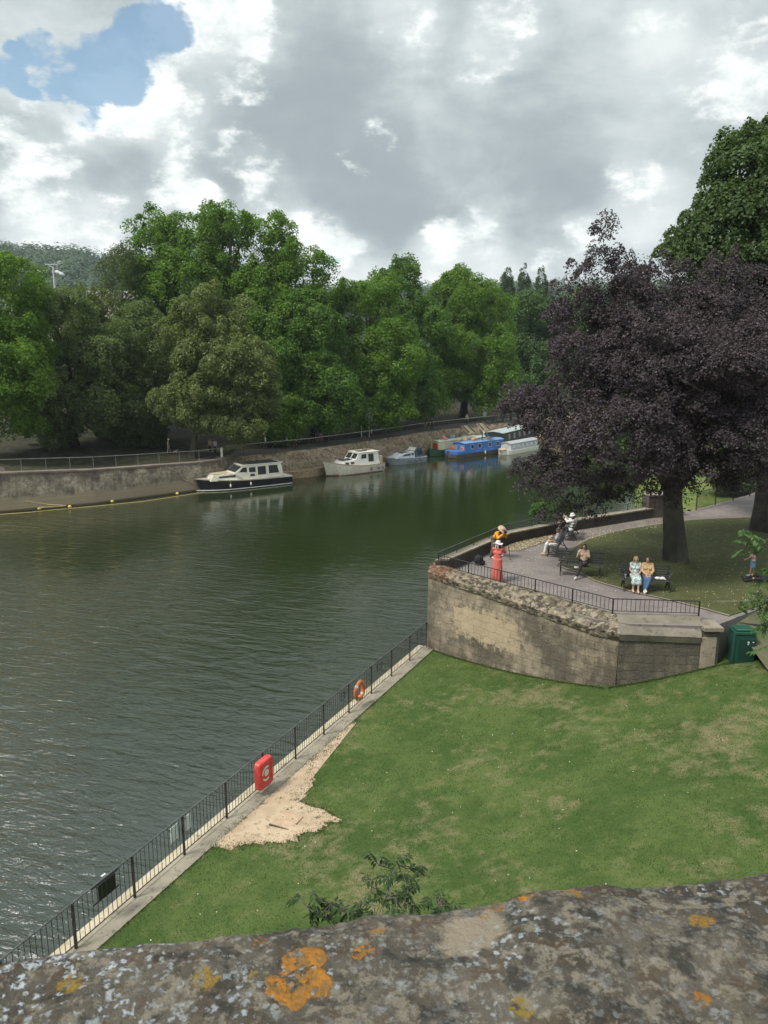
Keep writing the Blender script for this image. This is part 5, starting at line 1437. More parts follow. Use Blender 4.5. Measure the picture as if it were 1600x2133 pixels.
MB().box((-1.8, 0, 2.53), (3.1, 2.3, .07), bev=.03).build('wheelhouse_roof', M_white, b2); mb = MB(); mb.box((-1.3, .1, 2.60), (1.2, .9, .07), bev=.02); mb.box((-2.5, -.3, 2.60), (.8, .7, .05)); mb.build('roof_hatch', M_deckt, b2)
mb = MB(); mb.box((1.1, .0, 1.70), (1.1, 1.0, .08), bev=.02); mb.box((.4, .0, 1.75), (.5, .8, .06)); mb.build('fore_hatch', M_glass, b2)
mb = MB(); mb.box((-3.65, 0, 1.45), (.5, 2.2, .9), bev=.05); mb.build('stern_locker', varied('warm_timber', (.42, .30, .2), (.5, .38, .27), 3, .6), b2)
rails(b2, [(1.6, -1.0, 1.2), (2.9, -.7, 1.42), (3.8, -.1, 1.7), (3.8, .1, 1.7), (2.9, .7, 1.42), (1.6, 1.0, 1.2)], .42, M_galv)
mb = MB(); mb.box((-4.35, .6, .3), (.7, .5, .16), bev=.04); mb.build('stern_float', M_org, b2)
fenders(b2, L, B, (-3.0, -1.9, -3.7), M_fend, .55, .13, .5)
place(b2, G(793, 982, 0), G(697, 994, 0), B, L)

# 3 small grey cruiser with blue canopy
M_grey = varied('grey_gelcoat', (.24, .27, .30), (.20, .225, .25), 2, .4); M_greyl = varied('pale_grey_gelcoat', (.36, .39, .42), (.30, .33, .36), 2, .4)
b3 = thing('small_cruiser', 'small grey cruiser with a folded navy canopy between the cream cruiser and narrowboats', 'boat', group='boats moored along the far bank')
L, B = 6.2, 2.3
hull_mb(L, B, .75, 1.0).build('hull', M_grey, b3, smooth=True); band(L, B, .75, 1.0, -.04, .06, .02).build('rubbing_strake', M_greyl, b3)
rings = []
for i in range(13):
    u = i / 12; x = -L / 2 * .985 + L * .96 * u; w_ = max(.03, (B / 2 - .06) * (1 - max(0, (u - .58) / .42) ** 2.2)); z = .78 + .25 * max(0, (u - .3) / .7) ** 1.8; rings.append([(x, -w_, z - .1), (x, -w_, z), (x, w_, z), (x, w_, z - .1)])
MB().loft(rings).build('deck', M_greyl, b3)
c1 = Cab([(-1.0, .75), (2.2, .85), (1.4, 1.2), (.5, 1.42), (-1.0, 1.5)], .98, .78); c1.mb().build('cabin', M_greyl, b3)
c1.window(b3, [(-.3, 1.08), (1.1, 1.06), (.75, 1.28), (-.3, 1.34)], M_glass); c1.window(b3, [(-.85, 1.1), (-.45, 1.1), (-.45, 1.36), (-.85, 1.38)], M_glass)
MB().box((.2, 0, 1.50), (1.3, 1.1, .06), bev=.02).build('hatch_cover', M_deckt, b3)
c2 = Cab([(-2.7, .8), (-1.2, .8), (-1.0, 1.5), (-1.5, 2.05), (-2.3, 1.9)], .95, .75); c2.mb().build('canopy', varied('navy_canvas', (.045, .07, .12), (.03, .04, .07), 2, .8), b3)
front_panes(b3, -1.0, 1.5, -1.5, 2.05, 1, M_glassl, ((-.7, .7),)); c2.window(b3, [(-2.4, 1.1), (-1.5, 1.1), (-1.55, 1.7), (-2.2, 1.7)], M_glass)
mb = MB(); mb.torus((2.6, .3, .9), .22, .05, Matrix.Rotation(1.2, 3, 'X'), 14, 6, .3, 4.0); mb.build('mooring_fender', M_fendw, b3)
rails(b3, [(1.6, -.7, .85), (2.6, -.25, 1.0), (2.9, 0, 1.0), (2.6, .25, 1.0), (1.6, .7, .85)], .4, M_galv); fenders(b3, L, B, (.1, -1.0, -2.0), M_fend, .45, .10, .5)
place(b3, G(882, 963, 0), G(824, 970, 0), B, L)

def narrow(name, label, L, B, hullm, cabm, near0, near1, roofm, cab_h=1.55, cab0=-.36, cab1=.36, hull_fr=.72, wins=(), glass=None, wm=None, group='boats moored along the far bank', arch=.16):
    """local +x runs away from the viewer; near side is -y"""
    r = thing(name, label, 'boat', group=group)
    n = 18; rings = []
    for i in range(n + 1):
        u = i / n; x = -L / 2 + L * u; e = max(0, (.11 - u) / .11, (u - .9) / .10); w_ = B / 2 * max(.12, 1 - e ** 2.0 * .85); zt = hull_fr + .28 * e ** 1.5
        rings.append([(x + (.25 if u < .5 else -.25) * e, -w_ * .95, -.4), (x, -w_, .1), (x, -w_, zt), (x, w_, zt), (x, w_, .1), (x + (.25 if u < .5 else -.25) * e, w_ * .95, -.4)])
    MB().loft(rings).build('hull', hullm, r)
    x0, x1 = cab0 * L, cab1 * L; z0, z1 = hull_fr - .02, hull_fr + cab_h - .45; wb = B / 2 - .14; wt = B / 2 - .30; rings = []
    for x in (x0, x1):
        rings.append([(x, -wb, z0), (x, -wt, z1), (x, -wt * .6, z1 + arch * .75), (x, 0, z1 + arch), (x, wt * .6, z1 + arch * .75), (x, wt, z1), (x, wb, z0)])
    MB().loft(rings).build('cabin', cabm, r)
    rings = []
    for x in (x0 - .12, x1 + .12): rings.append([(x, -wt - .05, z1 - .01), (x, -wt - .03, z1 + .05), (x, -wt * .6, z1 + arch * .75 + .05), (x, 0, z1 + arch + .05), (x, wt * .6, z1 + arch * .75 + .05), (x, wt + .03, z1 + .05), (x, wt + .05, z1 - .01), (x, 0, z1 + arch - .02)])
    MB().loft(rings).build('roof', roofm, r)
    cb = Cab([(x0, z0), (x1, z0), (x1, z1), (x0, z1)], wb, wt)
    for (xc, w_, h_) in wins:
        zc = (z0 + z1) / 2 + .1; cb.window(r, [(xc - w_ / 2, zc - h_ / 2), (xc + w_ / 2, zc - h_ / 2), (xc + w_ / 2, zc + h_ / 2), (xc - w_ / 2, zc + h_ / 2)], glass or M_glass, wm or M_fendw, .05)
    s_, e_ = Vector(near0[:2]), Vector(near1[:2]); d = (e_ - s_).normalized(); nr = Vector((-d.y, d.x)); c = s_ + d * (L / 2) + nr * B / 2
    r.location = (c.x, c.y, 0); r.rotation_euler = (0, 0, math.atan2(d.y, d.x)); r['z1'] = z1 + arch
    return r, x0, x1, z0, z1, wb, wt


def on_roof(r, x, y, dz, mb, nm, m, label, cat, group=None):
    M_ = Matrix.Translation(r.location) @ Matrix.Rotation(r.rotation_euler.z, 4, 'Z'); p = M_ @ Vector((x, y, r['z1'] + dz + .055)); o = mb.build(nm, m, None, smooth=True); o.location = p; o.rotation_euler = (0, 0, r.rotation_euler.z + .3); tag(o, label, cat, group); return o


M_blue = varied('blue_paint', (.045, .15, .42), (.035, .12, .36), 2, .35, c3=(.06, .18, .44)); M_blued = varied('blue_roof', (.09, .19, .38), (.14, .24, .40), 2, .6, c3=(.22, .26, .30)); M_brownh = varied('rusty_black_hull', (.045, .036, .030), (.075, .058, .045), 1.5, .6)
nb = thing
bl, x0, x1, z0, z1, wb, wt = narrow('narrowboat', 'bright blue narrowboat with four square windows and a cluttered roof', 11.4, 2.7, M_brownh, M_blue, G(948, 957, 0), G(1046, 943, 0), M_blued, 1.62, -.30, .44, .72, ((-1.9, .55, .55), (-.35, .55, .55), (1.9, .55, .55), (3.6, .55, .55)))
mb = MB()
for sd in (-1, 1): mb.box((.3, sd * 1.31, .66), (9.8, .12, .22), bev=.02)
mb.build('gunwale', M_blue, bl)
mb = MB(); mb.prism([(-5.65, -.35), (-5.0, -1.2), (-4.2, -1.38), (-3.3, -1.38), (-3.3, 1.38), (-4.2, 1.38), (-5.0, 1.2), (-5.65, .35)], .55, .95); mb.build('well_deck', M_blue, bl)
mb = MB(); mb.box((x0 - .02, -.62, z0 + .55), (.04, .7, .75), bev=.01); mb.box((x0 - .02, .62, z0 + .55), (.04, .7, .75), bev=.01); mb.build('door_panel', M_glassl, bl)
Rx = Matrix.Rotation(math.radians(90), 3, 'Y')
for y in (-.95, .95): MB().torus((x0 - .35, y, z0 + .42), .26, .07, Rx, 18, 8).build('life_ring', M_org, bl, smooth=True)
fenders(bl, 11.4, 2.7, (.6,), M_fendw, .4, .11, .45, (-1,))
gn, gx0, gx1, gz0, gz1, gwb, gwt = narrow('narrowboat', 'green hulled narrowboat with cream cabin and red door beside the blue narrowboat', 12.5, 2.1, varied('green_hull', (.02, .06, .035), (.03, .075, .045), 2, .5), varied('cream_cabin', (.55, .49, .34), (.47, .41, .28), 2, .6), (6.95, 105.9), (6.95 + 7.55, 105.9 + 6.56), varied('pale_green_roof', (.42, .47, .38), (.34, .38, .30), 2, .6), 1.55, -.40, .4, .85, ((0, .5, .4), (2.5, .5, .4)))
mb = MB(); mb.box((gx0 - .03, .0, gz0 + .5), (.06, .95, .85), bev=.01); mb.build('door', plain('red_door', (.38, .05, .03), .5), gn)
mb = MB()
for s_ in (-1, 1): mb.box((gx0 - .02, s_ * .68, gz0 + .5), (.05, .3, .95), bev=.01)
mb.build('door_surround', plain('cream_panel', (.6, .54, .38), .6), gn)
bk, kx0, kx1, kz0, kz1, kwb, kwt = narrow('houseboat', 'long wide houseboat with black cabin and grey hull behind the purple tree', 19, 3.5, varied('grey_hull', (.20, .205, .21), (.155, .16, .165), 1.5, .5), varied('black_cabin', (.022, .022, .024), (.035, .034, .034), 2, .5), G(1046, 941, 0), G(1110, 922, 0), varied('grey_green_roof', (.30, .36, .35), (.36, .41, .40), 1, .6), 1.95, -.45, .42, 1.05, tuple((-6.2 + 2.1 * k, .62, .62) for k in range(7)), M_glassl, plain('pale_frame', (.45, .47, .45), .5), arch=.22)
mb = MB(); mb.box((0, -1.78, 1.02), (18.2, .1, .12)); mb.build('gunwale', plain('dark_gunwale', (.06, .06, .06), .5), bk)
wc, *_ = narrow('covered_boat', 'white boat under a pale cover with clear windows in front of the long houseboat', 9.5, 2.1, M_fendw, varied('pale_cover', (.30, .32, .32), (.40, .42, .42), 2, .6), G(1058, 949, 0), G(1114, 938, 0), varied('cover_top', (.34, .36, .36), (.28, .30, .31), 2, .6), 1.35, -.38, .42, .55, tuple((-2.8 + 1.25 * k, .6, .4) for k in range(6)), plain('vinyl_window', (.62, .65, .66), .2), M_greyl, arch=.25)
mb = MB(); mb.torus((-4.5, 0, .75), .5, .12, Matrix.Scale(1, 3), 16, 8); mb.build('bow_fender', M_tan, wc)
# old boat roof beyond with shack
sh = thing('deck_shelter', 'low timber cabin with pale roof between the narrowboat roofs and the bank', 'shelter', (*at(983, 915, 113.2).xy, 1.0), .72)
MB().box((0, 0, .95), (2.6, 1.5, 1.1)).build('cabin_wall', varied('shelter_wall', (.07, .055, .05), (.12, .09, .075), 3, .8), sh); MB().box((0, 0, 1.56), (3.0, 1.9, .12), bev=.03).build('roof', varied('shelter_roof', (.38, .33, .25), (.30, .26, .2), 2, .8), sh)
MB().box((0, 0, .0), (3.4, 1.9, .8), bev=.1).build('hull', M_brownh, sh); sh.location.z = .45
for k in range(2): MB().box((-.6 + k * 1.1, -.76, 1.0), (.5, .04, .5)).build('window', M_glassl, sh)
# clutter on the narrowboat roofs
cl = [(-3.0, .3, 'crate', (.55, .4, .3), (.35, .22, .12), 'brown crate at the front of the blue narrowboat roof'), (-1.6, .4, 'folded_chair', (.6, .5, .16), (.40, .24, .16), 'folded brown chair on the blue narrowboat roof'),
      (-.6, -.2, 'canvas_bundle', (.9, .45, .28), (.58, .22, .12), 'orange canvas bundle on the blue narrowboat roof'), (.6, .1, 'plank_stack', (1.5, .35, .12), (.36, .30, .24), 'stack of pale planks on the blue narrowboat roof'),
      (2.9, .1, 'plank_stack', (1.9, .3, .10), (.45, .38, .28), 'long pale planks near the far end of the blue roof')]
for (x, y, nm, dm, c, lab) in cl:
    mb = MB(); mb.box((0, 0, dm[2] / 2 - .02), dm, bev=.05)
    if nm == 'crate': mb.box((0, 0, dm[2] * .5), (dm[0] + .04, dm[1] + .04, .05)); mb.box((0, 0, dm[2] - .03), (dm[0] + .04, dm[1] + .04, .04))
    elif nm == 'plank_stack': mb.box((.1, .1, dm[2] + .02), (dm[0] * .8, .15, .06), rz=.1); mb.box((-.1, -.08, dm[2] + .02), (dm[0] * .9, .12, .05), rz=-.08)
    elif nm == 'folded_chair': mb.bar((-.3, -.3, .0), (.3, .25, .45), .03, 5); mb.bar((-.3, .3, .0), (.3, -.25, .45), .03, 5)
    else: mb.ball((.1, 0, .22), (.3, .2, .15)); mb.ball((-.25, 0, .2), (.2, .2, .14))
    on_roof(bl, x, y, 0, mb, nm, plain(nm + '_m' + str(x), c, .8), lab, nm.replace('_', ' '))
mb = MB(); mb.lathe([(.11, 0), (.11, .1), (.075, .12), (.075, .95), (.12, .97), (.12, 1.05), (.02, 1.08)], 10); on_roof(bl, .9, -.5, 0, mb, 'chimney', M_black, 'black stove chimney standing on the blue narrowboat roof', 'chimney')
mb = MB(); mb.torus((0, 0, .1), .33, .09, Matrix.Rotation(.5, 3, 'X'), 18, 8); on_roof(gn, -3.4, -.3, .12, mb, 'life_ring', plain('faded_ring', (.68, .2, .14), .5), 'faded red life ring lying on the green narrowboat roof', 'life ring')
for i, (x, y, s_, c, lab, nm) in enumerate(((-4.6, .2, .45, (.24, .17, .10), 'heap of firewood at the front of the green narrowboat roof', 'firewood_heap'), (-4.0, .5, .35, (.30, .24, .15), 'brown sacks beside the firewood on the green roof', 'sack_pile'), (-2.2, .2, .3, (.08, .16, .36), 'blue tub on the green narrowboat roof', 'plastic_tub'), (-1.4, .1, .35, (.42, .44, .42), 'grey tub on the green narrowboat roof', 'plastic_tub'))):
    rr_ = random.Random(i); mb = MB()
    if 'tub' in nm: mb.lathe([(.02, 0), (s_ * .7, .0), (s_, s_ * 1.2), (s_ * .9, s_ * 1.2), (s_ * .6, .06), (.02, .06)], 14)
    elif nm == 'sack_pile':
        for k in range(4): mb.ball((rr_.uniform(-.4, .4), rr_.uniform(-.25, .25), .14 + .1 * (k % 2)), (.3, .2, .15))
    else:
        for k in range(16): 
            a_ = Vector((rr_.uniform(-.7, .5), rr_.uniform(-.4, .4), rr_.uniform(.05, .4))); mb.bar(a_, a_ + Vector((rr_.uniform(.2, .6), rr_.uniform(-.3, .3), rr_.uniform(-.05, .2))), .05, 6)
    on_roof(gn, x, y, 0, mb, nm, plain(nm + str(i), c, .8), lab, nm.replace('_', ' '))
for i, (px, py, lab) in enumerate(((1008, 899, 'taller white gas bottle beside the black houseboat, left of the pair'), (1015, 901, 'shorter white gas bottle beside the black houseboat, right of the pair'))):
    p = at(px, py + 4, 115.5); mb = MB(); mb.lathe([(.02, 0), (.18, .02), (.2, .08), (.2, .7 - i * .12), (.14, .82 - i * .12), (.05, .86 - i * .12), (.05, .92 - i * .12), (.02, .92 - i * .12)], 12); o = mb.build('gas_bottle', M_fendw, None, smooth=True); o.location = (p.x, p.y, p.z - .35); tag(o, lab, 'gas bottle', 'white gas bottles')
pm = Matrix.Translation(bk.location) @ Matrix.Rotation(bk.rotation_euler.z, 4, 'Z')
p_ = at(1028, 897, 118.5); mb = MB(); 
for k in range(5): mb.box(((k % 3) * .5 - .5, (k // 3) * .4, .35 + .1 * (k % 2)), (.5, .4, .9 + .3 * (k == 1)), rz=.2 * k, tap=.8, bev=.06)
o = mb.build('sack_stack', varied('hessian', (.34, .26, .17), (.26, .2, .13), 4, .9)); o.location = (p_.x, p_.y, .9); tag(o, 'stack of tall brown sacks on the quay behind the black houseboat', 'sacks')
mb = MB(); mb.lathe([(.02, 0), (.22, 0), (.25, .25), (.25, 1.1), (.1, 1.4), (.02, 1.45)], 10); o = mb.build('covered_post', plain('post_cover', (.07, .045, .04), .8)); p_ = at(959, 897, 112); o.location = (p_.x, p_.y, .9); tag(o, 'dark covered post on the quay left of the bank steps', 'post')

# mooring ropes from boat to bank
def rope_between(a, b, sag, label):
    mb = MB(); pts = [a.lerp(b, k / 8) - Vector((0, 0, sag * math.sin(math.pi * k / 8))) for k in range(9)]; mb.tube(pts, .022, 5); o = mb.build('mooring_rope', bpy.data.materials['pale_rope']); tag(o, label, 'rope', 'mooring ropes')
def bp_(r, x, y, z): return Matrix.Translation(r.location) @ Matrix.Rotation(r.rotation_euler.z, 4, 'Z') @ Vector((x, y, z))
rope_between(bp_(b1, -5.0, -1.2, 1.1), Vector((-7.2, 90.4, 1.0)), .25, 'rope from the stern of the black hulled boat to the lower quay')
rope_between(bp_(b2, 3.9, -.3, 1.6), Vector((-8.6, 92.6, 1.0)), .35, 'rope from the high bow of the cream cruiser to the quay')
rope_between(bp_(b3, 2.9, 0, 1.0), Vector((.2, 102.6, 1.0)), .2, 'rope from the grey cruiser bow to the quay')
# deck gear
mb = MB(); mb.bar((-3.9, .9, 2.5), (-3.9, .9, 4.0), .02, 5); mb.build('aerial', M_galv, b1)
mb = MB(); mb.bar((-3.0, .0, 2.55), (-3.0, .0, 3.5), .02, 5); mb.bar((-3.2, .0, 3.2), (-2.8, .0, 3.2), .015, 4); mb.build('mast', M_galv, b2)
# ------------------------------------------------------------------ people
M_skin = plain('skin', (.46, .27, .19), .55, d=.08); M_skin2 = plain('skin_tanned', (.34, .19, .125), .55, d=.08)
M_eye = plain('eye_dark', (.02, .015, .012), .3); M_lip = plain('lip', (.36, .11, .09), .5)


def remesh(parts, vox, smooth=2):
    """parts: ('c',a,b,ra,rb) tapered capsules, ('e',centre,(rx,ry,rz),rotmatrix) ellipsoids -> one continuous skin"""
    mb = MB()
    for q in parts:
        if q[0] == 'c':
            a, b_ = Vector(q[1]), Vector(q[2]); d = b_ - a; L = d.length
            if L < 1e-5: continue
            d.normalize(); pts, rad = [], []
            for k in range(5): t_ = -math.cos(math.pi / 2 * k / 4); pts.append(a + d * q[3] * t_); rad.append(max(.0008, q[3] * math.sin(math.pi / 2 * k / 4)))
            for k in range(5): t_ = math.sin(math.pi / 2 * k / 4); pts.append(b_ + d * q[4] * t_); rad.append(max(.0008, q[4] * math.cos(math.pi / 2 * k / 4)))
            mb.tube(pts, rad, 10)
        else: mb.ball(q[1], q[2], 14, 10, q[3] if len(q) > 3 else None)
    me = mb.mesh('tmp'); import bmesh
    bm = bmesh.new(); bm.from_mesh(me); bmesh.ops.recalc_face_normals(bm, faces=bm.faces); bm.to_mesh(me); bm.free()
    o = bpy.data.objects.new('tmp', me); COL.objects.link(o)
    r = o.modifiers.new('r', 'REMESH'); r.mode = 'VOXEL'; r.voxel_size = vox; r.use_smooth_shade = True
    if smooth: s = o.modifiers.new('s', 'SMOOTH'); s.factor = .5; s.iterations = smooth
    dg = bpy.context.evaluated_depsgraph_get(); ev = o.evaluated_get(dg); nm = bpy.data.meshes.new_from_object(ev)
    COL.objects.unlink(o); bpy.data.objects.remove(o); bpy.data.meshes.remove(me)
    nm.polygons.foreach_set('use_smooth', [True] * len(nm.polygons)); return nm


def hand_parts(w, fd, palm_n, side, curl=.35, s=1.0, fr=.0085):
    """w wrist, fd finger direction, palm_n palm normal, side = +1/-1 thumb side sign"""
    w = Vector(w); fd = Vector(fd).normalized(); pn = Vector(palm_n); pn = (pn - fd * pn.dot(fd)).normalized(); ac = fd.cross(pn).normalized() * side
    out = [('c', w, w + fd * .045 * s, .026 * s, .031 * s), ('c', w + fd * .045 * s + ac * .02 * s, w + fd * .085 * s + ac * .022 * s, .022 * s, .018 * s), ('c', w + fd * .045 * s - ac * .02 * s, w + fd * .08 * s - ac * .024 * s, .022 * s, .017 * s)]
    for k, (o_, ln) in enumerate(((.030, .068), (.010, .077), (-.010, .071), (-.029, .055))):
        p = w + fd * .085 * s + ac * o_ * s; d = fd
        for j in range(3):
            d = (d + pn * curl * (.6 + .5 * j)).normalized(); q = p + d * ln * s * (.45, .32, .23)[j]; out.append(('c', p, q, fr * s, fr * .92 * s)); p = q
    tb = w + fd * .03 * s + ac * .03 * s; t1 = tb + (fd * .5 + ac * .8 + pn * .25).normalized() * .045 * s; t2 = t1 + (fd * .85 + ac * .3 + pn * .4).normalized() * .035 * s
    out += [('c', tb, t1, .013 * s, .0105 * s), ('c', t1, t2, .0105 * s, .0088 * s)]
    return out


def person(label, loc, rz, J, wear, vox=.0085, skin=None, face=True, scale=1.0, name='person', cat='person', fingers=True, group=None, female=True):
    """J: joints in local metres, +y is forward. wear: list of garments"""
    skin = skin or M_skin; root = thing(name, label, cat, loc, rz, group); root.scale = (scale,) * 3
    V_ = {k: Vector(v) for k, v in J.items() if hasattr(v, '__len__')}
    pel, che, nek, hd = V_['pelvis'], V_['chest'], V_['neck'], V_['head']
    look = Vector(J.get('look', (0, 1, 0))).normalized(); upv = (hd - nek).normalized()
    rt = look.cross(upv).normalized(); look = upv.cross(rt).normalized(); Rh = Matrix((rt, look, upv)).transposed()
    ts = (V_['sr'] - V_['sl']).normalized()
    sw = 1.0
    P_ = [('e', hd + upv * .02, (.075, .095, .10), Rh), ('e', hd - upv * .055 + look * .025, (.055, .060, .060), Rh), ('e', hd + upv * .03 - look * .015, (.078, .092, .088), Rh),
          ('c', hd - upv * .005 + look * .085, hd - upv * .035 + look * .103, .008, .013), ('e', hd + rt * .078 - upv * .005 - look * .005, (.012, .02, .03), Rh), ('e', hd - rt * .078 - upv * .005 - look * .005, (.012, .02, .03), Rh),
          ('e', hd + upv * .022 + look * .082, (.045, .014, .010), Rh), ('e', hd - upv * .062 + look * .078, (.024, .014, .012), Rh),
          ('c', nek - upv * .04, hd - upv * .06, .052, .048)]
    mid = pel.lerp(che, .5)
    for (c_, w_, r_) in ((pel, .085, .11), (mid, .06, .095), (che, .085, .105)): P_.append(('c', c_ - ts * w_, c_ + ts * w_, r_, r_))
    P_ += [('c', pel, che, .115, .11), ('c', che, nek - upv * .02, .10, .055), ('c', V_['sl'], nek - upv * .01, .048, .045), ('c', V_['sr'], nek - upv * .01, .048, .045)]
    fw = (Vector((0, 0, 1)) * .0 + (che - pel).cross(ts) * -1).normalized()
    if fw.dot(Vector((0, 1, 0))) < 0: fw = -fw
    if female: P_ += [('e', che + ts * .07 + fw * .085 - (che - pel).normalized() * .03, (.055, .05, .055)), ('e', che - ts * .07 + fw * .085 - (che - pel).normalized() * .03, (.055, .05, .055))]
    for s_ in 'lr':
        P_ += [('c', V_['s' + s_], V_['e' + s_], .046, .037), ('c', V_['e' + s_], V_['w' + s_], .037, .025)]
        P_ += [('c', V_['h' + s_], V_['k' + s_], .082, .055), ('c', V_['k' + s_], V_['a' + s_], .054, .034), ('e', V_['k' + s_].lerp(V_['a' + s_], .28) + Vector((0, -.012, 0)), (.045, .048, .10))]
        toe = Vector(J.get('t' + s_, V_['a' + s_] + Vector((0, .15, -.05)))); heel = V_['a' + s_] + Vector((0, -.03, -.045)); P_ += [('c', heel, toe, .032, .026), ('c', V_['a' + s_], toe, .034, .024)]
        fd = Vector(J.get('f' + s_, V_['w' + s_] - V_['e' + s_])); pn = Vector(J.get('p' + s_, (0, .3, -1))); curl = J.get('curl', .35)
        P_ += hand_parts(V_['w' + s_], fd, pn, 1 if s_ == 'l' else -1, curl)
    me = remesh(P_, vox, 1); me.name = 'body'; me.materials.append(skin); me.materials.append(M_eye); me.materials.append(M_lip)
    if face:
        n = len(me.polygons); ce = np.empty(n * 3); me.polygons.foreach_get('center', ce); ce = ce.reshape(-1, 3); mi = np.zeros(n, int)
        for sx in (-1, 1): mi[np.linalg.norm(ce - np.array(hd + rt * sx * .031 + upv * .004 + look * .088), axis=1) < .0135] = 1
        for sx in (-.014, 0, .014): mi[np.linalg.norm(ce - np.array(hd + rt * sx - upv * .062 + look * .092), axis=1) < .0125] = 2
        me.polygons.foreach_set('material_index', mi)
    body = bpy.data.objects.new('body', me); link(body, root); body.scale = (1, 1, 1)
    gv = max(vox, .010)
    for g_ in wear:
        kind, m = g_[0], g_[1]; opt = g_[2] if len(g_) > 2 else {}; inf = opt.get('inf', .016); Q = []
        nm = {'top': 'top', 'legs': 'trousers', 'shorts': 'shorts', 'skirt': 'skirt', 'dress': 'dress', 'shoes': 'shoe', 'hair': 'hair', 'hat': 'hat', 'cap': 'cap', 'ribbon': 'ribbon'}[kind]
        if kind in ('top', 'dress'):
            for (c_, w_, r_) in ((pel + (che - pel) * opt.get('from', .0), .085, .112), (mid, .06, .095), (che, .085, .105)): Q.append(('c', c_ - ts * w_, c_ + ts * w_, r_ + inf, r_ + inf))
            Q += [('c', pel, che, .115 + inf, .11 + inf)]
            if opt.get('neck', 1): Q += [('c', che, che.lerp(nek, .72), .10 + inf, .066 + inf), ('c', V_['sl'], nek - upv * .035, .047 + inf, .042 + inf), ('c', V_['sr'], nek - upv * .035, .047 + inf, .042 + inf)]
            if female: Q += [('e', che + ts * .07 + fw * .085 - (che - pel).normalized() * .03, (.055 + inf,) * 3), ('e', che - ts * .07 + fw * .085 - (che - pel).normalized() * .03, (.055 + inf,) * 3)]
            sl_ = opt.get('sleeve', 1.0)
            for s_ in 'lr':
                if sl_ > 0:
                    pf = opt.get('puff', 0); e1 = V_['s' + s_].lerp(V_['e' + s_], min(1, sl_ * 2)); Q.append(('c', V_['s' + s_], e1, .046 + inf + pf * .6, .038 + inf + pf))
                    if sl_ > .5: e2 = V_['e' + s_].lerp(V_['w' + s_], (sl_ - .5) * 2 * .92); Q.append(('c', V_['e' + s_], e2, .038 + inf + pf, .026 + inf))
        if kind == 'legs':
            fl = opt.get('flare', .0)
            for s_ in 'lr':
                e2 = V_['k' + s_].lerp(V_['a' + s_], opt.get('len', .93)); Q += [('c', V_['h' + s_], V_['k' + s_], .084 + inf, .057 + inf), ('c', V_['k' + s_], e2, .056 + inf, .038 + inf + fl)]
            Q += [('c', pel - ts * .085, pel + ts * .085, .112 + inf, .112 + inf), ('c', pel, pel.lerp(che, .3), .11 + inf, .10 + inf)]
        if kind == 'shorts':
            for s_ in 'lr': Q += [('c', V_['h' + s_], V_['h' + s_].lerp(V_['k' + s_], opt.get('len', .7)), .088 + inf, .075 + inf)]
            Q += [('c', pel - ts * .085, pel + ts * .085, .112 + inf, .112 + inf)]
        if kind in ('skirt', 'dress') and 'hem' in opt:
            hem = opt['hem']; wdt = opt.get('w', .16)      # skirts follow both legs and the space between
            if opt.get('sit'):
                for s_ in 'lr': Q += [('c', V_['h' + s_], V_['k' + s_], .10 + inf, .085 + inf), ('c', V_['k' + s_], V_['k' + s_].lerp(V_['a' + s_], hem), .085 + inf, .09 + inf)]
                ha, ka = (V_['hl'] + V_['hr']) / 2, (V_['kl'] + V_['kr']) / 2; Q += [('c', ha, ka, .11 + inf, .085 + inf), ('c', ka, ka.lerp((V_['al'] + V_['ar']) / 2, hem * .9), .085 + inf, .085)]
                Q.append(('c', pel - ts * .085, pel + ts * .085, .112 + inf, .112 + inf))
            else:
                bot = Vector((pel.x + opt.get('dx', 0), pel.y + opt.get('dy', 0), hem + .07)); 
                for an in range(0, 360, 30):
                    c_ = math.cos(math.radians(an)); s2 = math.sin(math.radians(an)); Q.append(('c', pel + Vector((c_ * .07, s2 * .03, 0)), bot + Vector((c_ * wdt, s2 * wdt * .75, 0)), .11 + inf * .5, .055))
                Q.append(('c', pel - ts * .085, pel + ts * .085, .112 + inf, .112 + inf)); Q.append(('c', pel, bot, .13, wdt * .8))
        if kind == 'shoes':
            for s_ in 'lr':
                toe = Vector(J.get('t' + s_, V_['a' + s_] + Vector((0, .15, -.05)))); heel = V_['a' + s_] + Vector((0, -.03, -.045)); mq = remesh([('c', heel, toe, .045, .040), ('c', V_['a' + s_] + Vector((0, 0, -.015)), heel.lerp(toe, .5), .046, .040)], gv, 1); mq.materials.append(m); link(bpy.data.objects.new('shoe', mq), root)
            continue
        if kind == 'hair':
            Q += [('e', hd + upv * .045 - look * .022, (.092, .100, .088), Rh), ('e', hd - look * .05 - upv * .02, (.085, .06, .085), Rh)]
            ln = opt.get('len', .0)
            if ln: 
                for sx in (-.06, -.03, 0, .03, .06): Q.append(('c', hd - look * .06 + rt * sx, hd - look * (.075 + .03 * ln) + rt * sx * 1.3 - Vector((0, 0, ln)), .042, .022))
                for sx in (-1, 1): Q.append(('c', hd + rt * sx * .085 + upv * .03, hd + rt * sx * .10 - upv * min(ln, .24) + look * .01, .022, .022))
            if opt.get('bun'): Q.append(('e', hd - look * .12 + upv * .03, (.05,) * 3))
        if kind == 'cap': Q += [('e', hd + upv * .06 - look * .01, (.094, .105, .075), Rh), ('c', hd + upv * .05 + look * .09 - rt * .04, hd + upv * .045 + look * .15 - rt * .03, .014, .010), ('c', hd + upv * .05 + look * .09 + rt * .04, hd + upv * .045 + look * .15 + rt * .03, .014, .010), ('c', hd + upv * .045 + look * .15 - rt * .03, hd + upv * .045 + look * .15 + rt * .03, .010, .010)]
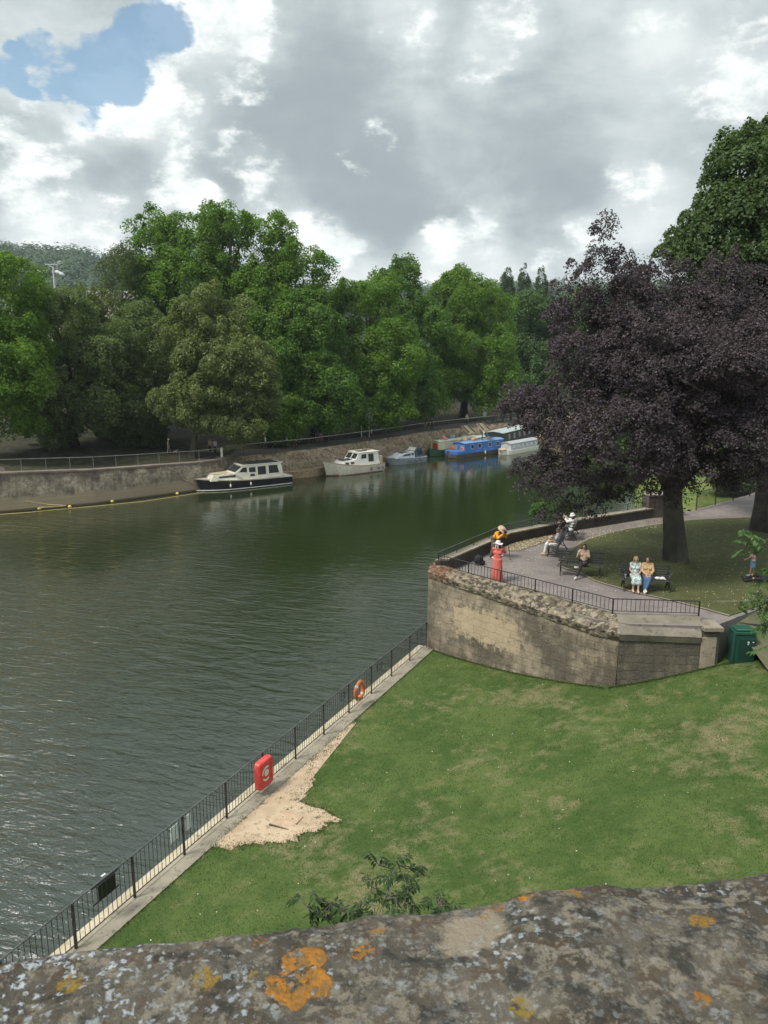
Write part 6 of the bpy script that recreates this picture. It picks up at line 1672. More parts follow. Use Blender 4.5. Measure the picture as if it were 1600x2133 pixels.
        if kind in ('hat', 'ribbon'):
            br_ = opt.get('brim', .20); Mh = (Matrix.Translation(hd + upv * .065 - look * .01) @ Rh.to_4x4()); mb = MB(); 
            if kind == 'hat':
                n_ = 28; prof = [(br_, -.022), (br_ * 1.0, -.014), (br_ * .75, -.002), (.105, .010), (.100, .06), (.088, .10), (.05, .112), (.005, .114)]; und = [(.005, .02), (.095, .005), (br_ * .75, -.012), (br_, -.022)]
                vs = []
                for (r_, z_) in und + prof:
                    for k in range(n_):
                        a_ = 2 * math.pi * k / n_; wv = (.016 * math.sin(a_ * 3 + .7) + .012 * math.sin(a_ * 2)) * max(0, (r_ - .105) / max(.01, br_ - .105)); vs.append(Mh @ Vector((r_ * math.cos(a_), r_ * 1.06 * math.sin(a_), z_ + wv)))
                nn_ = len(und) + len(prof); mb.add(vs, [(i * n_ + k, i * n_ + (k + 1) % n_, (i + 1) * n_ + (k + 1) % n_, (i + 1) * n_ + k) for i in range(nn_ - 1) for k in range(n_)]); mb.build('hat', m, root, smooth=True)
            else:
                mb.lathe([(.108, .008), (.112, .012), (.110, .035), (.106, .038)], 20, M=Mh)
                for sx in (-1, 1): mb.tube([Mh @ Vector((sx * .02, -.11, .02)), Mh @ Vector((sx * .04, -.16, -.06)), Mh @ Vector((sx * .05, -.15, -.20))], [.018, .022, .012], 6)
                mb.build('ribbon', m, root, smooth=True)
            continue
        if Q:
            mq = remesh(Q, gv, opt.get('sm', 2)); mq.materials.append(m); link(bpy.data.objects.new(nm, mq), root)
    return root


def stand(lean=0.0, arms=None, step=.10, **k):
    J = dict(pelvis=(0, 0, .95), chest=(0, lean * .5, 1.25), neck=(0, lean * .85, 1.44), head=(0, lean + .02, 1.575), sl=(-.165, lean * .7, 1.39), sr=(.165, lean * .7, 1.39),
             el=(-.23, lean * .6 - .02, 1.11), er=(.23, lean * .6 - .02, 1.11), wl=(-.23, .08, .88), wr=(.23, .08, .88), hl=(-.085, 0, .90), hr=(.085, 0, .90), kl=(-.10, step * .7, .49), kr=(.10, -step * .3, .49), al=(-.10, step, .085), ar=(.10, -step, .085))
    J.update(arms or {}); J.update(k); return J


def sit(**k):
    J = dict(pelvis=(0, 0, .56), chest=(0, -.07, .88), neck=(0, -.07, 1.07), head=(0, -.04, 1.20), sl=(-.165, -.08, 1.02), sr=(.165, -.08, 1.02), el=(-.21, .03, .78), er=(.21, .03, .78), wl=(-.12, .22, .66), wr=(.12, .22, .66),
             hl=(-.09, .02, .54), hr=(.09, .02, .54), kl=(-.11, .44, .52), kr=(.11, .44, .52), al=(-.11, .47, .10), ar=(.11, .47, .10))
    J.update(k); return J


def cloth(name, c, rough=.85, c2=None): return varied(name, c, c2 or tuple(x * .86 for x in c), 9, rough, bump=.004, bscale=22)
C_coral = cloth('coral_cloth', (.56, .125, .10)); C_white = cloth('white_cloth', (.66, .64, .62)); C_pale = cloth('pale_blue_cloth', (.52, .55, .62)); C_yel = cloth('yellow_cloth', (.68, .30, .02)); C_brown = cloth('brown_cloth', (.095, .068, .052))
C_black = cloth('black_cloth', (.016, .016, .018)); C_denim = cloth('denim', (.055, .12, .24)); C_tan = cloth('yellow_tan_cloth', (.58, .38, .20)); C_beige = cloth('beige_cloth', (.52, .36, .27)); C_straw = cloth('straw', (.66, .58, .50)); C_pink = cloth('pink_cloth', (.62, .38, .42)); C_sky = cloth('light_blue_cloth', (.16, .32, .46))
C_grey = cloth('grey_cloth', (.22, .20, .18)); C_red = cloth('red_cloth', (.45, .06, .05)); C_teal = cloth('teal_cloth', (.25, .5, .48))
H_dark = cloth('dark_hair', (.022, .014, .011), .5); H_brown = cloth('brown_hair', (.065, .035, .020), .5); H_blond = cloth('blond_hair', (.36, .24, .12), .5); H_grey = cloth('grey_hair', (.16, .13, .11), .6)
m_, t_, b_ = mat('patterned_dress', (.5, .55, .55), .85); tc_ = t_.N('ShaderNodeTexCoord').outputs['Object']
t_.put(b_.inputs['Base Color'], t_.mix(t_.map(t_.noise(tc_, 22, 3, .6), .46, .54), (.62, .64, .60), t_.mix(t_.map(t_.noise(tc_, 34, 3, .6), .45, .55), (.10, .20, .26), (.22, .42, .42)))); C_pat = m_


def face_to(a, b): d = Vector(b[:2]) - Vector(a[:2]); return math.atan2(-d.x, d.y)      # rotation so local +y points a->b


def gp_(px, py, z=PZ): return G(px, py, z)
# coral dress woman photographing
pa = gp_(1035, 1212); pb = gp_(1040, 1160)
cam_arms = dict(el=(-.23, .20, 1.24), er=(.25, .18, 1.26), wl=(-.07, .26, 1.47), wr=(.09, .26, 1.47), fl=(.25, .2, 1), fr=(-.25, .2, 1), pl=(1, .2, 0), pr=(-1, .2, 0), curl=.6)
person('woman seen from behind in a long coral dress and white sun hat raising a camera', pa, face_to(pa, pb) - .25, stand(0, cam_arms, .04), [('dress', C_coral, dict(hem=.02, w=.21, puff=.026, sleeve=.95, inf=.010)), ('hair', H_dark, dict(len=.10)), ('hat', C_white, dict(brim=.20)), ('ribbon', C_white), ('shoes', C_white)])
# photographer bent forward
ph = dict(pelvis=(0, -.12, .86), chest=(0, .10, 1.10), neck=(0, .24, 1.23), head=(0, .33, 1.33), sl=(-.165, .18, 1.20), sr=(.165, .18, 1.20), el=(-.24, .34, .98), er=(.24, .34, .98), wl=(-.06, .50, 1.20), wr=(.06, .50, 1.20), fl=(.2, .1, 1), fr=(-.2, .1, 1), pl=(1, 0, 0), pr=(-1, 0, 0), curl=.6,
          hl=(-.1, -.12, .82), hr=(.1, -.12, .82), kl=(-.24, .02, .47), kr=(.24, .05, .47), al=(-.30, -.06, .085), ar=(.30, -.02, .085), look=(0, 1, -.15))
p5 = gp_(1034, 1160); camdir = Vector((p5.x + .55, p5.y - .85))
r5 = person('photographer in yellow top and wide sun hat leaning forward with a camera', p5, face_to(p5, camdir), ph, [('top', C_yel, dict(sleeve=.95, inf=.024)), ('legs', C_brown, dict(inf=.035, flare=.03)), ('hair', H_dark, dict(len=.2)), ('hat', C_beige, dict(brim=.21)), ('shoes', C_white)], skin=M_skin2)
def held(root, J, name, m, label, cat, mb, off=(0, .06, .06)):
    w_ = (Vector(J['wl']) + Vector(J['wr'])) / 2 + Vector(off); o = mb.build(name, m, None); Mx = Matrix.Translation(root.location) @ Matrix.Rotation(root.rotation_euler.z, 4, 'Z'); o.location = Mx @ w_; o.rotation_euler = root.rotation_euler; tag(o, label, cat); return o
mb = MB(); mb.box((0, 0, 0), (.14, .06, .09), bev=.012); mb.lathe([(.04, 0), (.042, .09), (.036, .10), (.02, .10)], 12, M=Matrix.Rotation(math.radians(-90), 4, 'X')); mb.box((0, 0, .055), (.05, .05, .03), bev=.008)
held(r5, ph, 'camera_body', M_iron, 'black camera held up by the photographer in yellow', 'camera', mb, (0, .05, .09))
ro = bpy.data.objects['person']; Jc = stand(0, cam_arms)
mb = MB(); mb.box((0, 0, 0), (.12, .045, .08), bev=.01); mb.lathe([(.03, 0), (.032, .06), (.02, .065)], 10, M=Matrix.Rotation(math.radians(-90), 4, 'X')); held(ro, Jc, 'camera_body', M_iron, 'small dark camera held up by the woman in coral', 'camera', mb, (0, .03, .09))
a_, b2_ = gp_(1063, 1166), gp_(1058, 1160); mp = thing('walking_pole', 'thin black pole standing on the path beside the photographer', 'pole', a_); mb = MB(); mb.bar((0, 0, 0), (-.10, .02, .62), .011, 6); mb.build('shaft', M_iron, mp); mb = MB(); mb.bar((-.10, .02, .62), (-.12, .025, .78), .018, 6); mb.build('grip', M_iron, mp); mb = MB(); mb.lathe([(.02, 0), (.035, .02), (.02, .03)], 8); mb.build('foot', M_iron, mp)
# rucksack
def bag(name, label, cat, loc, s_, m, rz=0):
    r_ = thing(name, label, cat, loc, rz); q_ = remesh([('e', Vector((0, 0, .17)) * s_, (.18 * s_, .13 * s_, .19 * s_)), ('e', Vector((0, .09, .12)) * s_, (.13 * s_, .09 * s_, .11 * s_)), ('e', Vector((.06, -.02, .08)) * s_, (.2 * s_, .12 * s_, .09 * s_))], .012, 3); q_.materials.append(m); link(bpy.data.objects.new('sack', q_), r_)
    mb = MB(); mb.torus(Vector((0, 0, .36)) * s_, .045 * s_, .010 * s_, Matrix.Rotation(math.radians(90), 3, 'X'), 12, 5); mb.build('carry_loop', m, r_); return r_
bag('rucksack', 'black rucksack on the path against the parapet corner', 'rucksack', gp_(997, 1176), 1.25, C_black, .4)

# benches
M_iron_b = plain('bench_iron', (.014, .014, .015), .45); M_slat = varied('bench_slat', (.030, .032, .028), (.055, .058, .050), 3, .5, c3=(.085, .085, .075)); M_slatl = varied('bench_slat_bright', (.10, .105, .10), (.05, .052, .05), 3, .4)
def bench(label, centre, rz, m_slat, L=1.85):
    r_ = thing('park_bench', label, 'bench', centre, rz, 'benches on the terrace')       # local +y is the way a sitter faces
    mb = MB()
    for k in range(5): mb.box((0, .33 - k * .095, .445 - .012 * k), (L, .075, .028), bev=.006)
    mb.build('seat', m_slat, r_); mb = MB()
    for k in range(5):
        z_ = .53 + k * .095; mb.box((0, -.115 - .035 * k, z_), (L, .028, .072), bev=.006)
    mb.build('backrest', m_slat, r_)
    for sx in (-1, 1):
        x_ = sx * (L / 2 - .12); mb = MB()
        mb.tube([(x_, .36, 0), (x_, .30, .12), (x_, .34, .30), (x_, .36, .42)], [.028, .022, .022, .026], 6); mb.tube([(x_, -.34, 0), (x_, -.22, .15), (x_, -.12, .32), (x_, -.10, .44), (x_, -.20, .72), (x_, -.29, .96)], [.028, .022, .022, .024, .020, .016], 6)
        mb.tube([(x_, .36, .40), (x_, .1, .42), (x_, -.12, .38)], .022, 6); mb.tube([(x_, .32, .15), (x_, .05, .24), (x_, -.22, .15)], .018, 6); mb.torus((x_, .03, .30), .07, .014, Matrix.Rotation(math.radians(90), 3, 'Y'), 14, 5); mb.torus((x_, .16, .33), .04, .011, Matrix.Rotation(math.radians(90), 3, 'Y'), 12, 5)
        mb.build('leg', M_iron_b, r_)
        mb = MB(); mb.tube([(x_, -.17, .66), (x_, .05, .70), (x_, .28, .68), (x_, .36, .60), (x_, .34, .50), (x_, .36, .42)], [.018, .02, .022, .02, .018, .016], 6); mb.build('armrest', M_iron_b, r_)
    return r_
def bench_at(p, q, label, m_slat, L=1.85):
    """p,q: world ground points of the two front feet; sitters face away from the bench back"""
    d = (q - p); d.z = 0; rz = math.atan2(d.y, d.x); c = (p + q) / 2; c.z = PZ + .015; r_ = bench(label, c, rz, m_slat, L); return r_, rz, c
# bench 4 (two women), bench 3 (one woman), benches 1 and 2 seen from the side
def two(px1, py1, px2, py2): return gp_(px1, py1), gp_(px2, py2)
def bench_c(cpx, cpy, face, label, m, L=1.9):
    c = gp_(cpx, cpy); c.z = PZ + .015; rz = math.atan2(-face[0], face[1]); return bench(label, c, rz, m, L), rz, c
def seat_pt(br, x, y=.0): M_ = Matrix.Translation(br.location) @ Matrix.Rotation(br.rotation_euler.z, 4, 'Z'); return M_ @ Vector((x, y, 0))
B4, rz4, c4 = bench_c(1343, 1228, (-.16, -1), 'dark slatted bench carrying the two seated women, nearest the front railing', M_slat, 1.95)
B3, rz3, c3 = bench_c(1208, 1197, (-.28, -1), 'dark slatted bench where one woman in black trousers sits alone', M_slat, 1.85)
B1, rz1, c1_ = bench_c(1162, 1152, (-1, .38), 'bench seen end on carrying the white haired woman in white', M_slatl, 1.85)
B2, rz2, c2_ = bench_c(1190, 1119, (-1, .30), 'farthest bench seen end on with an empty far half', M_slatl, 1.85)
sneak = dict()
# women on bench 4: local +x of bench is (facing camera) to picture left? facing -y means +x points to picture left
J = sit(kl=(-.08, .44, .52), kr=(.09, .44, .52), al=(-.06, .52, .10), ar=(.12, .42, .10), wl=(-.05, .30, .62), wr=(.05, .32, .62), look=(-.1, 1, .05), curl=.5)
p_ = seat_pt(B4, .40); person('blond woman in a blue and white patterned dress seated on the front bench', p_, rz4, J, [('dress', C_pat, dict(hem=.35, sit=1, sleeve=.12)), ('hair', H_blond, dict(len=.14)), ('shoes', C_beige)])
J = sit(kl=(-.02, .46, .56), kr=(.12, .42, .52), al=(.14, .62, .18), ar=(.16, .50, .10), wl=(-.04, .28, .64), wr=(.08, .30, .64), look=(.75, 1, .0), curl=.5)
p_ = seat_pt(B4, -.06); person('dark haired woman in a yellow top and blue jeans seated beside the blond woman', p_, rz4, J, [('top', C_tan, dict(sleeve=.8)), ('legs', C_denim), ('hair', H_brown, dict(len=.05, bun=1)), ('shoes', C_white)], skin=M_skin)
# woman on bench 3
J = sit(kl=(-.10, .42, .62), kr=(.08, .44, .53), al=(.16, .40, .44), ar=(.24, .72, .10), tl=(.32, .47, .42), tr=(.30, .86, .05), el=(-.22, .05, .80), wl=(-.10, .24, .86), wr=(.20, .34, .98), er=(.25, .12, .80), look=(.15, 1, -.1), fr=(.1, .2, 1), curl=.5)
p_ = seat_pt(B3, -.12); p3 = person('long haired woman in black trousers and white trainers sitting with crossed legs holding a drink', p_, rz3, J, [('top', C_beige, dict(sleeve=.9)), ('legs', C_black, dict(inf=.022)), ('hair', H_brown, dict(len=.30)), ('shoes', C_white)])
mb = MB(); mb.lathe([(.02, 0), (.028, 0), (.038, .10), (.040, .105), (.02, .11)], 12); o = mb.build('drink_cup', plain('white_cup', (.6, .58, .54), .5), None, smooth=True); o.location = Matrix.Translation(p3.location) @ Matrix.Rotation(rz3, 4, 'Z') @ Vector((.215, .42, 1.02)); tag(o, 'pale drink cup raised by the woman in black trousers', 'cup')
mb = MB(); mb.lathe([(.02, 0), (.032, 0), (.034, .13), (.014, .17), (.014, .20), (.016, .215), (.01, .22)], 10); o = mb.build('bottle', M_glass, None, smooth=True); q_ = seat_pt(B3, .55, .15); o.location = (q_.x, q_.y, PZ + .475); tag(o, 'small dark bottle standing on the empty part of the middle bench', 'bottle')
mb = MB(); mb.lathe([(.02, 0), (.035, 0), (.045, .14), (.048, .145), (.046, .15), (.02, .15)], 12); o = mb.build('paper_cup', plain('paper_cup', (.62, .58, .5), .6), None, smooth=True); q_ = seat_pt(B4, .80, .10); o.location = (q_.x, q_.y, PZ + .475); tag(o, 'white paper cup standing at the left end of the front bench', 'cup')
def soft(name, label, cat, loc, parts, m, rz=0):
    r_ = thing(name, label, cat, loc, rz); q_ = remesh(parts, .011, 2); q_.materials.append(m); link(bpy.data.objects.new('cloth_fold', q_), r_); return r_
q_ = seat_pt(B4, -.52, .10); soft('shopping_bag', 'crumpled white cloth bag on the seat right of the women', 'bag', (q_.x, q_.y, PZ + .47), [('e', (0, 0, .05), (.20, .12, .055)), ('e', (.1, .06, .07), (.1, .1, .06)), ('e', (-.12, -.03, .06), (.09, .11, .05)), ('c', (-.2, .05, .03), (.2, -.08, .05), .035, .03)], C_white, rz4)
q_ = seat_pt(B4, .70, -.10); soft('handbag', 'black coat draped at the left end of the front bench', 'coat', (q_.x, q_.y, PZ + .47), [('e', (0, -.02, .12), (.16, .10, .13)), ('e', (.08, -.05, .2), (.12, .09, .09))], C_black, rz4)
# bench 1 sitters: facing left
J = sit(wl=(-.08, .34, .62), wr=(.10, .34, .62), al=(-.10, .52, .10), ar=(.11, .46, .10), curl=.4)
# local +x for facing (-1,.38): right hand side of sitter = (.38,1) i.e. away from camera
p_ = seat_pt(B1, -.52); person('short haired older woman in white top and trousers seated facing the river', p_, rz1, J, [('top', C_pale, dict(sleeve=.35)), ('legs', C_white, dict(inf=.028, len=.85)), ('hair', H_grey, {}), ('shoes', C_beige)], skin=M_skin2)
J = sit(wl=(-.05, .40, .70), wr=(.05, .42, .72), el=(-.2, .15, .78), er=(.2, .15, .78), kl=(-.16, .42, .52), kr=(.16, .42, .52))
p_ = seat_pt(B1, .12); person('dark haired person in a beige top leaning on the bench beside the woman in white', p_, rz1, J, [('top', C_beige, dict(sleeve=.4)), ('legs', C_tan, {}), ('hair', H_dark, {}), ('shoes', C_black)], skin=M_skin2)
soft('shopping_bag', 'small white bag on the lap of the dark haired sitter', 'bag', seat_pt(B1, .12, .36) + Vector((0, 0, .62)), [('e', (0, 0, .05), (.13, .10, .07)), ('e', (.05, .04, .08), (.08, .06, .06))], C_white, 0)
J = sit(er=(.22, .16, .98), wr=(.10, .34, 1.18), el=(-.2, .18, .96), wl=(-.06, .34, 1.12), fr=(0, .1, 1), fl=(.2, .1, 1), pl=(.6, .4, 0), pr=(-.6, .4, 0), look=(0, 1, .1), curl=.5)
p_ = seat_pt(B2, -.62); r7 = person('long haired woman in white jumper and white hat holding up a phone', p_, rz2, J, [('top', C_white, dict(sleeve=.95, inf=.03)), ('legs', C_black, {}), ('hair', H_dark, dict(len=.25)), ('hat', C_white, dict(brim=.15)), ('shoes', C_black)])
mb = MB(); mb.box((0, 0, 0), (.075, .01, .15), bev=.004); held(r7, J, 'mobile_phone', M_iron, 'dark phone held up by the woman in the white hat', 'phone', mb, (0, .04, .10))
# child and reclining figure at the right edge
ch = stand(0, dict(er=(.2, .2, 1.12), wr=(.10, .40, 1.05), el=(-.22, .16, 1.30), wl=(-.2, .3, 1.52)), .16)
person('small child in a pink top and blue skirt walking on the grass at the right', gp_(1566, 1199), math.radians(78), ch, [('top', C_pink, dict(sleeve=.4)), ('skirt', C_sky, dict(hem=.52, w=.15)), ('hair', H_brown, {}), ('shoes', C_white)], vox=.011, scale=.66, female=False, cat='child')
ly = dict(pelvis=(0, 0, .14), chest=(.34, .02, .20), neck=(.52, .03, .27), head=(.64, .06, .34), sl=(.46, -.12, .22), sr=(.46, .16, .24), el=(.50, -.20, .06), er=(.40, .30, .10), wl=(.70, -.10, .05), wr=(.15, .26, .16), hl=(-.04, -.09, .13), hr=(-.04, .09, .13), kl=(-.44, -.10, .16), kr=(-.42, .12, .28), al=(-.86, -.08, .08), ar=(-.82, .12, .08), tl=(-.95, -.04, .18), tr=(-.92, .16, .18), look=(-.4, .6, .2))
person('person in dark clothes lying on the grass at the right edge', gp_(1596, 1213), -.1, ly, [('top', C_black, dict(sleeve=.95)), ('legs', C_black, {}), ('hair', H_dark, {}), ('shoes', C_black)], vox=.011, female=False)

# far people on the promenade (x px, foot/head rows), clothes
def fz(px, py, Yoff=1.2):
    for Y in np.linspace(60, 150, 400):
        p = at(px, py, Y); g_ = far_ground(p.x, Y)
        if p.z <= g_ + .03: return Vector((p.x, Y, g_ + .03))
    return at(px, py, 90)
def walker(px, head_y, label, clothes, facing, Y_off=1.6, hgt=1.66, hair=H_dark, seated=False, grp='people on the far promenade'):
    # stands on the promenade where the head lands at head_y
    best = None
    for Y in np.linspace(66, 135, 700):
        p = at(px, head_y, Y); g_ = far_ground(p.x, Y) + .03
        if Y < far_top(p.x).y + .7: continue
        e = abs(p.z - (g_ + hgt * (1 if not seated else .76)))
        if best is None or e < best[0]: best = (e, Vector((p.x, Y, g_)))
        if e < .03: break
    J = stand(0, None, .18) if not seated else sit()
    return person(label, best[1], facing, J, clothes + [('hair', hair, {}), ('shoes', C_black)], vox=.0125, female=False, scale=hgt / 1.68, group=grp)
D2 = dict(sleeve=.5)
walker(350, 914, 'man in a pale cap and grey clothes walking a small dog on the far path', [('top', C_grey, dict(sleeve=.9)), ('legs', C_grey), ('cap', C_white)], math.radians(-80))
walker(437, 914, 'person in a brown patterned top leaning by the white railing post', [('top', C_beige, D2), ('legs', C_black)], math.radians(160))
walker(447, 915, 'person in a white shirt and black trousers beside the white railing post', [('top', C_white, D2), ('legs', C_black)], math.radians(170))
walker(552, 906, 'person in a white hat walking under the lime tree', [('top', C_white, D2), ('legs', C_brown), ('hat', C_white, dict(brim=.17))], math.radians(90))
walker(597, 905, 'person in a pale teal top on the far promenade', [('top', C_teal, D2), ('legs', C_black)], math.radians(-90))
walker(617, 916, 'small child in black near the person in teal', [('top', C_black, D2), ('legs', C_black)], math.radians(-90), hgt=1.1)
walker(661, 895, 'blond person in a dark top and shorts, left of the pair walking together', [('top', C_grey, D2), ('shorts', C_black)], math.radians(180), hair=H_blond)
walker(669, 895, 'person in a purple grey top, right of the pair walking together', [('top', C_pink, D2), ('legs', C_grey)], math.radians(180))
walker(678, 897, 'person in black sitting with a friend behind the railing', [('top', C_black, D2), ('legs', C_black)], math.radians(150), seated=True)
walker(684, 898, 'pale haired person in black seated at the right of a friend', [('top', C_black, D2), ('legs', C_black)], math.radians(150), hair=H_blond, seated=True)
walker(773, 890, 'person in a white shirt bending on a bench under the plane tree', [('top', C_white, D2), ('legs', C_brown)], math.radians(90), seated=True)
walker(886, 871, 'person in black standing left of another by the railing above the grey boat', [('top', C_black, D2), ('legs', C_grey)], math.radians(180))
walker(900, 871, 'person in black with bare shoulders standing above the green narrowboat', [('top', C_black, dict(sleeve=.1)), ('legs', C_black)], math.radians(200))
walker(973, 862, 'person in grey standing left of the small sign', [('top', C_grey, D2), ('legs', C_black)], math.radians(160))
walker(1028, 856, 'person in a red top, leftmost of three people walking', [('top', C_red, D2), ('legs', C_denim)], math.radians(100))
walker(1039, 856, 'person in a cream top, middle of three people walking', [('top', C_tan, D2), ('legs', C_beige)], math.radians(100))
walker(1048, 856, 'person in a pale blue shirt, rightmost of three people walking', [('top', C_pale, D2), ('legs', C_denim)], math.radians(100))
walker(1065, 856, 'person in dark clothes apart from the three walkers, nearer the purple tree', [('top', C_black, D2), ('legs', C_black)], math.radians(100))
# boater in a blue shirt
pb_ = seat_pt(bl, 3.6, .9); person('person in a bright blue shirt on the far side of the blue narrowboat roof', (pb_.x, pb_.y, 1.55), math.radians(120), sit(), [('top', cloth('bright_blue_cloth', (.03, .30, .58)), D2), ('legs', C_black), ('hair', H_grey, {})], vox=.0125, female=False, cat='person')
# dog on a lead
def dog(label, loc, rz, s_, m):
    r_ = thing('dog', label, 'dog', loc, rz); P_ = [('c', (-.20, 0, .36), (.14, 0, .38), .075, .10), ('e', (.10, 0, .35), (.12, .085, .12)), ('c', (.16, 0, .42), (.29, 0, .53), .065, .05), ('e', (.32, 0, .56), (.075, .055, .055)), ('c', (.36, 0, .55), (.45, 0, .53), .035, .022), ('c', (.29, .04, .60), (.27, .06, .54), .018, .012), ('c', (.29, -.04, .60), (.27, -.06, .54), .018, .012), ('c', (-.25, 0, .40), (-.38, 0, .52), .025, .012)]
    for y_ in (-.06, .06): P_ += [('c', (.14, y_, .32), (.13, y_, .17), .04, .025), ('c', (.13, y_, .17), (.15, y_, .02), .024, .020), ('c', (.15, y_, .015), (.19, y_, .015), .02, .016), ('c', (-.20, y_, .36), (-.14, y_, .22), .065, .035), ('c', (-.14, y_, .22), (-.26, y_, .14), .032, .022), ('c', (-.26, y_, .14), (-.23, y_, .02), .021, .018), ('c', (-.23, y_, .015), (-.18, y_, .015), .02, .016)]
    q_ = remesh([(*[ (tuple(Vector(a) * s_) if hasattr(a, '__len__') and not isinstance(a, str) else (a * s_ if not isinstance(a, str) else a)) for a in p],) for p in P_], .012, 1); q_.materials.append(m); link(bpy.data.objects.new('body', q_), r_); return r_
w_ = [o for o in bpy.data.objects if o.get('label', '').startswith('man in a pale cap')][0].location
dog('small grey dog beside the man in a pale cap', (w_.x + .75, w_.y - .1, w_.z), 0, .8, C_grey)

# ------------------------------------------------------------------ bin, signs, floodlight, hillside houses
M_grn = varied('green_bin_paint', (.010, .050, .036), (.014, .062, .045), 3, .4); M_grnd = varied('green_bin_side', (.008, .035, .026), (.010, .042, .032), 3, .45)
pb_ = G(1531, 1384, 3.45); gb_ = thing('green_cabinet', 'tall dark green metal cabinet standing against the wall end', 'cabinet', (pb_.x - .36, 25.15, 3.45), -.05); gb_.scale = (.82, 1, 1)
mb = MB(); mb.box((0, 0, .92), (.86, .62, 1.5), bev=.03); mb.build('cabinet_body', M_grn, gb_); mb = MB()
rings = [[(x, y, z) for (x, y) in ((-.45, -.33), (.45, -.33), (.45, .33), (-.45, .33))] for z in (1.67, 1.74)]; mb.loft(rings); mb.box((0, .04, 1.78), (.74, .50, .09), bev=.03); mb.build('lid', varied('green_lid', (.015, .075, .05), (.012, .06, .04), 4, .45), gb_)
mb = MB(); mb.lathe([(.055, 0), (.075, .05), (.075, 1.55), (.05, 1.6)], 12, (-.46, -.26, .10)); mb.build('corner_post', M_grnd, gb_, smooth=True)
mb = MB(); mb.box((.06, -.325, .92), (.64, .025, 1.22), bev=.008); dr_ = mb.build('door', M_grnd, gb_); mb = MB(); mb.box((.28, -.345, .95), (.03, .03, .14)); mb.build('handle', M_iron, dr_)
mb = MB(); mb.box((.10, -.342, 1.40), (.075, .012, .06)); mb.box((.10, -.342, 1.33), (.045, .012, .03)); mb.box((.30, -.342, 1.41), (.06, .012, .03)); mb.build('sticker', plain('sticker_white', (.6, .62, .6), .4), gb_)
for x_ in (-.32, .32): mb = MB(); mb.box((x_, 0, .09), (.10, .45, .2)); mb.build('foot', M_galv, gb_)
# dark bench end half hidden by leaves at the right edge
be = thing('park_bench', 'dark bench mostly hidden behind leaves at the right edge', 'bench', (13.55, 25.6, 4.15), math.radians(160), 'benches on the terrace')
for ch_ in [o for o in bpy.data.objects if o.parent == B3]: c_ = ch_.copy(); COL.objects.link(c_); c_.parent = be
sp_ = at(1010, 862, 122); ps = thing('path_sign', 'small pale round sign on a post behind the promenade railing', 'sign', (sp_.x, 122, far_ground(sp_.x, 122)))
MB().bar((0, 0, 0), (0, 0, sp_.z - ps.location.z), .04, 6).build('post', M_dk, ps); mb = MB(); mb.lathe([(.02, -.02), (.34, -.02), (.36, 0), (.34, .02), (.02, .02)], 18, (0, -.06, sp_.z - ps.location.z), sy=1); 
o = MB(); Mr = Matrix.Translation((0, -.06, sp_.z - ps.location.z)) @ Matrix.Rotation(math.radians(90), 4, 'X'); o.lathe([(.02, -.02), (.34, -.02), (.36, 0), (.34, .02), (.02, .02)], 18, M=Mr); o.build('sign_face', plain('pale_sign', (.42, .45, .42), .5), ps)
kp = at(761, 868, 104); kk = thing('notice_board', 'tall white framed notice board glimpsed under the plane tree', 'notice board', (kp.x, 104, far_ground(kp.x, 104)), .3)
h0 = kp.z - kk.location.z; mb = MB(); mb.box((0, 0, h0), (1.15, .06, 1.7)); mb.build('board', plain('notice_inner', (.30, .31, .27), .6), kk)
mb = MB(); [mb.box((s_ * .6, 0, h0 - .2), (.09, .1, 2.4)) for s_ in (-1, 1)]; [mb.box((0, 0, h0 + s_ * .88), (1.29, .11, .09)) for s_ in (-1, 1)]; mb.build('frame', M_white2, kk)
for s_ in (-1, 1): MB().box((s_ * .55, 0, h0 / 2 - .45), (.09, .09, h0 - .85)).build('post', M_white2, kk)
# floodlight mast
fp = at(112, 575, 330); fm = thing('floodlight_mast', 'pale floodlight mast with twin lamp heads above the left trees', 'floodlight', (fp.x, 330, far_ground(fp.x, 330)))
H_ = fp.z - fm.location.z + 1.0; M_gw = plain('mast_white', (.50, .52, .52), .5)
mb = MB(); mb.bar((0, 0, 0), (0, 0, H_ + 2.6), .45, 10, .35); mb.build('mast', M_gw, fm); mb = MB(); mb.box((-.6, 0, H_ + 3.6), (5.2, .4, .35), rz=0); mb.bar((-2.6, 0, H_ + 3.6), (0, 0, H_ + 2.4), .12, 5); mb.bar((1.6, 0, H_ + 3.6), (1.6, 0, H_ + 1.5), .14, 5); mb.build('crossbar', M_gw, fm)
for (x_, z_) in ((-6.2, .6), (-3.3, .5), (3.2, -.3), (1.9, .3)):
    mb = MB(); mb.ball((x_, 0, H_ + z_), (1.45, .9, .85), 14, 9, Matrix.Rotation(.5 if x_ > 0 else -.1, 3, 'Y')); mb.build('lamp_head', M_gw, fm, smooth=True)
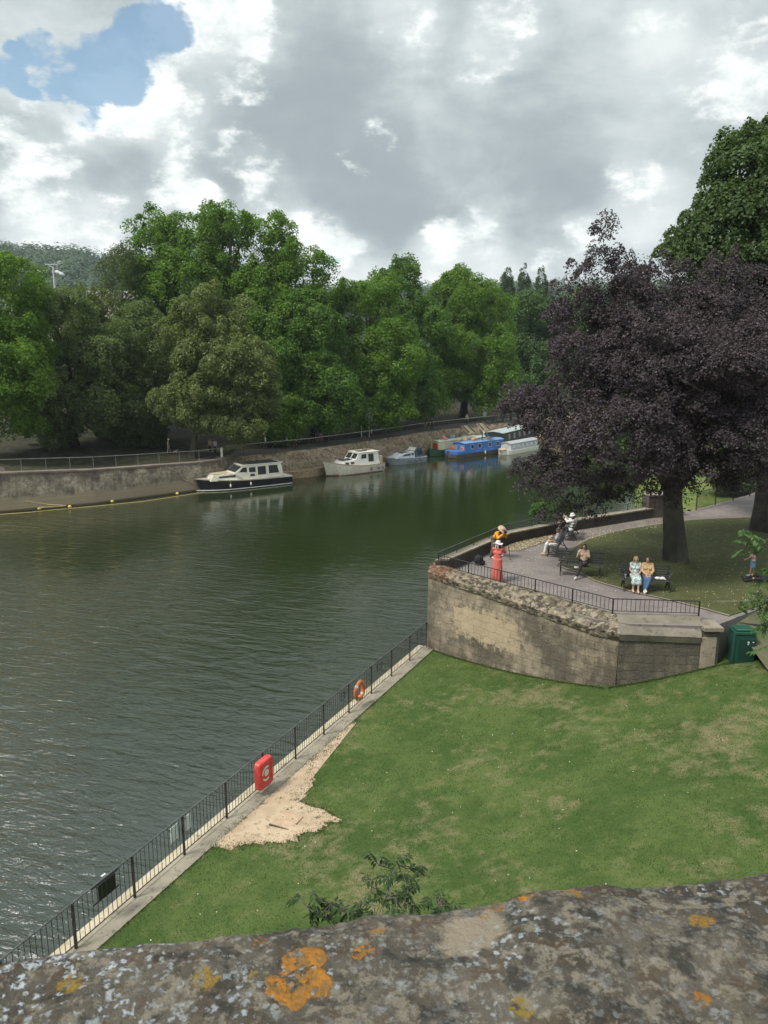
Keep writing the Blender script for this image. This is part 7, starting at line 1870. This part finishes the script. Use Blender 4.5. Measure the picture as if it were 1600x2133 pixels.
def house(label, px, py, Y, w_, h_, d_=8, rz=0.2, cwall=(.42, .40, .35), croof=(.16, .15, .15), chim=True):
    if w_ < 15: chim = False
    if Y > 500:
        for Y in np.linspace(380, 900, 300):
            p = at(px, py, Y)
            if p.z <= far_ground(p.x, Y) + 8: break
    Y = float(Y); p = at(px, py, Y); r_ = thing('house', label, 'house', (p.x, Y, p.z - h_), rz, 'houses on the wooded hillside'); mb = MB(); mb.box((0, 0, h_ / 2 - 4), (w_, d_, h_ + 8)); wl_ = mb.build('wall', varied('wall_' + label[:6], cwall, tuple(c * .85 for c in cwall), .3, .9), r_)
    mb = MB(); mb.prism([(-w_ / 2 - .4, -d_ / 2 - .5), (w_ / 2 + .4, -d_ / 2 - .5), (w_ / 2 + .4, d_ / 2 + .5), (-w_ / 2 - .4, d_ / 2 + .5)], h_, h_ + .1); mb.add([(-w_ / 2 - .4, -d_ / 2 - .5, h_ + .1), (w_ / 2 + .4, -d_ / 2 - .5, h_ + .1), (w_ / 2 + .4, 0, h_ + 3), (-w_ / 2 - .4, 0, h_ + 3), (w_ / 2 + .4, d_ / 2 + .5, h_ + .1), (-w_ / 2 - .4, d_ / 2 + .5, h_ + .1)], [(0, 1, 2, 3), (3, 2, 4, 5), (0, 3, 5), (1, 4, 2)]); rf_ = mb.build('roof', varied('roof_' + label[:6], croof, tuple(c * .8 for c in croof), .5, .9), r_)
    if chim: MB().box((w_ / 2 - 1, 0, h_ + 3.2), (1.2, 1.0, 2.4)).build('chimney', wl_.data.materials[0], rf_)
    n = max(2, int(w_ / 3.2))
    for k in range(n):
        for z_ in ((h_ * .3, h_ * .72) if h_ > 5 else (h_ * .5,)): MB().box((-w_ / 2 + (k + .5) * w_ / n, -d_ / 2 - .03, z_), (1.1, .12, 1.4)).build('window', M_glass, r_)
house('small pale house high on the wooded hill at the left', 42, 543, 560, 12, 3.5, 7, .15, (.36, .37, .36))
house('bright pale terrace house between woods on the left hill', 124, 551, 560, 9, 2.5, 6, -.2, (.55, .54, .48), (.4, .4, .38))
house('pale town house glimpsed behind the left bright tree', 75, 655, 240, 26, 12, 10, .05, (.44, .42, .38), (.2, .2, .22))
house('pale town house glimpsed behind the birch tree', 225, 625, 250, 24, 12, 10, -.05, (.52, .48, .40), (.22, .2, .2))
house('white house seen through the gap left of the lime tree', 290, 690, 230, 22, 10, 10, 0, (.55, .54, .5), (.25, .2, .18))

# ------------------------------------------------------------------ air
hz = MB().box((50, 430, 60), (2600, 1150, 145)).build('haze', bpy.data.materials.new('haze_air'), None)
hm = bpy.data.materials['haze_air']; hm.use_nodes = True; t = NT(hm.node_tree)
vl = t.N('ShaderNodeVolumePrincipled', {'Color': (.72, .82, .92), 'Density': 0.00016, 'Anisotropy': 0.2}); t.N('ShaderNodeOutputMaterial', {'Volume': vl.outputs[0]})
hz['kind'] = 'stuff'
